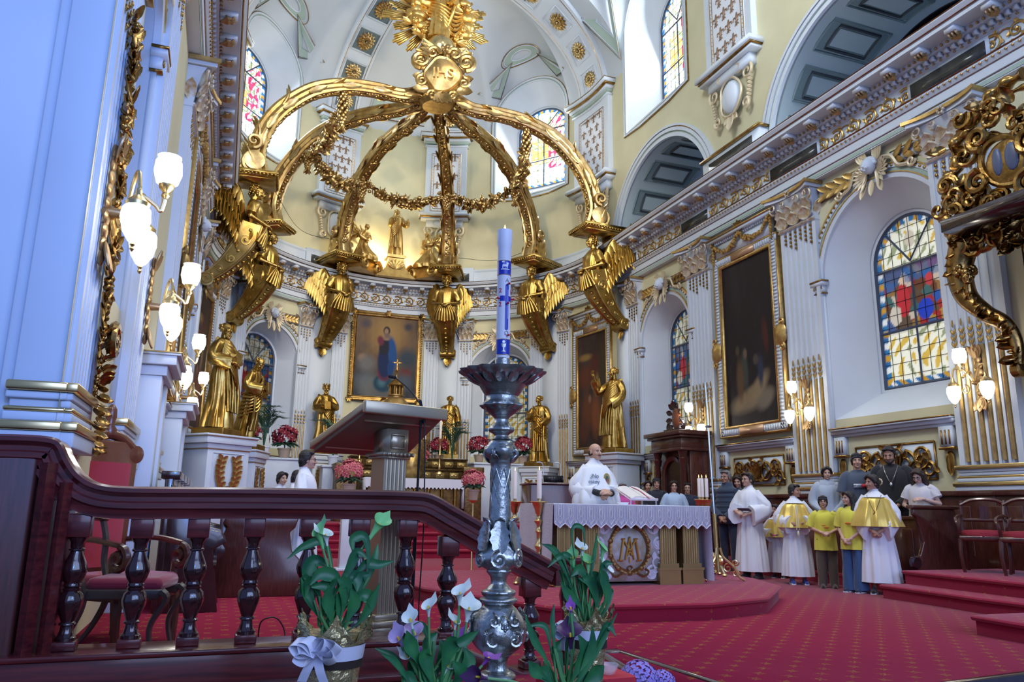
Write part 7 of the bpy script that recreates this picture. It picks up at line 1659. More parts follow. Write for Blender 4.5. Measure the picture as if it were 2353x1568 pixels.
# ---------------------------------------------------------------- potted plants
LEAFG = mat('dark_green_leaf', (.03, .10, .05), .5); REDP = mat('red_bract', (.24, .006, .028), .55); PINKP = mat('pink_bract', (.46, .02, .09), .5, var=.4, vscale=30, col2=(.70, .22, .18)); PETW = mat('peach_centre', (.75, .36, .26), .5)
TERRA = mat('clay_pot', (.50, .36, .26), .7); WPOT = mat('white_pot', (.75, .76, .82), .35)
def pot(t, r, h, mt, name='pot'): m = M(); m.lathe([(r*.72, 0), (r*.95, h*.82), (r*1.05, h*.84), (r*1.05, h), (r*.92, h), (r*.9, h*.9), (.01, h*.88)], 20); return m.build(name, [mt], t, smooth=40)
def flowers(lab, loc, r, ph=.18, pr=.12, pink=False, mt=None, seed=1, name='potted_poinsettia'):
 t = thing(name, lab, 'potted plant', loc); pot(t, pr, ph, mt or TERRA); rg = random.Random(seed); m = M(); g = M(); c0 = np.array((0, 0, ph+r*.72))
 for i in range(36):
  a = i*2.399; el = -.35+1.85*((i*13) % 36)/36; d = np.array((cos(a)*cos(el), sin(a)*cos(el), sin(el)*.85)); p = c0+d*r*(.66+.40*rg.random()); up = d
  for k in range(6):
   b = 2*PI*k/6+a; e1 = unit(np.cross(d, (0.3, .2, 1))); e2 = np.cross(d, e1); q = e1*cos(b)+e2*sin(b); m.m = 0; m.leaf(p, q+d*.25, d, r*.34, r*.17, -.15, 0, n=3)
  m.m = 1; m.ell(p+d*.02, r*.055, 5, 4)
 m.build('blooms', [PINKP if pink else REDP, PETW], t, smooth=0)
 for i in range(26): a = i*2.4; d = np.array((cos(a), sin(a), -.25+.3*rg.random())); g.leaf(np.array((0, 0, ph+r*.4)), d, (0, 0, 1), r*(.85+.3*rg.random()), r*.36, -.25, 0, n=4)
 g.build('leaves', [LEAFG], t, smooth=60); m = M(); m.tube([(0, 0, ph*.8), (0, 0, ph+r*.6)], .02, 5); m.build('stem', [LEAFG], t); return t
def palm(lab, loc, h, seed=1, ph=.26, pr=.15):
 t = thing('potted_palm', lab, 'potted plant', loc); pot(t, pr, ph, WPOT); rg = random.Random(seed); m = M()
 for i in range(11):
  a = i*2.4; sp_ = .25+.45*((i*5) % 11)/11; d = np.array((cos(a), sin(a), 0)); hh = h*(.75+.3*rg.random()); p = smoothpath([(0, 0, ph*.8), d*sp_*.25*h*.5+np.array((0, 0, ph+hh*.45)), d*sp_*.7*h*.6+np.array((0, 0, ph+hh*.82)), d*sp_*1.2*h*.7+np.array((0, 0, ph+hh*.86))], 6)
  m.tube(p, np.linspace(.012, .004, len(p)), 4); tg = np.gradient(p, axis=0)
  for k in range(7, len(p)):
   for sx in (-1, 1):
    s_ = unit(np.cross(tg[k], (0, 0, 1)))*sx; m.leaf(p[k], unit(tg[k])*.8+s_*.8, (0, 0, 1), h*.24*(1-.35*(k-7)/12), .032, -.2, 0, n=3, fold=.1)
 m.build('fronds', [mat('palm_green', (.05, .13, .07), .5)], t, smooth=60); return t
def pl(px, py, phi=None, r=None, Y=None):
 if Y is not None: return at(px, py, Y=Y)
flowers('deep red poinsettia on the ledge between palm and crowned saint', tuple(at(652, 1052, Y=23.0)), .40, .26, .19, seed=1); flowers('deep red poinsettia half hidden behind the reading saint', tuple(at(577, 1030, Y=21.8)), .26, .2, .14, seed=2)
flowers('deep red poinsettia left of the paschal candlestick shaft', tuple(at(1100, 1062, Y=23.0)), .36, .22, .16, seed=3); flowers('deep red poinsettia right of the paschal candlestick shaft', tuple(at(1202, 1067, Y=22.6)), .38, .24, .17, seed=4)
flowers('poinsettia on the high altar left of the lectern post', tuple(at(855, 1072, Y=21.0)), .30, .2, .14, seed=5); flowers('poinsettia on the high altar just right of the lectern post', tuple(at(965, 1087, Y=20.9)), .27, .22, .14, pink=True, seed=6); flowers('poinsettia on the upper altar shelf beside the right palm', tuple(at(1007, 1062, Y=21.2)), .30, .2, .14, seed=7)
flowers('pink and red hydrangea in front of the high altar, left of the lectern', tuple(at(801, 1134, Y=13.6)), .26, .16, .12, pink=True, seed=8, name='potted_hydrangea')
fl1 = at(1087, 1150, Y=12.2); flowers('pink and red hydrangea in a clay pot on a brass stand behind the paschal candlestick', tuple(fl1), .20, .17, .10, pink=True, seed=9, name='potted_hydrangea')
t = thing('flower_stand', 'slim brass flower stand under the hydrangea behind the paschal candlestick', 'plant stand', (fl1[0], 12.2, 0)); m = M(); m.lathe([(.14, 0), (.13, .03), (.03, .06), (.014, .1), (.014, fl1[2]-.05), (.06, fl1[2]-.02), (.09, fl1[2]-.001)], 16); m.build('stand', [BRASS], t, smooth=50)
fl0 = at(801, 1134, Y=13.6); t = thing('flower_stand', 'white wooden flower stand under the hydrangea left of the lectern', 'plant stand', (fl0[0], 13.6, 0)); m = M(); m.bb((-.16, -.16, 0), (.16, .16, .05)); m.bb((-.1, -.1, .05), (.1, .1, fl0[2]-.06)); m.bb((-.16, -.16, fl0[2]-.06), (.16, .16, fl0[2]-.001)); m.build('stand', [WHITE], t, smooth=0, bev=.01)
palm('potted palm between the reading saint and the left apse niche', tuple(at(604, 1050, Y=22.6)), 1.25, 1, .30, .17); palm('potted palm beside the crowned saint', tuple(at(764, 1070, Y=21.5)), 1.1, 2); palm('potted palm right of the tabernacle', tuple(at(1038, 1077, Y=21.6)), 1.15, 3)
# shelves that carry the plants in the apse
for i, (px, py, Y, w_, lab) in enumerate(((628, 1053, 22.8, 1.6, 'white shelf under palm and poinsettia at the left apse niche'), (765, 1071, 21.5, .6, 'white plant block beside the crowned saint'), (1038, 1078, 21.6, .55, 'white plant block right of the tabernacle'), (1150, 1066, 22.8, 1.9, 'white shelf under the two poinsettias at the right apse niche'))):
 c = at(px, py, Y=Y); t = thing('plant_shelf', lab, 'shelf', (c[0], Y, .68)); h = c[2]-.68; m = M(); m.bb((-w_/2, -.3, 0), (w_/2, .4, h-.06)); m.bb((-w_/2-.04, -.34, h-.06), (w_/2+.04, .4, h-.002)); m.build('block', [WHITE], t, smooth=0, bev=.01)
# ---------------------------------------------------------------- lectern and microphone
lx, ly = at(887, 1200, Y=5.55)[0], 5.55
t = thing('lectern', 'gold lectern with a fluted post and a broad sloping desk behind the balustrade', 'lectern', (lx, ly, 0), R_(19)); zt = at(890, 1050, Y=ly)[2]; w_ = .09
m = M(); n = 5; sec = [(-w_, w_), (-w_, -w_)]
for i in range(n): c_ = -w_*.9+(i+.5)*w_*1.8/n; r_ = w_*.13; sec += [(c_-r_*cos(a), -w_+r_*.8*sin(a)) for a in np.linspace(0, PI, 5)]
sec += [(w_, -w_), (w_, w_)]; m.loft([[(a, b, z) for a, b in sec] for z in (.34, zt-.02)]); m.build('fluted_post', [mat('champagne_gold', (.52, .44, .30), .32, .7)], t, smooth=35)
m = M();
for z0, z1, e in ((0, .16, .09), (.16, .20, .075), (.20, .26, .05), (.26, .30, .065), (.30, .34, .03)): m.bb((-w_-e, -w_-e, z0), (w_+e, w_+e, z1))
m.build('base', [mat('champagne_gold', (.52, .44, .30), .32, .7)], t, smooth=0, bev=.006)
m = M(); m.bb((-w_-.02, -w_-.02, zt-.02), (w_+.02, w_+.02, zt+.0)); m.bb((-w_-.035, -w_-.035, zt), (w_+.035, w_+.035, zt+.025));
for k in range(8): m.ell((-w_-.03+k*(w_*2+.06)/7, -w_-.04, zt+.01), (.009, .012, .016), 6)
z2 = zt+.19; m.bb((-.085, -.115, zt+.02), (.085, .08, z2));
for k in range(4): a = [(-.055, zt+.055), (.055, zt+.055), (.055, z2-.04), (-.055, z2-.04)]; m.tube([(a[k][0], -.118, a[k][1]), (a[(k+1) % 4][0], -.118, a[(k+1) % 4][1])], .008, 4)
m.build('capital', [mat('champagne_gold', (.52, .44, .30), .32, .7)], t, smooth=0)
def desk(m, z0, e0):  # slab sloping up towards the nave
 pass
m = M(); zl, zh = at(880, 1022, Y=ly)[2], at(900, 948, Y=ly)[2]; hw = .34
zl = at(868, 1030, Y=ly+.45)[2]; V = [(-.39, .43, zl-.02), (.39, .43, zl-.02), (hw*.92, -.20, zh), (-hw*.92, -.20, zh)]
m.m = 0; m.loft([[(x, y, z-.045) for x, y, z in V], V]); m.m = 1
m.loft([[(x*1.06, y*1.05-.0, z-.02) for x, y, z in V], [(x*1.06, y*1.05, z+.035) for x, y, z in V]]); m.m = 1
m.bb((-hw, -.235, zh-.05), (hw, -.19, zh+.035)); m.build('desk', [mat('desk_brown', (.24, .15, .09), .5), mat('champagne_gold', (.52, .44, .30), .32, .7)], t, smooth=0, bev=.008)
m = M();
for f in (.18, .85): y = .45-.65*f; z = zl-.02+(zh-zl+.02)*f-.05; m.tube([(-.36+.1*f, y, z), (.34-.08*f, y, z)], .008, 4)
m.build('under_moulding', [mat('champagne_gold', (.52, .44, .30), .32, .7)], t)
mx_, my = at(955, 1150, Y=5.45)[0], 5.45
t = thing('microphone_stand', 'black microphone stand with a boom reaching over the lectern', 'microphone stand', (mx_, my, 0)); zb = at(966, 950, Y=my)[2]; xb = at(968, 950, Y=my)[0]-mx_
m = M(); m.lathe([(.13, 0), (.13, .015), (.02, .03), (.014, .06)], 18); m.build('foot', [IRON], t); m = M(); m.tube([(0, 0, .04), (xb*.5, 0, zb*.55)], .013, 8); m.tube([(xb*.5, 0, zb*.55), (xb, 0, zb)], .009, 8); m.cap((xb*.5, 0, zb*.53), (xb*.5, 0, zb*.58), .017, .017, 8); m.build('pole', [IRON], t)
q1 = at(908, 868, Y=my)-np.array((mx_, my, 0)); m = M(); m.tube(smoothpath([(xb+.01, 0, zb-.05), (xb-.01, 0, zb+.06), (xb-.09, .02, zb+.17), tuple(q1)], 6), .006, 6); m.cap((xb+.02, 0, zb-.06), (xb-.01, 0, zb+.09), .016, .010, 8); m.build('boom', [IRON], t)
m = M(); m.cap(q1, q1+np.array((-.04, 0, .005)), .012, .012, 8); m.build('microphone', [DARK], t)
m = M(); m.tube(smoothpath([(xb+.02, -.02, zb-.06), (xb+.035, -.02, zb*.8), (.06, -.02, zb*.5), (.05, -.02, .3), (.10, -.04, .05), (.2, -.1, .012)], 7), .005, 5); m.build('cable', [IRON], t)
# ---------------------------------------------------------------- keyboard console, throne, stalls, pews, chairs
c = at(1262, 1112, Y=12.6); t = thing('organ_console', 'dark wooden organ console behind the left end of the altar table', 'organ', (c[0], 12.6, 0), R_(-8)); H = c[2]
m = M(); m.bb((-.42, -.35, 0), (.42, .35, H-.03)); m.bb((-.45, -.38, H-.03), (.45, .38, H)); m.build('case', [WOOD], t, smooth=0, bev=.01); m = M(); m.m = 0; m.box((.05, -.1, H+.08), (.36, .012, .12), rx=-.25)
for k in range(7): m.box((-.10+.05*k, -.105, H+.08), (.008, .02, .12), rx=-.25)
m.build('music_desk', [IRON], t, smooth=0)
for sx in (-1, 1): m = M(); m.tube(smoothpath([(sx*.16+.05, 0, H), (sx*.16+.05, 0, H+.28), (sx*.16, -.04, H+.36), (sx*.16-.1, -.12, H+.36)], 6), .010, 5); m.build('lamp_arm', [WHITE], t)
c0 = at(1545, 1000, X=9.75); t = thing('wooden_throne', 'carved mahogany throne with entablature and oval crest against the right wall', 'throne', (9.95, c0[1], 0), R_(-90)); tw = .62; TH = c0[2]+.05
m = M(); m.bb((-tw, -.15, 0), (tw, .35, TH-.45)); m.build('back_panel', [WOOD], t, smooth=0, bev=.01)
for sx in (-1, 1):
 m = M(); m.lathe([(.09, .5), (.075, .6), (.065, TH-.75), (.085, TH-.70), (.10, TH-.62), (.075, TH-.60), (.11, TH-.45)], 14, (sx*(tw-.08), -.28, 0)); m.bb((sx*(tw-.08)-.11, -.39, 0), (sx*(tw-.08)+.11, -.17, .5)); m.build('column', [WOOD], t, smooth=40)
m = M();
for z0, z1, e in ((TH-.45, TH-.38, 0), (TH-.38, TH-.16, -.03), (TH-.16, TH-.10, .04), (TH-.10, TH, .10)): m.bb((-tw-.06-e, -.42-e, z0), (tw+.06+e, .35, z1))
m.build('entablature', [WOOD], t, smooth=0, bev=.012)
m = M(); p = archpath(0, .36, .8, TH-1.0, 18, False); m.T = lambda q: np.stack([q[:, 0], -.15-q[:, 2], q[:, 1]], 1); band(m, p, [(0, 0), (0, .06), (.09, .09), (.09, 0)]); m.m = 1; m.prism(p, 0, .012); m.build('arched_niche', [WOOD, WOODD], t, smooth=30)
m = M(); m.ell((0, -.08, TH+.34), (.17, .06, .27), 20); m.build('oval_crest', [mat('red_mahogany', (.16, .045, .02), .3, coat=.6)], t, smooth=180)
m = M()
for sx in (-1, 1):
 for k in range(6): a = R_(-70+32*k); m.leaf((sx*.16*cos(a), -.1, TH+.34+.26*sin(a)), (sx*cos(a)+.2*sx, -.1, sin(a)), (0, -1, 0), .20, .12, .5, 3, n=5)
 s_ = spiral(sx*.26, TH+.14, .12, PI/2, -sx*1.5, 16); m.tube(np.c_[s_[:, 0], np.full(16, -.1), s_[:, 1]], .03, 6)
for k in range(5): m.leaf((0, -.1, TH+.58), ((k-2)*.4, -.1, 1), (0, -1, 0), .2, .09, .4, 3, n=5)
m.bb((-.3, -.25, TH), (.3, .1, TH+.08)); m.build('crest_carving', [WOODD], t)
m = M(); m.bb((-.4, -.7, .42), (.4, -.15, .52)); m.bb((-.38, -.66, 0), (.38, -.2, .42)); m.build('seat', [WOOD], t, smooth=0, bev=.01)
def pew(lab, x, y0, y1, z, h=.95, depth=.45, endp=(True, False)):
 t = thing('pew', lab, 'pew', (x, (y0+y1)/2, z)); L = (y1-y0)/2; m = M(); m.bb((-.03, -L, 0), (.03, L, h)); m.bb((-.06, -L, h-.03), (.08, L, h+.02))
 for y in np.arange(-L+.1, L-.5, .75): m.bb((-.045, y, .12), (-.03, y+.6, h-.15))
 m.build('front_panel', [WOOD], t, smooth=0, bev=.008); m = M(); m.bb((.82, -L, .30), (1.12, L, .34)); m.build('seat', [WOOD], t, smooth=0)
 for e, y in zip(endp, (-L, L)):
  if e:
   m = M(); pts = [(-.14, 0), (1.1, 0), (1.1, .42), (.72, .60), (.66, .95), (.60, h+.12), (-.16, h+.12), (-.16, h+.04), (-.10, h), (-.02, .70), (-.10, .52), (-.22, .48), (-.24, .38), (-.15, .33), (-.10, .2)]; m.prism(pts, y-.06, y, ax=1); m.bb((-.20, y-.09, h+.12), (.66, y+.03, h+.17)); m.build('bench_end', [WOOD], t, smooth=0, bev=.012)
   m = M(); m.lathe([(.07, -.04), (.09, -.02), (.09, .02), (.07, .04)], 16, (-.18, y-.03, .43), ax=(PI/2, 0, 0)); m.build('end_scroll', [WOODD], t, smooth=40)
 return t
pew('long mahogany pew with a scrolled bench end behind the altar servers', 9.04, 8.18, 12.1, .0, 1.02)
def armchair(lab, loc, rz):
 t = thing('wooden_armchair', lab, 'armchair', loc, rz)
 m = M(); m.box((0, 0, .43), (.56, .50, .07)); m.build('seat_rail', [WOOD], t, smooth=0, bev=.02); m = M(); m.loft([[(x*k, y*k, z) for x, y in [(.27*cos(a), .25*sin(a)) for a in np.arange(16)*PI/8]] for z, k in ((.46, 1), (.50, 1), (.53, .9), (.54, .3))]); m.build('seat_cushion', [mat('red_upholstery', (.30, .015, .03), .8)], t)
 for sx in (-1, 1):
  m = M(); m.tube(smoothpath([(sx*.26, -.22, .42), (sx*.27, -.24, .22), (sx*.25, -.22, .0)], 5), np.linspace(.030, .02, 11), 8); m.build('leg', [WOOD], t)
  m = M(); m.tube(smoothpath([(sx*.25, .22, .42), (sx*.25, .26, .2), (sx*.25, .32, .0)], 5), .024, 8); m.build('leg', [WOOD], t)
  m = M(); m.tube(smoothpath([(sx*.26, .24, .42), (sx*.27, .28, .7), (sx*.25, .30, .92)], 5), .022, 8); m.build('back_post', [WOOD], t)
  m = M(); m.tube(smoothpath([(sx*.27, .27, .72), (sx*.31, .05, .70), (sx*.30, -.18, .66), (sx*.27, -.23, .58), (sx*.26, -.19, .45)], 6), .022, 8); m.build('arm', [WOOD], t)
 m = M(); m.tube(smoothpath([(-.27, .30, .86), (-.12, .31, .93), (.12, .31, .93), (.27, .30, .86)], 5), .04, 8, sq=.6); m.tube([(-.26, .28, .66), (.26, .28, .66)], .022, 8); m.box((0, .29, .76), (.10, .02, .18)); m.build('back_rest', [WOOD], t); return t
c = at(2272, 1312, X=9.45); armchair('dark wooden armchair with a red seat at the right, on the carpeted steps', (c[0], c[1], .34), R_(-55)); c = at(2372, 1312, X=9.45); armchair('dark wooden armchair cut off by the right edge of the picture', (c[0], c[1], .34), R_(-60))
# right-hand canopy: gilded carved baldaquin fragment over a seat
def wpx(px, py, X=9.55): p = at(px, py, X=X); return p
t = thing('carved_canopy', 'dark gilded carved canopy with scrolls and an oval shield at the right edge', 'canopy', tuple(wpx(2290, 600))); o0 = wpx(2290, 600); CT = lambda p: p-o0
CG = mat('antique_canopy_gilding', (.50, .30, .10), .28, 1.0, var=.55, vscale=7, col2=(.20, .11, .03), bump=.25, bscale=22)
def cpts(l, X=9.55): return [wpx(a, b, X) for a, b in l]
m = M(CT)
for l, r_ in ((((2190, 540), (2170, 500), (2180, 460), (2170, 420), (2200, 390), (2195, 330), (2230, 300), (2260, 240), (2300, 200), (2353, 170)), .10), (((2190, 540), (2230, 560), (2290, 530), (2353, 520)), .12), (((2200, 520), (2230, 470), (2290, 450), (2340, 470), (2370, 440)), .09), (((2210, 380), (2240, 330), (2290, 310), (2340, 330), (2360, 380), (2340, 430)), .06), (((2200, 330), (2260, 260), (2320, 215), (2380, 190)), .05)):
 p = smoothpath(cpts(l), 6); m.tube(p, r_*(.8+.3*np.sin(np.arange(len(p))*1.3)), 9)
m.build('scrolled_frame', [CG], t, smooth=60)
m = M(CT); rg = random.Random(8)
for k in range(130):
 px, py = rg.uniform(2165, 2400), rg.uniform(205, 575)
 if (px-2312)**2/70**2+(py-370)**2/64**2 < 1 or py < 330-1.5*(px-2180): continue
 a = rg.random()*6.28; q = wpx(px, py, 9.52)
 if k % 2: m.leaf(q, (-.4*cos(a), cos(a), sin(a)), (-1, -.3, .2), .32, .16, .9, 4, n=12, fold=.5)
 else:
  s_ = spiral(0, 0, .13+.06*rg.random(), a, 1.3*(1 if k % 4 else -1), 16, .8); m.tube([q+np.array((-.05-.1*j/15, p_[0], p_[1])) for j, p_ in enumerate(s_)], np.linspace(.045, .022, 16), 7)
for k in range(30): px, py = rg.uniform(2190, 2370), rg.uniform(470, 560); m.leaf(wpx(px, py, 9.45), (-.3, rg.uniform(-.7, .7), -1), (-1, -.4, 0), .24, .11, .8, 4, n=10, fold=.5)
s_ = [(2312+58*cos(t), 370+56*sin(t)) for t in np.arange(28)*PI/14]; m.tube(cpts(s_, 9.44), .05, 7, closed=True)
for sx in (-1, 1):
 for sy in (-1, 1): q = wpx(2312+sx*58, 370+sy*50, 9.42); s_ = spiral(0, 0, .17, PI/2*sy, sx*sy*1.5, 18, .85); m.tube([q+np.array((-.05, -sx*p_[0], p_[1])) for p_ in s_], np.linspace(.06, .03, 18), 7)
m.build('acanthus_crest', [CG], t, smooth=50)
m = M(CT); cc = wpx(2312, 372, 9.42); m.m = 0; m.ell(cc, (.05, .30, .32), 20); m.m = 1
for dy, w_ in ((.09, .10), (-.11, .13)): m.ell(cc+np.array((-.04, dy, .03)), (.03, w_*.8, .2), 12)
m.build('oval_shield', [CG, mat('blue_grey_enamel', (.10, .12, .20), .35)], t, smooth=180)
for (sx_, lab_) in ((0, 1),):
 m = M(CT); s_ = smoothpath(cpts([(2215, 560), (2205, 620), (2220, 680), (2265, 720), (2310, 745), (2335, 790), (2340, 840)]), 6); m.tube(s_, np.interp(np.linspace(0, 1, len(s_)), [0, .2, .5, .8, 1], [.19, .17, .12, .09, .06]), 10)
 for k in range(2, len(s_)-2, 2):
  for q in range(2): m.leaf(s_[k], (s_[k+1]-s_[k])+np.array((-.05, rg.uniform(-.08, .08), .02)), (-1, rg.uniform(-.5, .5), .2), .26, .13, .5, 3, n=5)
 e = wpx(2340, 850); m.lathe([(.05, -.07), (.10, -.05), (.10, .05), (.05, .07)], 14, tuple(e), ax=(PI/2, 0, 0)); m.build('scrolled_bracket', [CG], t, smooth=50)
m = M(CT); v, f, mi = head_geo('f'); c = wpx(2222, 635, 9.42); m.add(rot(v*1.15, rz=R_(-50))+c, [f]);
for k in range(20): b = k*2.4; m.ell(c+np.array((.05+.11*cos(b), .06+.11*sin(b), .03+.12*((k*7 % 20)/20))), .05, 6)
m.build('cherub_head', [CG], t, smooth=180)
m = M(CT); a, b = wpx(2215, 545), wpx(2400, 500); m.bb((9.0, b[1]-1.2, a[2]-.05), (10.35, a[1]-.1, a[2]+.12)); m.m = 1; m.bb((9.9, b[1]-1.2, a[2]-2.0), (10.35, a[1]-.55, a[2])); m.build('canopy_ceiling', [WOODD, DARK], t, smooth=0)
# small white wall cabinets with cornices on the left wall and gilded drapery carving
for i, (y0, y1, zt, x1, lab) in enumerate(((8.75, 9.7, 2.62, -.66, 'white panelled doorcase with a projecting cornice on the left wall, behind the red throne'), (12.9, 14.2, 2.6, -.62, 'second white doorcase farther along the left wall, below the third lamp'))):
 t = thing('doorcase', lab, 'doorcase', (-.98, (y0+y1)/2, 0)); L = (y1-y0)/2; d = x1+.98+.1
 m = M(); m.m = 0; m.bb((0, -L, 0), (d*.7, -L+.25, zt-.25)); m.bb((0, L-.25, 0), (d*.7, L, zt-.25)); m.bb((0, -L+.2, 0), (d*.45, L-.2, zt-.25)); m.bb((0, -L-.02, zt-.25), (d*.8, L+.02, zt-.14)); m.bb((0, -L-.08, zt-.14), (d*1.0, L+.08, zt-.04)); m.bb((0, -L-.1, zt-.04), (d*1.1, L+.1, zt-.015)); m.m = 1; m.bb((0, -L-.11, zt-.015), (d*1.12, L+.11, zt)); m.build('case', [WHITE, BRASS], t, smooth=0, bev=.008)
 m = M(); m.bb((d*.46, -L+.35, .3), (d*.5, L-.35, zt-.55)); m.build('door_panel', [WHITE], t, smooth=0, bev=.01)
t = thing('gilded_drop', 'long gilded carved drop hanging beside the nearest left lamp', 'carving', (-.96, 6.6, 3.0)); m = M(lambda p: p-np.array((-.96, 6.6, 3.0))); rg = random.Random(4)
pd = smoothpath([at(a, b, X=-.93) for a, b in ((308, 60), (296, 160), (283, 300), (262, 470), (246, 620), (232, 740), (220, 850), (212, 910))], 9); wd = np.interp(np.linspace(0, 1, len(pd)), [0, .25, .5, .8, 1], [.10, .13, .12, .06, .02])
g = M(m.T)
for p, w_ in zip(pd, wd):
 for q in range(2): a = rg.random()*6.28; m.leaf(p+np.array((0, rg.uniform(-w_, w_), 0)), (.10, .8*cos(a), sin(a)-.6), (1, -.3, .2), w_*1.5+.03, w_*.5+.01, .25, 3, n=7, fold=.4)
 if rg.random() < .7: g.ell(p+np.array((.02, rg.uniform(-w_, w_)*.8, 0)), w_*.26+.006, 6)
m.build('leaves', [CG], t, smooth=50); g.build('fruit', [CG], t, smooth=60)
t = thing('gilded_bracket', 'gilded scrolled foot carving low on the left wall above the newel', 'carving', (-.98, 6.35, 1.95)); m = M()
for k in range(26): a = k*2.4; m.leaf((.06, .16*cos(a)*(1-k/40), .35-k*.035), (.4, cos(a)*.7, -.4+1.0*(k < 12)), (1, -.3, .2), .13, .07, .7, 3, n=6)
s_ = spiral(0, .28, .16, 0, 1.5, 18); m.tube(np.c_[np.full(18, .12), s_], .035, 6); m.build('scrolls', [CG], t, smooth=50)
# left: red high-backed throne, side chair, choir stalls, curved pew end
RED = mat('red_velvet', (.42, .012, .035), .75, sheen=.5)
c = at(290, 1225, Y=6.95); tx = c[0]; t = thing('red_throne', 'carved high-backed chair with red upholstery at the left behind the balustrade', 'throne chair', (tx, 6.95, 0), R_(48)); TH = at(258, 1014, Y=6.95)[2]
m = M(); m.loft([[(x, .28+.14*k, z) for x, z in ((-.27, .45), (.27, .45), (.29, TH-.1), (.15, TH+.02), (-.15, TH+.02), (-.29, TH-.1))] for k in (0, 1)]); m.build('back_frame', [mat('red_mahogany', (.16, .045, .02), .3, coat=.6)], t, smooth=0, bev=.015)
m = M(); m.loft([[(x*k, y, z) for x, z in ((-.21, .55), (.21, .55), (.22, TH-.16), (-.22, TH-.16))] for k, y in ((1, .30), (.96, .265), (.7, .255))]); m.build('back_cushion', [RED], t, smooth=30)
m = M(); m.tube(smoothpath([(-.28, .32, TH-.06), (-.1, .32, TH+.06), (.1, .32, TH+.06), (.28, .32, TH-.06)], 5), .045, 8)
for sx in (-1, 1): m.lathe([(.03, -.05), (.075, -.04), (.075, .04), (.03, .05)], 14, (sx*.27, .32, TH-.08), ax=(PI/2, 0, 0))
m.lathe([(.05, 0), (.06, .05), (.03, .09), (.045, .15), (.04, .22), (.015, .26)], 12, (0, .32, TH+.06)); m.build('crest_finial', [mat('red_mahogany', (.16, .045, .02), .3, coat=.6)], t, smooth=50)
m = M(); m.box((0, -.02, .47), (.56, .58, .10)); m.build('seat_cushion', [RED], t, bev=.03); m = M(); m.box((0, -.02, .38), (.60, .60, .09)); m.build('seat_rail', [WOOD], t, smooth=0, bev=.01)
for sx in (-1, 1):
 m = M(); m.tube(smoothpath([(sx*.29, .3, .76), (sx*.31, .0, .78), (sx*.30, -.30, .74)], 5), .035, 8, sq=.7); s_ = spiral(-.28, .64, .10, PI/2, 1.4, 16); m.tube(np.c_[np.full(16, sx*.30), s_], .03, 7); m.tube([(sx*.30, -.24, .60), (sx*.29, -.24, .42)], .03, 7); m.build('arm', [WOOD], t)
 for y in (-.28, .28): m = M(); m.tube(smoothpath([(sx*.27, y, .36), (sx*.28, y*1.08, .2), (sx*.27, y*1.12, .0)], 5), np.linspace(.045, .028, 11), 8); m.build('leg', [WOOD], t)
c = at(318, 1260, Y=6.35); t = thing('side_chair', 'klismos side chair with a plum red seat and sabre legs right behind the balusters', 'chair', (c[0], 6.35, 0), R_(78)); GREYW = mat('worn_dark_wood', (.05, .035, .032), .4, coat=.4)
m = M(); m.box((0, 0, .50), (.46, .50, .09)); m.build('seat', [mat('plum_velvet', (.28, .010, .05), .7, sheen=.5)], t, bev=.035)
for sx in (-1, 1):
 m = M(); m.loft([[(sx*.23+q, y, z) for y, z in ((.27, .47), (.27, .40), (-.24, .40), (-.27, .47))] for q in (-.022, .022)]); m.build('seat_rail', [GREYW], t, smooth=0, bev=.012)
 m = M(); m.tube(smoothpath([(sx*.23, -.25, .46), (sx*.23, -.29, .40), (sx*.23, -.20, .22), (sx*.23, -.24, .0)], 6), np.linspace(.042, .022, 19), 6, sq=.7); m.build('leg', [GREYW], t)
 m = M(); m.tube(smoothpath([(sx*.23, .24, .46), (sx*.23, .27, .30), (sx*.23, .36, .12), (sx*.23, .46, .0)], 6), np.linspace(.04, .022, 19), 6, sq=.7); m.build('leg', [GREYW], t)
 m = M(); m.tube(smoothpath([(sx*.23, .25, .44), (sx*.23, .30, .62), (sx*.23, .31, .80), (sx*.23, .36, .98)], 6), .034, 6, sq=.7); m.build('back_post', [GREYW], t)
m = M(); m.tube(smoothpath([(-.25, .35, .93), (0, .39, .95), (.25, .35, .93)], 6), .05, 8, sq=.35); m.build('back_rest', [GREYW], t)
for i in range(4):
 y = 9.0+i*.86; t = thing('choir_stall', ('first', 'second', 'third', 'fourth')[i]+' dark choir stall along the left wall, counted from the viewer', 'choir stall', (-.28, y, 0), R_(90), 'choir stalls along the left wall')
 m = M(); m.bb((-.41, .18, 0), (.41, .26, 1.32)); m.bb((-.42, .12, 1.30), (.42, .30, 1.38)); m.build('back', [WOODD], t, smooth=0, bev=.01); m = M(); m.bb((-.4, -.3, .42), (.4, .2, .48)); m.build('seat', [WOODD], t, smooth=0)
 for sx in (-1, 1): m = M(); m.loft([[(sx*.39+q, y_, z) for y_, z in ((-.35, 0), (.2, 0), (.2, 1.25), (.05, 1.18), (-.02, .85), (-.32, .78), (-.38, .68), (-.25, .6))] for q in (-.03, .03)]); m.build('arm_end', [WOODD], t, smooth=0, bev=.01)
c = at(590, 1372, Z=0); t = thing('curved_pew_end', 'mahogany pew with a high curved side panel behind the balusters at left', 'pew', (c[0], c[1], 0), R_(0)); H = at(590, 1185, Y=c[1])[2]
m = M(); pts = [(-.55, 0), (.62, 0), (.62, .30), (.5, .38), (.36, .52), (.32, .74), (.38, H-.14), (.42, H), (-.42, H), (-.45, H-.1), (-.40, .8), (-.48, .6), (-.56, .5)]; m.prism(pts, -.05, .05, ax=1); m.build('side_panel', [WOOD], t, smooth=0, bev=.015)
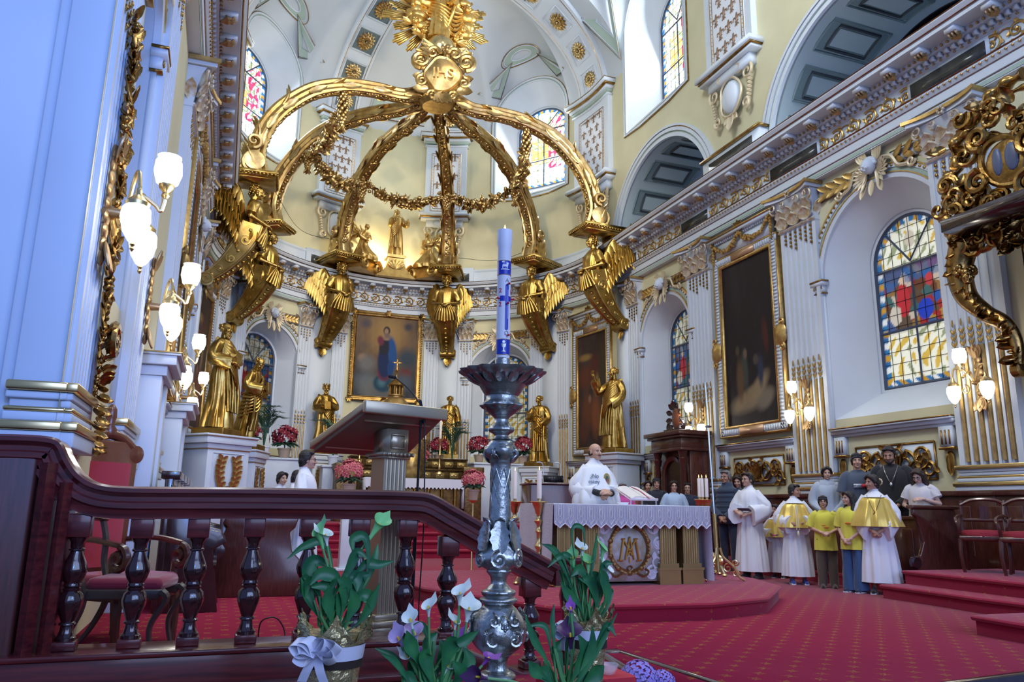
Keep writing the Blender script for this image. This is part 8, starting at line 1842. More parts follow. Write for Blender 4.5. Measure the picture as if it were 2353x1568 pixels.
m = M(); m.bb((-.42, .05, .40), (.3, 1.9, .46)); m.build('seat', [WOOD], t, smooth=0); m = M(); m.bb((-.48, .05, .05), (-.38, 1.9, H-.02)); m.bb((-.5, .05, H-.04), (-.34, 1.9, H+.02)); m.build('back', [WOOD], t, smooth=0, bev=.01); m = M(); m.lathe([(.06, -.07), (.10, -.06), (.10, .06), (.06, .07)], 16, (-.50, 0, .52), ax=(PI/2, 0, 0)); m.build('end_scroll', [WOODD], t, smooth=40)
# ---------------------------------------------------------------- balustrade
BY = 5.10
def bp(px, py, Y=BY): return at(px, py, Y=Y)
bal_ = thing('balustrade', 'dark polished mahogany balustrade with vase balusters across the left foreground', 'balustrade', (0, BY, 0)); BT = lambda p: p-np.array((0, BY, 0))
GLOSS = mat('polished_mahogany', (.15, .022, .020), .30, 0, var=.6, vscale=4, coat=.55, aniso=(.7, 6, 10), col2=(.055, .009, .012), spec=.3)
GLOSSD = mat('polished_dark_wood', (.040, .010, .012), .14, 0, var=.4, vscale=8, coat=1.0)
top_px = [(-60, 1000), (60, 1002), (128, 1008), (152, 1022), (166, 1052), (188, 1085), (222, 1108), (280, 1118), (400, 1120), (600, 1122), (800, 1126), (930, 1129), (985, 1136), (1040, 1166), (1110, 1206), (1190, 1250), (1272, 1296)]
P = smoothpath([bp(*q) for q in top_px], 4); P[:, 1] = BY
prof = [(-.10, 0), (.10, 0), (.115, -.012), (.115, -.035), (.10, -.045), (.085, -.06), (.085, -.085), (.10, -.095), (.10, -.125), (.085, -.135), (.075, -.16), (.075, -.185), (-.075, -.185), (-.075, -.16), (-.085, -.135), (-.10, -.125), (-.10, -.095), (-.085, -.085), (-.085, -.06), (-.10, -.045), (-.115, -.035), (-.115, -.012)]
tg = np.gradient(P, axis=0); tg /= np.linalg.norm(tg, axis=1)[:, None]; nn = np.stack([-tg[:, 2], np.zeros(len(tg)), tg[:, 0]], 1)
m = M(BT); m.loft([P[i]+np.array((0, 1, 0))*np.array(prof)[:, :1]+nn[i]*np.array(prof)[:, 1:] for i in range(len(P))]); m.build('handrail', [GLOSS], bal_, smooth=28)
BZ = .25
def baluster(m, x, z0, z1, zk=None):
 h = z1-z0; pr = [(.052, 0), (.055, .03), (.042, .05), (.034, .10), (.033, .14), (.044, .15), (.044, .165), (.034, .18), (.045, .24), (.062, .33), (.066, .38), (.058, .44), (.042, .475), (.046, .485), (.046, .50), (.038, .51), (.046, .52), (.046, .535), (.042, .55), (.056, .60), (.066, .66), (.064, .70), (.050, .77), (.036, .83), (.032, .86), (.042, .87), (.042, .885), (.034, .895), (.036, .95), (.048, .985), (.05, 1.0)]
 def md(a, i, z):
  t = (z-z0)/h; return 1+(.035*np.cos(10*a+14*t) if (.2 < t < .47 or .56 < t < .82) else (.03*np.sign(np.cos(12*a)) if t > .89 or .04 < t < .14 else 0))*np.ones_like(a)
 m.lathe([(r, z0+f*h) for r, f in pr], 40, (x, BY, 0), mod=md)
for i, (px, pm) in enumerate(((167, 1340), (313, 1340), (445, 1335), (575, 1330), (705, 1322), (820, 1316), (930, 1312), (1027, 1352), (1217, 1430))):
 x = bp(px, pm)[0]; j = np.argmin(np.abs(P[:, 0]-x)); zr = P[j, 2]-.185/max(.5, nn[j][2]); z0 = BZ if i < 7 else (.22 if i == 7 else bp(1217, 1535)[2])
 if i == 0: zr = min(zr, bp(167, 1165)[2])
 for zz, hh in ((zr-.045, .13), (z0+.025, .05)): m = M(BT); m.box((x, BY, zz), (.122, .122, hh)); m.build('baluster_block', [GLOSS], bal_, smooth=0, bev=.006)
 m = M(BT); baluster(m, x, z0+.05, zr-.11); m.build('baluster', [GLOSSD], bal_, smooth=50)
m = M(BT); xl, xr = -2.2, bp(1010, 1450)[0]
m.bb((xl, BY-.16, -.12), (xr, BY+.16, BZ-.03)); m.bb((xl, BY-.19, BZ-.03), (xr+.03, BY+.19, BZ)); m.bb((xl, BY-.21, .02), (xr+.03, BY-.15, .06)); m.bb((xl, BY-.24, -.02), (xr+.05, BY-.15, .02))
for k in range(60):
 x = xl+.02+k*.06
 if x < xr: m.ell((x, BY-.225, -.035), (.022, .02, .022), 6)
m.build('base_kerb', [GLOSS], bal_, smooth=0, bev=.008)
z1 = bp(1217, 1535)[2]; x1 = bp(1217, 1535)[0]
m = M(BT); m.loft([[(x, BY+s_*.13, z) for s_ in (-1, 1) for z in ((zt-.12, zt) if s_ < 0 else (zt, zt-.12))] for x, zt in ((xr-.05, BZ-.005), (x1-.10, z1+.0), (x1+.16, z1+.0))]); m.build('sloping_kerb', [GLOSS], bal_, smooth=0, bev=.006)
e = P[-1]; m = M(BT); cxn = bp(1318, 1290); m.lathe([(.085, -.10), (.10, -.08), (.10, -.06), (.115, -.05), (.13, -.03), (.135, -.01), (.125, .01), (.10, .018)], 28, (cxn[0], BY, cxn[2]+.02)); m.bb((e[0]-.02, BY-.09, e[2]-.14), (cxn[0], BY+.09, e[2]-.0)); m.build('rail_end_volute', [GLOSS], bal_, smooth=35)
m = M(BT); zb = -.05; h = cxn[2]-.08-zb; m.lathe([(.075, zb), (.08, zb+.05), (.05, zb+.12), (.06, zb+h*.3), (.07, zb+h*.42), (.05, zb+h*.5), (.055, zb+h*.6), (.075, zb+h*.78), (.06, zb+h*.9), (.08, zb+h)], 36, (cxn[0]-.03, BY, 0), mod=lambda a, i, z: 1+.05*np.cos(6*a+9*z)); m.build('newel_post', [GLOSSD], bal_, smooth=50)
# panelled newel pier at the left end
m = M(BT); x0, x1_ = -2.2, bp(60, 1300)[0]; zt = bp(60, 1035)[2]
m.bb((x0, BY-.09, -.4), (x1_, BY+.09, zt)); m.build('newel_pier', [mat('newel_wood', (.10, .022, .018), .5, var=.5, vscale=5, aniso=(12, 12, 1))], bal_, smooth=0, bev=.02)
m = M(BT); zt2 = bp(128, 1080)[2]
for (xa, xb, zt_) in ((x1_+.02, bp(110, 1300)[0], bp(90, 1065)[2]), (bp(118, 1300)[0], bp(150, 1300)[0], bp(140, 1110)[2])):
 m.loft([[(xa, BY-.10, z), ((xa+xb)/2, BY-.15, z), (xb, BY-.10, z), (xb, BY+.1, z), (xa, BY+.1, z)] for z in (BZ-.05, zt_)])
m.build('curved_panel', [GLOSS], bal_, smooth=30)
# ---------------------------------------------------------------- paschal candlestick and candle
PY = 3.60; pc = at(1143, 1500, Y=PY); PX = pc[0]
def pz(py): return at(1143, py, Y=PY)[2]
dep = 3.80
def pr_(hw): return hw*dep/1802*1.0
SILV = mat('tarnished_silver', (.58, .62, .60), .30, .9, var=.5, vscale=14, col2=(.28, .29, .27), bump=.2, bscale=45)
st = thing('paschal_candlestick', 'tall ornate silver paschal candlestick in the centre foreground', 'candlestick', (PX, PY, -.55)); ST = lambda p: p-np.array((0, 0, -.55))
def seg(name, rows, n=72, mod=None, smooth=70):
 m = M(ST); q = smoothpath(np.array(rows, float), 4); m.lathe([(pr_(hw), pz(py)) for py, hw in q][::-1], n, mod=(lambda a, i, z: mod(a, (len(q)-1-i)/4, z)*np.ones(n)) if mod else None); return m.build(name, [SILV], st, smooth=smooth)
seg('foot', [(1568, 30), (1590, 48), (1620, 60), (1640, 90), (1655, 140), (1685, 170), (1700, 175)])
seg('lower_knop', [(1505, 29), (1520, 22), (1538, 24), (1545, 36), (1553, 42), (1562, 40), (1570, 30)], mod=lambda a, i, z: 1+(.05*np.abs(np.cos(12*a)) if 1 <= i <= 2 else 0))
seg('mask_bulb', [(1388, 30), (1396, 38), (1408, 46), (1425, 56), (1445, 62), (1462, 62), (1478, 57), (1492, 46), (1500, 36), (1506, 29)], mod=lambda a, i, z: 1+.05*np.cos(3*a)*(1 < i < 8))
m = M(ST)
for k in range(3):
 a0 = R_(-95+120*k); d = np.array((cos(a0), sin(a0), 0)); s_ = np.array((-sin(a0), cos(a0), 0)); z = pz(1445)
 v, f, mi = head_geo('c'); m.add(rot(v*.36, rz=a0+PI/2)+d*.102+np.array((0, 0, pz(1430))), [f])
 for sx in (-1, 1):
  for (u, zz, rr, tn) in ((.052, -.035, .036, 1.5), (.05, .045, .028, -1.4)):
   q = spiral(0, 0, rr, PI/2, -sx*tn, 16, .85); m.tube([d*.128+s_*sx*u+s_*p[0]+np.array((0, 0, z+zz+p[1]))-d*.3*(abs(u)+abs(p[0]))**1.5 for p in q], .007, 5)
  for k2 in range(4): m.leaf(d*.122+s_*sx*.02+np.array((0, 0, z-.03+.02*k2)), s_*sx+np.array((0, 0, .6-.4*k2))-d*.35, d, .085, .035, .3, 3, n=5)
  m.tube(smoothpath([d*.10+s_*sx*.045+np.array((0, 0, pz(1400))), d*.125+s_*sx*.03+np.array((0, 0, pz(1412))), d*.125+s_*sx*.03+np.array((0, 0, pz(1425)))], 5), .009, 5)
m.build('mask_relief', [SILV], st, smooth=60)
seg('gadroon_ring', [(1350, 18), (1356, 34), (1362, 38), (1368, 37), (1371, 34), (1376, 41), (1382, 41), (1388, 34)], mod=lambda a, i, z: 1+(.04*np.abs(np.cos(14*a)) if (1 <= i <= 2 or 5 <= i <= 6) else 0))
seg('neck', [(1308, 27), (1315, 28), (1325, 20), (1340, 18), (1350, 26), (1356, 30)])
seg('acanthus_vase', [(1190, 25), (1215, 27), (1235, 31), (1255, 40), (1275, 49), (1288, 50), (1300, 42), (1309, 28)], mod=lambda a, i, z: 1+.04*np.cos(6*a)*(2 < i))
m = M(ST)
for k in range(6):
 a = k*PI/3+.2; d = np.array((cos(a), sin(a), 0)); m.leaf(d*pr_(44)+np.array((0, 0, pz(1272))), np.array((0, 0, 1))-d*.25, d, .17, .085, .12, 4, n=8); m.leaf(d*pr_(25)+np.array((0, 0, pz(1215))), np.array((0, 0, 1))+d*.1, d, .075, .055, .9, 2, n=6)
 s_ = np.array((-sin(a), cos(a), 0)); q = spiral(0, 0, .045, PI/2, 1.4, 16, .85); m.tube([d*pr_(50)+s_*p[0]+np.array((0, 0, pz(1285)+p[1]))-d*2.2*p[0]**2 for p in q], .008, 5)
m.build('acanthus_leaves', [SILV], st, smooth=60)
seg('shaft', [(1062, 26), (1075, 23), (1120, 23), (1190, 26)], 40)
m = M(ST)
for k in range(8):
 for sg in (-1, 1): m.tube([(pr_(23.6+.01*j)*cos(k*PI/4+sg*j*.06), pr_(23.6+.02*j)*sin(k*PI/4+sg*j*.06), pz(1078)+(pz(1186)-pz(1078))*j/26) for j in range(27)], .0022, 4)
m.build('shaft_engraving', [SILV], st)
seg('capital', [(1010, 18), (1016, 28), (1022, 31), (1028, 34), (1034, 38), (1046, 36), (1056, 28), (1063, 26)], mod=lambda a, i, z: 1+.07*np.cos(4*a+.6)*(2 < i < 6))
m = M(ST)
for k in range(4):
 a = k*PI/2-.75; d = np.array((cos(a), sin(a), 0)); q = spiral(0, 0, .030, PI/2, 1.4, 14, .85); m.tube([d*(pr_(34)+p[0])+np.array((0, 0, pz(1042)+p[1])) for p in q], .010, 6); m.leaf(d*pr_(27)+np.array((0, 0, pz(1064))), np.array((0, 0, 1))+d*.5, d, .06, .04, .4, 2, n=5)
m.build('capital_volutes', [SILV], st, smooth=60)
seg('upper_knops', [(955, 24), (962, 17), (968, 17), (974, 20), (980, 27), (987, 31), (993, 28), (998, 19), (1003, 17), (1010, 22)], mod=lambda a, i, z: 1+(.03*np.cos(10*a) if 4 <= i <= 6 else 0))
seg('small_dish', [(905, 40), (912, 37), (922, 40), (928, 47), (933, 50), (940, 43), (948, 34), (955, 24)], mod=lambda a, i, z: 1+(.07*np.cos(9*a) if 3 <= i <= 5 else .0))
ds = M(ST); ds.lathe([(pr_(hw), pz(py)) for py, hw in ((915, 30), (907, 42), (895, 50), (882, 58), (872, 72), (866, 88), (858, 100), (853, 102), (856, 92), (862, 75), (866, 50), (868, 20))], 96, mod=lambda a, i, z: 1+.045*np.cos(16*a)*(4 < i < 9)); ds.build('drip_dish', [SILV], st, smooth=50)
m = M(ST)
for k in range(16): a = k*PI/8; d = np.array((cos(a), sin(a), 0)); m.leaf(d*pr_(56)+np.array((0, 0, pz(883))), d*1.0+np.array((0, 0, .55)), np.array((0, 0, -1))+d*.3, .10, .05, -.15, 0, n=6); m.ell(d*pr_(97)+np.array((0, 0, pz(855))), (.014, .014, .008), 6)
m.build('dish_leaves', [SILV], st, smooth=60)
seg('socket', [(823, 17), (828, 18.5), (858, 18.5), (866, 20)], 32)
zc0, zc1 = pz(828), pz(531); r_ = pr_(16.6); cd = thing('paschal_candle', 'tall white paschal candle with blue bands, blue cross and red numerals', 'candle', (PX, PY, zc0)); CD = lambda p: p-np.array((0, 0, zc0))
lean = np.array((0, 0, 0)); m = M(CD); m.lathe([(r_, zc0), (r_, pz(566)), (r_*1.12, pz(562)), (r_*1.12, zc1+.006), (r_*1.05, zc1), (r_*.9, zc1-.004), (r_*.8, zc1-.02), (.004, zc1-.025)], 40); m.build('wax', [mat('paschal_wax', (.84, .84, .90), .42)], cd, smooth=40)
m = M(CD); m.tube([(0, 0, zc1-.03), (.001, 0, zc1-.005)], .002, 5); m.build('wick', [DARK], cd); m = M(CD); m.lathe([(.001, 0), (.008, .008), (.0085, .016), (.005, .032), (.0006, .048)], 10, (0, 0, zc1-.008)); m.build('flame', [FLAME], cd, smooth=180)
point('candle_flame_light', (PX, PY-.0, zc1+.06), .6, (1, .6, .3), .01)
BLUE = mat('candle_blue', (.010, .035, .42), .35); GLDL = mat('gold_leaf_line', (.65, .5, .2), .3, 1)
a_view = atan2(-PY, -PX)
def wrap(p, rr): # (x to the right as seen, height) -> on the candle
 p = np.asarray(p, float); a = a_view+p[:, 0]/r_; q = rr+p[:, 2]; return np.stack([q*np.cos(a), q*np.sin(a), p[:, 1]], 1)-np.array((0, 0, zc0))
for i, (a, b) in enumerate(((601, 633), (781, 817))):
 m = M(CD); m.lathe([(r_*1.015, pz(b)), (r_*1.015, pz(a))], 40, caps=False); m.build('blue_band', [BLUE], cd, smooth=50)
 m = M(CD)
 for z in (pz(a), pz(b)): m.tube([(r_*1.02*cos(t), r_*1.02*sin(t), z) for t in np.arange(40)*PI/20], .0016, 4, closed=True)
 m.build('gold_line', [GLDL], cd)
k = dep/1802
m = M(lambda p: wrap(p, r_*1.01)); m.m = 0; cz = pz(688); cxo = 8*k
def ribbon(m, pts, h=.0015):
 pts = np.array(pts, float); n = len(pts)
 if n == 4: t_ = np.linspace(0, 1, 9)[:, None]; A_, B_ = pts[0]*(1-t_)+pts[1]*t_, pts[3]*(1-t_)+pts[2]*t_; return m.grid([[(*p_, h), (*q_, h)] for p_, q_ in zip(A_, B_)])
 m.add(np.c_[pts, np.full(n, h)], [np.arange(n)])
for x0, x1, z0, z1 in ((cxo-.009, cxo+.009, pz(757), pz(659)), (cxo-.036, cxo+.036, pz(694), pz(682))):
 xs = np.linspace(x0, x1, 7); m.grid([[(x, z0, .0015), (x, z1, .0015)] for x in xs])
for (x, z) in ((cxo, pz(757)), (cxo, pz(659))): m.add(np.array([(x+.009*cos(t), z+.009*sin(t), .0014) for t in np.arange(12)*PI/6]), [np.arange(12)])
m.build('blue_cross', [BLUE], cd, smooth=0)
m = M(lambda p: wrap(p, r_*1.01));
for x0, x1, z0, z1 in ((cxo+.003, cxo+.005, pz(735), pz(668)),): m.grid([[(x, z0, .003), (x, z1, .003)] for x in (x0, x1)])
m.build('cross_line', [mat('white_print', (.8, .8, .85), .4)], cd, smooth=0)
REDN = mat('red_wax', (.55, .01, .05), .4)
for s_, x, py in (('2', -.018, 670), ('2', -.018, 702), ('0', cxo+.036, 670), ('5', cxo+.036, 702)): text_mesh(s_, .034, .001, 'red_numeral', REDN, cd, lambda p, x=x, py=py: wrap(np.stack([p[:, 0]+x, p[:, 1]+pz(py), p[:, 2]+.001], 1), r_*1.015))
for s_, py in (('A', 647), ('Ω', 768)): text_mesh(s_, .03, .001, 'silver_letter', mat('grey_print', (.25, .26, .30), .4), cd, lambda p, py=py: wrap(np.stack([p[:, 0]+cxo, p[:, 1]+pz(py), p[:, 2]+.001], 1), r_*1.015))
for x, py in ((cxo-.040, 688), (cxo+.040, 686), (cxo+.004, 655), (cxo+.004, 773), (cxo, 700)):
 m = M(); c_ = wrap(np.array([(x, pz(py), .0)]), r_)[0]; d = unit(np.array((c_[0], c_[1], 0))); m.cap(c_, c_+d*.014, .004, .005, 7); m.ell(c_+d*.016, .0062, 7); m.build('wax_nail', [REDN], cd)
def lamb(cx_, cz_, s):
 m = M(lambda p: wrap(p, r_*1.02))
 for Q in (((-.016, -.006), (.012, -.006), (.015, .004), (-.014, .007)), ((.006, .002), (.015, .002), (.013, .018), (.004, .016)), ((.004, .012), (.013, .018), (.020, .012), (.012, .009)), ((-.015, -.016), (-.012, -.016), (-.010, -.004), (-.015, -.004)), ((.008, -.016), (.011, -.016), (.012, -.004), (.007, -.004)), ((-.022, -.022), (.022, -.022), (.022, -.017), (-.022, -.017)), ((-.010, .0), (-.008, .0), (-.004, .026), (-.006, .026)), ((-.018, .016), (-.006, .016), (-.004, .026), (-.018, .024))): ribbon(m, [(cx_+x*s, cz_+z*s) for x, z in Q])
 m.build('lamb_emblem', [mat('white_print', (.8, .8, .85), .4)], cd, smooth=0)
lamb(.006, pz(613), 1.0)
m = M(lambda p: wrap(p, r_*1.02)); cz_ = pz(800); [ribbon(m, [(.004+x, cz_+z) for x, z in Q]) for Q in (((-.008, .0), (.008, .0), (.012, .018), (-.012, .018)), ((-.003, -.018), (.003, -.018), (.003, .0), (-.003, .0)), ((-.011, -.023), (.011, -.023), (.004, -.017), (-.004, -.017)))]; ribbon(m, [(.004+.007*cos(t), cz_+.028+.007*sin(t)) for t in np.arange(12)*PI/6]); m.build('chalice_emblem', [mat('silver_print', (.55, .58, .5), .35, .5)], cd, smooth=0)
# ---------------------------------------------------------------- calla lilies
STEM = mat('lily_stem', (.10, .32, .10), .4); LLEAF = mat('lily_leaf', (.030, .20, .055), .38, var=.4, vscale=14, col2=(.012, .11, .05)); SPW = mat('white_spathe', (.72, .80, .74), .4); SPG = mat('green_spathe', (.22, .62, .22), .4); SPP = mat('purple_spathe', (.26, .06, .36), .4); SPD = mat('dark_purple_spathe', (.08, .02, .09), .4); SPL = mat('lilac_spathe', (.50, .36, .60), .4); YEL2 = mat('spadix', (.75, .50, .04), .5)
def blade(m, pts, w):
 p = smoothpath(pts, 6); n = len(p); tg = np.gradient(p, axis=0); tg /= np.linalg.norm(tg, axis=1)[:, None]; sd = np.cross(tg, np.array((.25, -1, .15))); sd /= np.maximum(np.linalg.norm(sd, axis=1), 1e-6)[:, None]; nr = np.cross(sd, tg); R = []
 for i in range(n):
  t = i/(n-1); ww = w*max(.06, min(1, .12+max(0, t-.25)*2.2))*(sin(PI*min(1, max(.0, (1-t)*1.25)/1.25*.98+.02)) if t > .55 else 1)*.5; ww = max(ww*1.35, .0015)
  R.append([p[i]-sd[i]*ww+nr[i]*ww*.35, p[i]-sd[i]*ww*.4, p[i], p[i]+sd[i]*ww*.4, p[i]+sd[i]*ww+nr[i]*ww*.35, p[i]+nr[i]*-.004+sd[i]*ww*.4, p[i]-nr[i]*.005, p[i]-nr[i]*.004-sd[i]*ww*.4])
 m.loft(R)
def calla(t, base, tip, face, mt, L=.085, bend=.03):
 op = .55 if mt is SPG else .85
 base, tip = np.array(base, float), np.array(tip, float); mid = (base+tip)/2+np.array((bend, 0, .02)); d = unit(tip-mid); face = unit(np.array(face, float)-d*np.dot(face, d)); sd = np.cross(d, face)
 m = M(); m.tube(smoothpath([base, mid, tip], 7), np.linspace(.0065, .005, 15), 7); m.build('flower_stem', [STEM], t)
 m = M(); R = []
 for i in range(9):
  v = i/8; row = []
  for j in range(17):
   a = -PI*1.05+2.1*PI*j/16; r = (.006+.030*op*v**1.5)*min(1.15, L/.085); ln = L*v*(1-.30*(1-cos(a))*.5*v)+.012*v*v*cos(a)
   fl_ = .018*op*v**4*(1+.5*cos(a))*min(1.1, L/.085); pt = tip+d*(ln-fl_*.35)+-face*cos(a)*(r*.8+fl_)+sd*sin(a)*(r+fl_);
   if i == 8 and abs(a) < .35: pt = pt+d*.022*(1-abs(a)/.35)-face*.006
   row.append(pt)
  R.append(row)
 m.grid(R); Q = (np.array(R)+np.array(d)*.001); m.grid(np.array(R)*1.0-(np.array(R)-(tip+d*L*.5))*.02); f_ = m.build('spathe', [mt], t, smooth=180)
 m = M(); m.cap(tip+d*.015, tip+d*L*.62, .0055, .004, 7); m.build('spadix', [YEL2], t)
LY = 3.15
def lp(px, py, Y=LY): return at(px, py, Y=Y)
FOIL = mat('gold_foil', (.62, .52, .26), .26, .75, bump=.8, bscale=28); RIB = mat('white_satin_ribbon', (.74, .76, .90), .35, sheen=.3)
def foil_pot(lab, cx_px, top_py, Y, hw_px, hpot, flap=True):
 c = lp(cx_px, top_py, Y); s = Y/sqrt(1)*1.0; r = hw_px*np.linalg.norm([c[0], c[1]])*cos(R_(10))/1802; z0 = c[2]-hpot; t = thing('potted_calla_lily', lab, 'potted plant', (c[0], c[1], z0)); m = M()
 m.lathe([(r*.66, 0), (r*.72, hpot*.25), (r*.82, hpot*.6), (r*.92, hpot*.86), (r*1.0, hpot)], 44, mod=lambda a, i, z: 1+.03*np.cos(9*a+i)*(1 if i > 0 else 0), caps=True); m.build('foil_wrap', [FOIL], t, smooth=25)
 m = M()
 for k in range(6): a = k*PI/3+.4; d = np.array((cos(a), sin(a), 0)); s_ = np.array((-sin(a), cos(a), 0)); P_ = [[d*r*(.96+.25*v)+s_*r*.55*u*(1-.75*v)+np.array((0, 0, hpot*(.92+.35*v*(1-.3*abs(u)))))+d*.008*sin(5*u+9*v) for u in np.linspace(-1, 1, 7)] for v in np.linspace(0, 1, 6)]; m.grid(P_); m.grid(np.array(P_)+d*.002)
 m.build('foil_points', [FOIL], t, smooth=25)
 m = M(); m.lathe([(r*.9, hpot*.6), (r*.9, hpot*.93)], 24); m.build('soil', [mat('potting_soil', (.03, .02, .015), .95)], t)
 return t, c, r, z0
def ribbon_bow(t, r, z, ang, s=1.0):
 m = M(); m.lathe([(r*.86*1.02+.004, z-.022*s), (r*.92*1.02+.004, z+.022*s)], 40, caps=False); m.lathe([(r*.86*1.02+.002, z-.022*s), (r*.92*1.02+.002, z+.022*s)], 40, caps=False); m.build('ribbon_band', [RIB], t, smooth=60)
 m = M(); d = np.array((cos(ang), sin(ang), 0)); sd = np.array((-sin(ang), cos(ang), 0)); c = d*(r+.012)+np.array((0, 0, z+.01))
 for k, (a, L) in enumerate(((.35, .085), (PI-.35, .085), (-.15, .07), (PI+.15, .07), (.75, .06), (PI-.75, .06))):
  e = sd*cos(a)+np.array((0, 0, sin(a))); up = np.cross(d, e); w = .022*s; loop = smoothpath([c, c+e*L*.55*s+up*.022*s+d*.012, c+e*L*s+d*.02, c+e*L*.55*s-up*.018*s+d*.02, c+d*.012], 6); wv = d*.3+up*.0+np.cross(e, d)*.0
  m.loft([[p+q*w*(up*.5+d*.8)+o for q, o in ((-1, 0), (1, 0), (1, d*.002), (-1, d*.002))] for p in loop])
 for e in (sd*.35-np.array((0, 0, 1)), -sd*.55-np.array((0, 0, 1))): q = smoothpath([c, c+unit(e)*.05*s+d*.012, c+unit(e)*.10*s+d*.0], 5); m.loft([[p-sd*.016*s, p+sd*.016*s, p+sd*.016*s+d*.002, p-sd*.016*s+d*.002] for p in q])
 m.ell(c+d*.01, (.016, .016, .014), 8); m.build('ribbon_bow', [RIB], t, smooth=60)
def lily(t, o, pxs, Y, base_px, mt_leaf=LLEAF):
 """blades given as pixel paths at depth Y (read off the photo) with small depth spread"""
 rg = random.Random(len(pxs));
 for k, (pts, w) in enumerate(pxs):
  m = M(); P_ = []; dy = rg.uniform(-.07, .07)
  for j, (a, b) in enumerate(pts): P_.append(at(a, b, Y=Y+dy*(.4+.6*j/(len(pts)-1)))-np.array(o))
  blade(m, P_, w); m.build('leaf', [mt_leaf], t, smooth=60)
 b0 = at(*pxs[0][0][0], Y=Y)-np.array(o); m = M()
 for k in range(16): e = at(*pxs[k % len(pxs)][0][1], Y=Y)-np.array(o); q = np.array((rg.uniform(-.04, .04), rg.uniform(-.04, .04), 0)); m.tube([b0*.3+np.array((0, 0, b0[2]*.7))+q, (b0+e)/2+q*.9, e+q*.6], [.0065, .0055, .004], 6)
 m.build('stems', [STEM], t, smooth=60)
t, c, r, z0 = foil_pot('gold foil pot of calla lilies with a white bow in the left foreground', 770, 1452, LY, 70, .30); o = (c[0], c[1], z0)
ribbon_bow(t, r, .30*.78, a_view-.25, 1.15)
LB = (772, 1455)
lily(t, o, [(((745, 1460), (720, 1380), (700, 1330), (690, 1370)), .030), (((750, 1460), (728, 1370), (705, 1320), (725, 1290), (760, 1305)), .05), (((757, 1460), (735, 1370), (712, 1335), (700, 1380)), .03), (((760, 1460), (765, 1330), (745, 1250), (700, 1255), (660, 1285)), .028), (((775, 1460), (800, 1360), (835, 1300), (870, 1298), (905, 1290)), .034), (((785, 1460), (820, 1380), (858, 1290), (868, 1250)), .03), (((780, 1460), (840, 1330), (840, 1240), (810, 1240), (812, 1275)), .034),
 (((770, 1460), (765, 1380), (800, 1310), (820, 1270), (845, 1285)), .035), (((768, 1460), (755, 1370), (770, 1330), (735, 1320), (712, 1345)), .045), (((775, 1460), (780, 1370), (800, 1330), (818, 1335), (820, 1360)), .05), (((780, 1460), (800, 1400), (830, 1370), (850, 1378), (852, 1400)), .045), (((785, 1460), (825, 1430), (850, 1390), (872, 1340)), .035), (((772, 1460), (790, 1390), (790, 1345), (775, 1330)), .05), (((765, 1460), (770, 1400), (750, 1350), (715, 1350)), .04), (((778, 1460), (808, 1380), (826, 1330), (850, 1320)), .045), (((758, 1460), (735, 1420), (705, 1370), (692, 1330)), .028), (((774, 1462), (778, 1420), (786, 1370), (798, 1350)), .045), (((768, 1462), (760, 1420), (752, 1380), (756, 1345)), .045), (((782, 1462), (800, 1420), (812, 1385), (806, 1352)), .045)], LY, LB)
for tip, bs, face, mt, L, bend in (((848, 1240), (775, 1440), (-.3, -1, .1), SPG, .115, -.04), ((742, 1262), (765, 1440), (-1, -.4, .3), SPG, .10, .01), ((752, 1255), (762, 1440), (.6, -.6, .5), SPW, .07, .01), ((808, 1402), (790, 1450), (-.1, -1, .3), SPW, .055, .01)): calla(t, lp(*bs)-np.array(o), lp(*tip)-np.array(o), face, mt, L, bend)
# mixed white and purple calla pot in the middle
def dark_pot(lab, cx_px, top_py, Y, hw_px, h=.28, mt=None):
 c = lp(cx_px, top_py, Y); r = hw_px*np.linalg.norm([c[0], c[1]])*cos(R_(8))/1802; t = thing('potted_calla_lily', lab, 'potted plant', (c[0], c[1], c[2]-h)); pot(t, r, h, mt or mat('dark_pot', (.03, .03, .035), .4)); return t, (c[0], c[1], c[2]-h)
Y2 = 2.95; t, o = dark_pot('pot of white and purple calla lilies below the lectern', 1000, 1590, Y2, 60)
lily(t, o, [(((965, 1600), (930, 1545), (900, 1510), (862, 1490)), .026), (((970, 1600), (935, 1560), (905, 1520), (878, 1505)), .022), (((985, 1600), (965, 1540), (935, 1490), (908, 1440)), .04), (((990, 1600), (960, 1520), (940, 1480), (935, 1450)), .05), (((1000, 1600), (990, 1530), (985, 1480), (1005, 1455)), .055), (((1010, 1600), (1020, 1530), (1035, 1480), (1050, 1465)), .06), (((1015, 1600), (1040, 1540), (1060, 1500), (1070, 1480)), .055), (((1020, 1600), (1060, 1560), (1075, 1520), (1068, 1490)), .05), (((995, 1600), (975, 1560), (950, 1530), (940, 1545)), .05), (((1000, 1600), (1005, 1540), (1020, 1500), (1010, 1470)), .055), (((1005, 1600), (990, 1560), (975, 1510), (985, 1490)), .05), (((1018, 1600), (1045, 1570), (1055, 1545), (1040, 1520)), .05), (((1012, 1600), (985, 1475), (965, 1440), (925, 1460)), .03), (((980, 1600), (955, 1570), (935, 1560), (925, 1580)), .045), (((1000, 1600), (1030, 1500), (1070, 1470), (1100, 1450)), .035)], Y2, None)
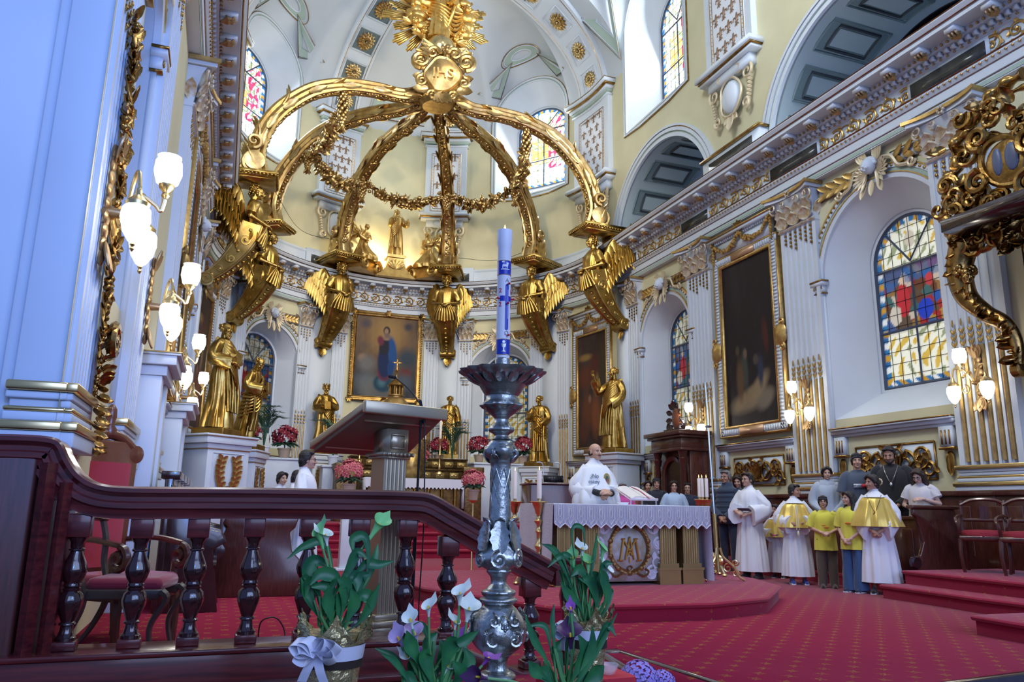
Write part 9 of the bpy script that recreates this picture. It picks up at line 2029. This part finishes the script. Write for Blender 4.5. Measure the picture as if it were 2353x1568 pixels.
for tip, bs, face, mt, L, bend in (((1055, 1392), (1020, 1580), (-.9, -.5, .2), SPW, .075, .02), ((1072, 1430), (1025, 1580), (-.2, -1, .1), SPW, .085, .02), ((985, 1418), (1000, 1580), (-.9, -.5, .2), SPW, .06, -.01), ((948, 1446), (985, 1580), (-.5, -.8, .3), SPW, .06, -.01), ((958, 1480), (985, 1580), (-.1, -1, .2), SPL, .07, -.01), ((926, 1487), (980, 1590), (-.6, -.7, .2), SPL, .065, -.01), ((968, 1524), (990, 1590), (.1, -1, .1), SPP, .05, 0), ((1048, 1492), (1015, 1590), (-.4, -.8, .2), SPP, .06, .01), ((1022, 1548), (1008, 1600), (.0, -1, .2), SPW, .05, .0), ((1045, 1448), (1015, 1580), (.6, -.8, .1), SPW, .05, .02), ((1060, 1560), (1012, 1605), (-.1, -1, .3), SPW, .05, .0), ((1030, 1518), (1010, 1590), (.1, -1, .1), SPG, .07, .0), ((945, 1518), (985, 1590), (0, -1, .2), SPW, .04, 0), ((1108, 1530), (1060, 1600), (-.9, -.4, .2), SPP, .06, .01)): calla(t, lp(*bs, Y=Y2)-np.array(o), lp(*tip, Y=Y2)-np.array(o), face, mt, L, bend)
# foil pot on the right and a purple calla in front of it
Y3 = 3.45; t, c, r, z0 = foil_pot('gold foil pot of green calla lilies with a white bow right of the paschal candlestick', 1352, 1425, Y3, 46, .30); o = (c[0], c[1], z0); ribbon_bow(t, r, .30*.80, a_view-1.15, 1.0)
lily(t, o, [(((1338, 1440), (1310, 1340), (1275, 1270), (1245, 1250)), .034), (((1345, 1440), (1325, 1330), (1305, 1280), (1278, 1275)), .03), (((1350, 1440), (1320, 1280), (1315, 1215), (1338, 1215), (1344, 1255)), .02), (((1352, 1440), (1355, 1340), (1365, 1270), (1372, 1225)), .022), (((1358, 1440), (1372, 1350), (1388, 1300), (1408, 1295)), .034), (((1345, 1440), (1318, 1360), (1300, 1340), (1285, 1310)), .05), (((1352, 1440), (1345, 1340), (1330, 1310), (1312, 1325)), .045), (((1360, 1440), (1380, 1370), (1370, 1330), (1345, 1318)), .05), (((1362, 1440), (1390, 1380), (1385, 1330), (1378, 1310)), .05), (((1355, 1440), (1370, 1390), (1355, 1340), (1330, 1330)), .05), (((1365, 1440), (1395, 1390), (1392, 1350), (1385, 1340)), .045), (((1348, 1440), (1330, 1390), (1305, 1370), (1288, 1340)), .05), (((1366, 1440), (1395, 1400), (1404, 1360), (1406, 1372)), .025), (((1345, 1440), (1300, 1300), (1285, 1280), (1258, 1305)), .025), (((1352, 1440), (1342, 1390), (1338, 1345), (1350, 1322)), .045), (((1360, 1440), (1372, 1400), (1364, 1360), (1372, 1335)), .045)], Y3, None)
for tip, bs, face, mt, L, bend in (((1338, 1278), (1350, 1430), (.2, -1, .3), SPW, .06, -.01), ((1382, 1288), (1356, 1430), (.7, -.7, .3), SPG, .085, .01), ((1318, 1305), (1345, 1430), (-.5, -.9, .2), SPG, .08, -.02), ((1352, 1318), (1352, 1430), (.2, -1, .2), SPG, .085, .01), ((1392, 1330), (1362, 1430), (.5, -.8, .2), SPW, .07, .01)): calla(t, lp(*bs, Y=Y3)-np.array(o), lp(*tip, Y=Y3)-np.array(o), face, mt, L, bend)
Y4 = 2.85; t, o = dark_pot('pot of dark purple calla lilies at the bottom right of the paschal candlestick', 1300, 1610, Y4, 52)
lily(t, o, [(((1285, 1610), (1255, 1520), (1225, 1470), (1205, 1410)), .03), (((1290, 1610), (1265, 1490), (1250, 1440), (1210, 1438)), .022), (((1295, 1610), (1275, 1500), (1268, 1430), (1273, 1390)), .022), (((1300, 1610), (1300, 1500), (1312, 1430), (1308, 1400)), .03), (((1305, 1610), (1330, 1560), (1355, 1500), (1362, 1440)), .045), (((1308, 1610), (1350, 1540), (1385, 1470), (1418, 1410)), .02), (((1285, 1610), (1250, 1560), (1225, 1540), (1215, 1520)), .045), (((1310, 1610), (1345, 1570), (1370, 1545), (1388, 1530)), .055), (((1295, 1610), (1290, 1550), (1275, 1500), (1290, 1470)), .05), (((1300, 1610), (1320, 1550), (1340, 1500), (1330, 1460)), .055), (((1310, 1610), (1330, 1590), (1345, 1560), (1320, 1550)), .05), (((1312, 1610), (1370, 1480), (1395, 1440), (1415, 1462)), .03), (((1290, 1610), (1270, 1570), (1248, 1545), (1230, 1560)), .04)], Y4, None)
for tip, bs, face, mt, L, bend in (((1312, 1492), (1305, 1600), (-.3, -1, .2), SPD, .09, .01), ((1312, 1410), (1300, 1600), (-.4, -.9, .2), SPP, .035, .02), ((1120, 1560), (1250, 1610), (-.9, -.4, .3), SPD, .07, .01)): calla(t, lp(*bs, Y=Y4)-np.array(o), lp(*tip, Y=Y4)-np.array(o), face, mt, L, bend)
# bench that carries the lily pots (just below the picture) and the red cloth
zb_ = .235; t = thing('flower_bench', 'low dark wooden bench under the lily pots, below the bottom edge', 'bench', (.95, 3.1, -.55));
t_objs = [o_ for o_ in bpy.data.objects if o_.parent is None and o_.name.startswith('potted_calla')]
for i, o_ in enumerate(t_objs):
 h = o_.location.z+.55; m = M(); x, y = o_.location.x-.95, o_.location.y-3.1; m.bb((x-.14, y-.13, 0), (x+.14, y+.13, h)); m.build('pot_block', [WOODD], t, smooth=0)
m = M(); m.bb((-.95, -.42, 0), (1.05, .5, .04)); m.build('bench_base', [WOODD], t, smooth=0)
c = at(1345, 1545, Y=3.75); t = thing('red_table', 'small table covered with a red cloth at the bottom edge', 'table', (c[0], 3.75, -.55)); h = c[2]+.55; w_ = .20; m = M(); P_ = []
for zf, e in ((h, -.02), (h+.0, .0), (h*.93, .006), (h*.5, .02), (0, .035)): P_.append([(x*(w_+e+.012*sin(7*a)*(zf < h*.9)), y*(w_*.9+e), zf) for a, (x, y) in [(k_, (max(-1, min(1, 1.35*cos(k_))), max(-1, min(1, 1.35*sin(k_))))) for k_ in np.arange(40)*PI/20]])
m.loft(P_); m.build('red_cloth', [mat('red_cloth', (.55, .012, .035), .7)], t, smooth=50)
c = at(1398, 1535, Y=3.66); t = thing('glass_bowl', 'small clear glass bowl on the red cloth', 'bowl', (c[0], 3.66, h-.55+.001)); m = M(); m.lathe([(.02, 0), (.03, .004), (.045, .03), (.052, .05), (.049, .05), (.042, .03), (.025, .010)], 24); m.build('bowl', [mat('clear_glass', (.8, .85, .9), .05, alpha=.3)], t, smooth=60)
PUR = mat('lilac_hydrangea', (.34, .26, .72), .6)
for px, py, rr, lab in ((1468, 1556, 50, 'lilac blue hydrangea head at the bottom edge right of the red cloth'), (1522, 1562, 34, 'smaller lilac blue hydrangea head farthest right at the bottom edge'), (1438, 1552, 24, 'lilac blue hydrangea head half hidden by the red cloth')):
 c = at(px, py+10, Y=3.95 if rr != 24 else 4.02); R0 = rr*.0021; t = thing('hydrangea_bloom', lab, 'flower', (c[0], c[1], -.55)); zc = c[2]+.55; m = M(); rg = random.Random(px)
 for k in range(150):
  a = k*2.399; u = 1-2*(k+.5)/150;
  if u < -.45: continue
  d = np.array((cos(a)*sqrt(1-u*u), sin(a)*sqrt(1-u*u), u)); p = np.array((0, 0, zc))+d*R0*(.95+.08*rg.random()); e1 = unit(np.cross(d, (.3, .1, 1))); e2 = np.cross(d, e1)
  for q in range(4): b = q*PI/2+a; e = e1*cos(b)+e2*sin(b); s_ = e1*-sin(b)+e2*cos(b); w2 = R0*.14; m.add([p, p+e*w2*.7+s_*w2*.6+d*.003, p+e*w2*1.3+d*.001, p+e*w2*.7-s_*w2*.6+d*.003], [(0, 1, 2, 3)])
 m.build('florets', [PUR], t, smooth=0); m = M(); m.lathe([(.05, 0), (.05, .1), (.02, .14), (.008, zc*.5), (.008, zc-.02)], 10); m.build('stem', [LEAFG], t)
 m = M();
 for k in range(5): a = k*1.26; m.leaf((0, 0, zc-R0*.9), (cos(a), sin(a), -.1), (0, 0, 1), R0*1.3, R0*.7, -.2, 0, n=4)
 m.build('leaves', [LEAFG], t)
ca = at(592, 1478, Z=.008); cb = at(655, 1480, Z=.008); m = M(); m.tube(smoothpath([ca, at(600, 1430, Y=ca[1]), at(632, 1420, Y=ca[1]), at(652, 1445, Y=ca[1]), cb], 6), .006, 5); setp(m.build('cable_loop', [IRON]), 'thin black cable loop rising between two balusters', 'cable')
m = M(); m.tube(smoothpath([(.6, 20.6, 9.5), (1.6, 23.2, 9.35), (3.0, 24.3, 9.55)], 8), .008, 4); setp(m.build('wire', [IRON]), 'thin dark wire strung along the apse wall left of the saint group', 'wire')
m = M(); m.tube(smoothpath([(6.9, 24.3, 9.5), (8.2, 23.7, 9.4), (9.2, 22.2, 9.6)], 8), .008, 4); setp(m.build('wire', [IRON]), 'thin dark wire strung along the apse wall right of the central rib', 'wire')
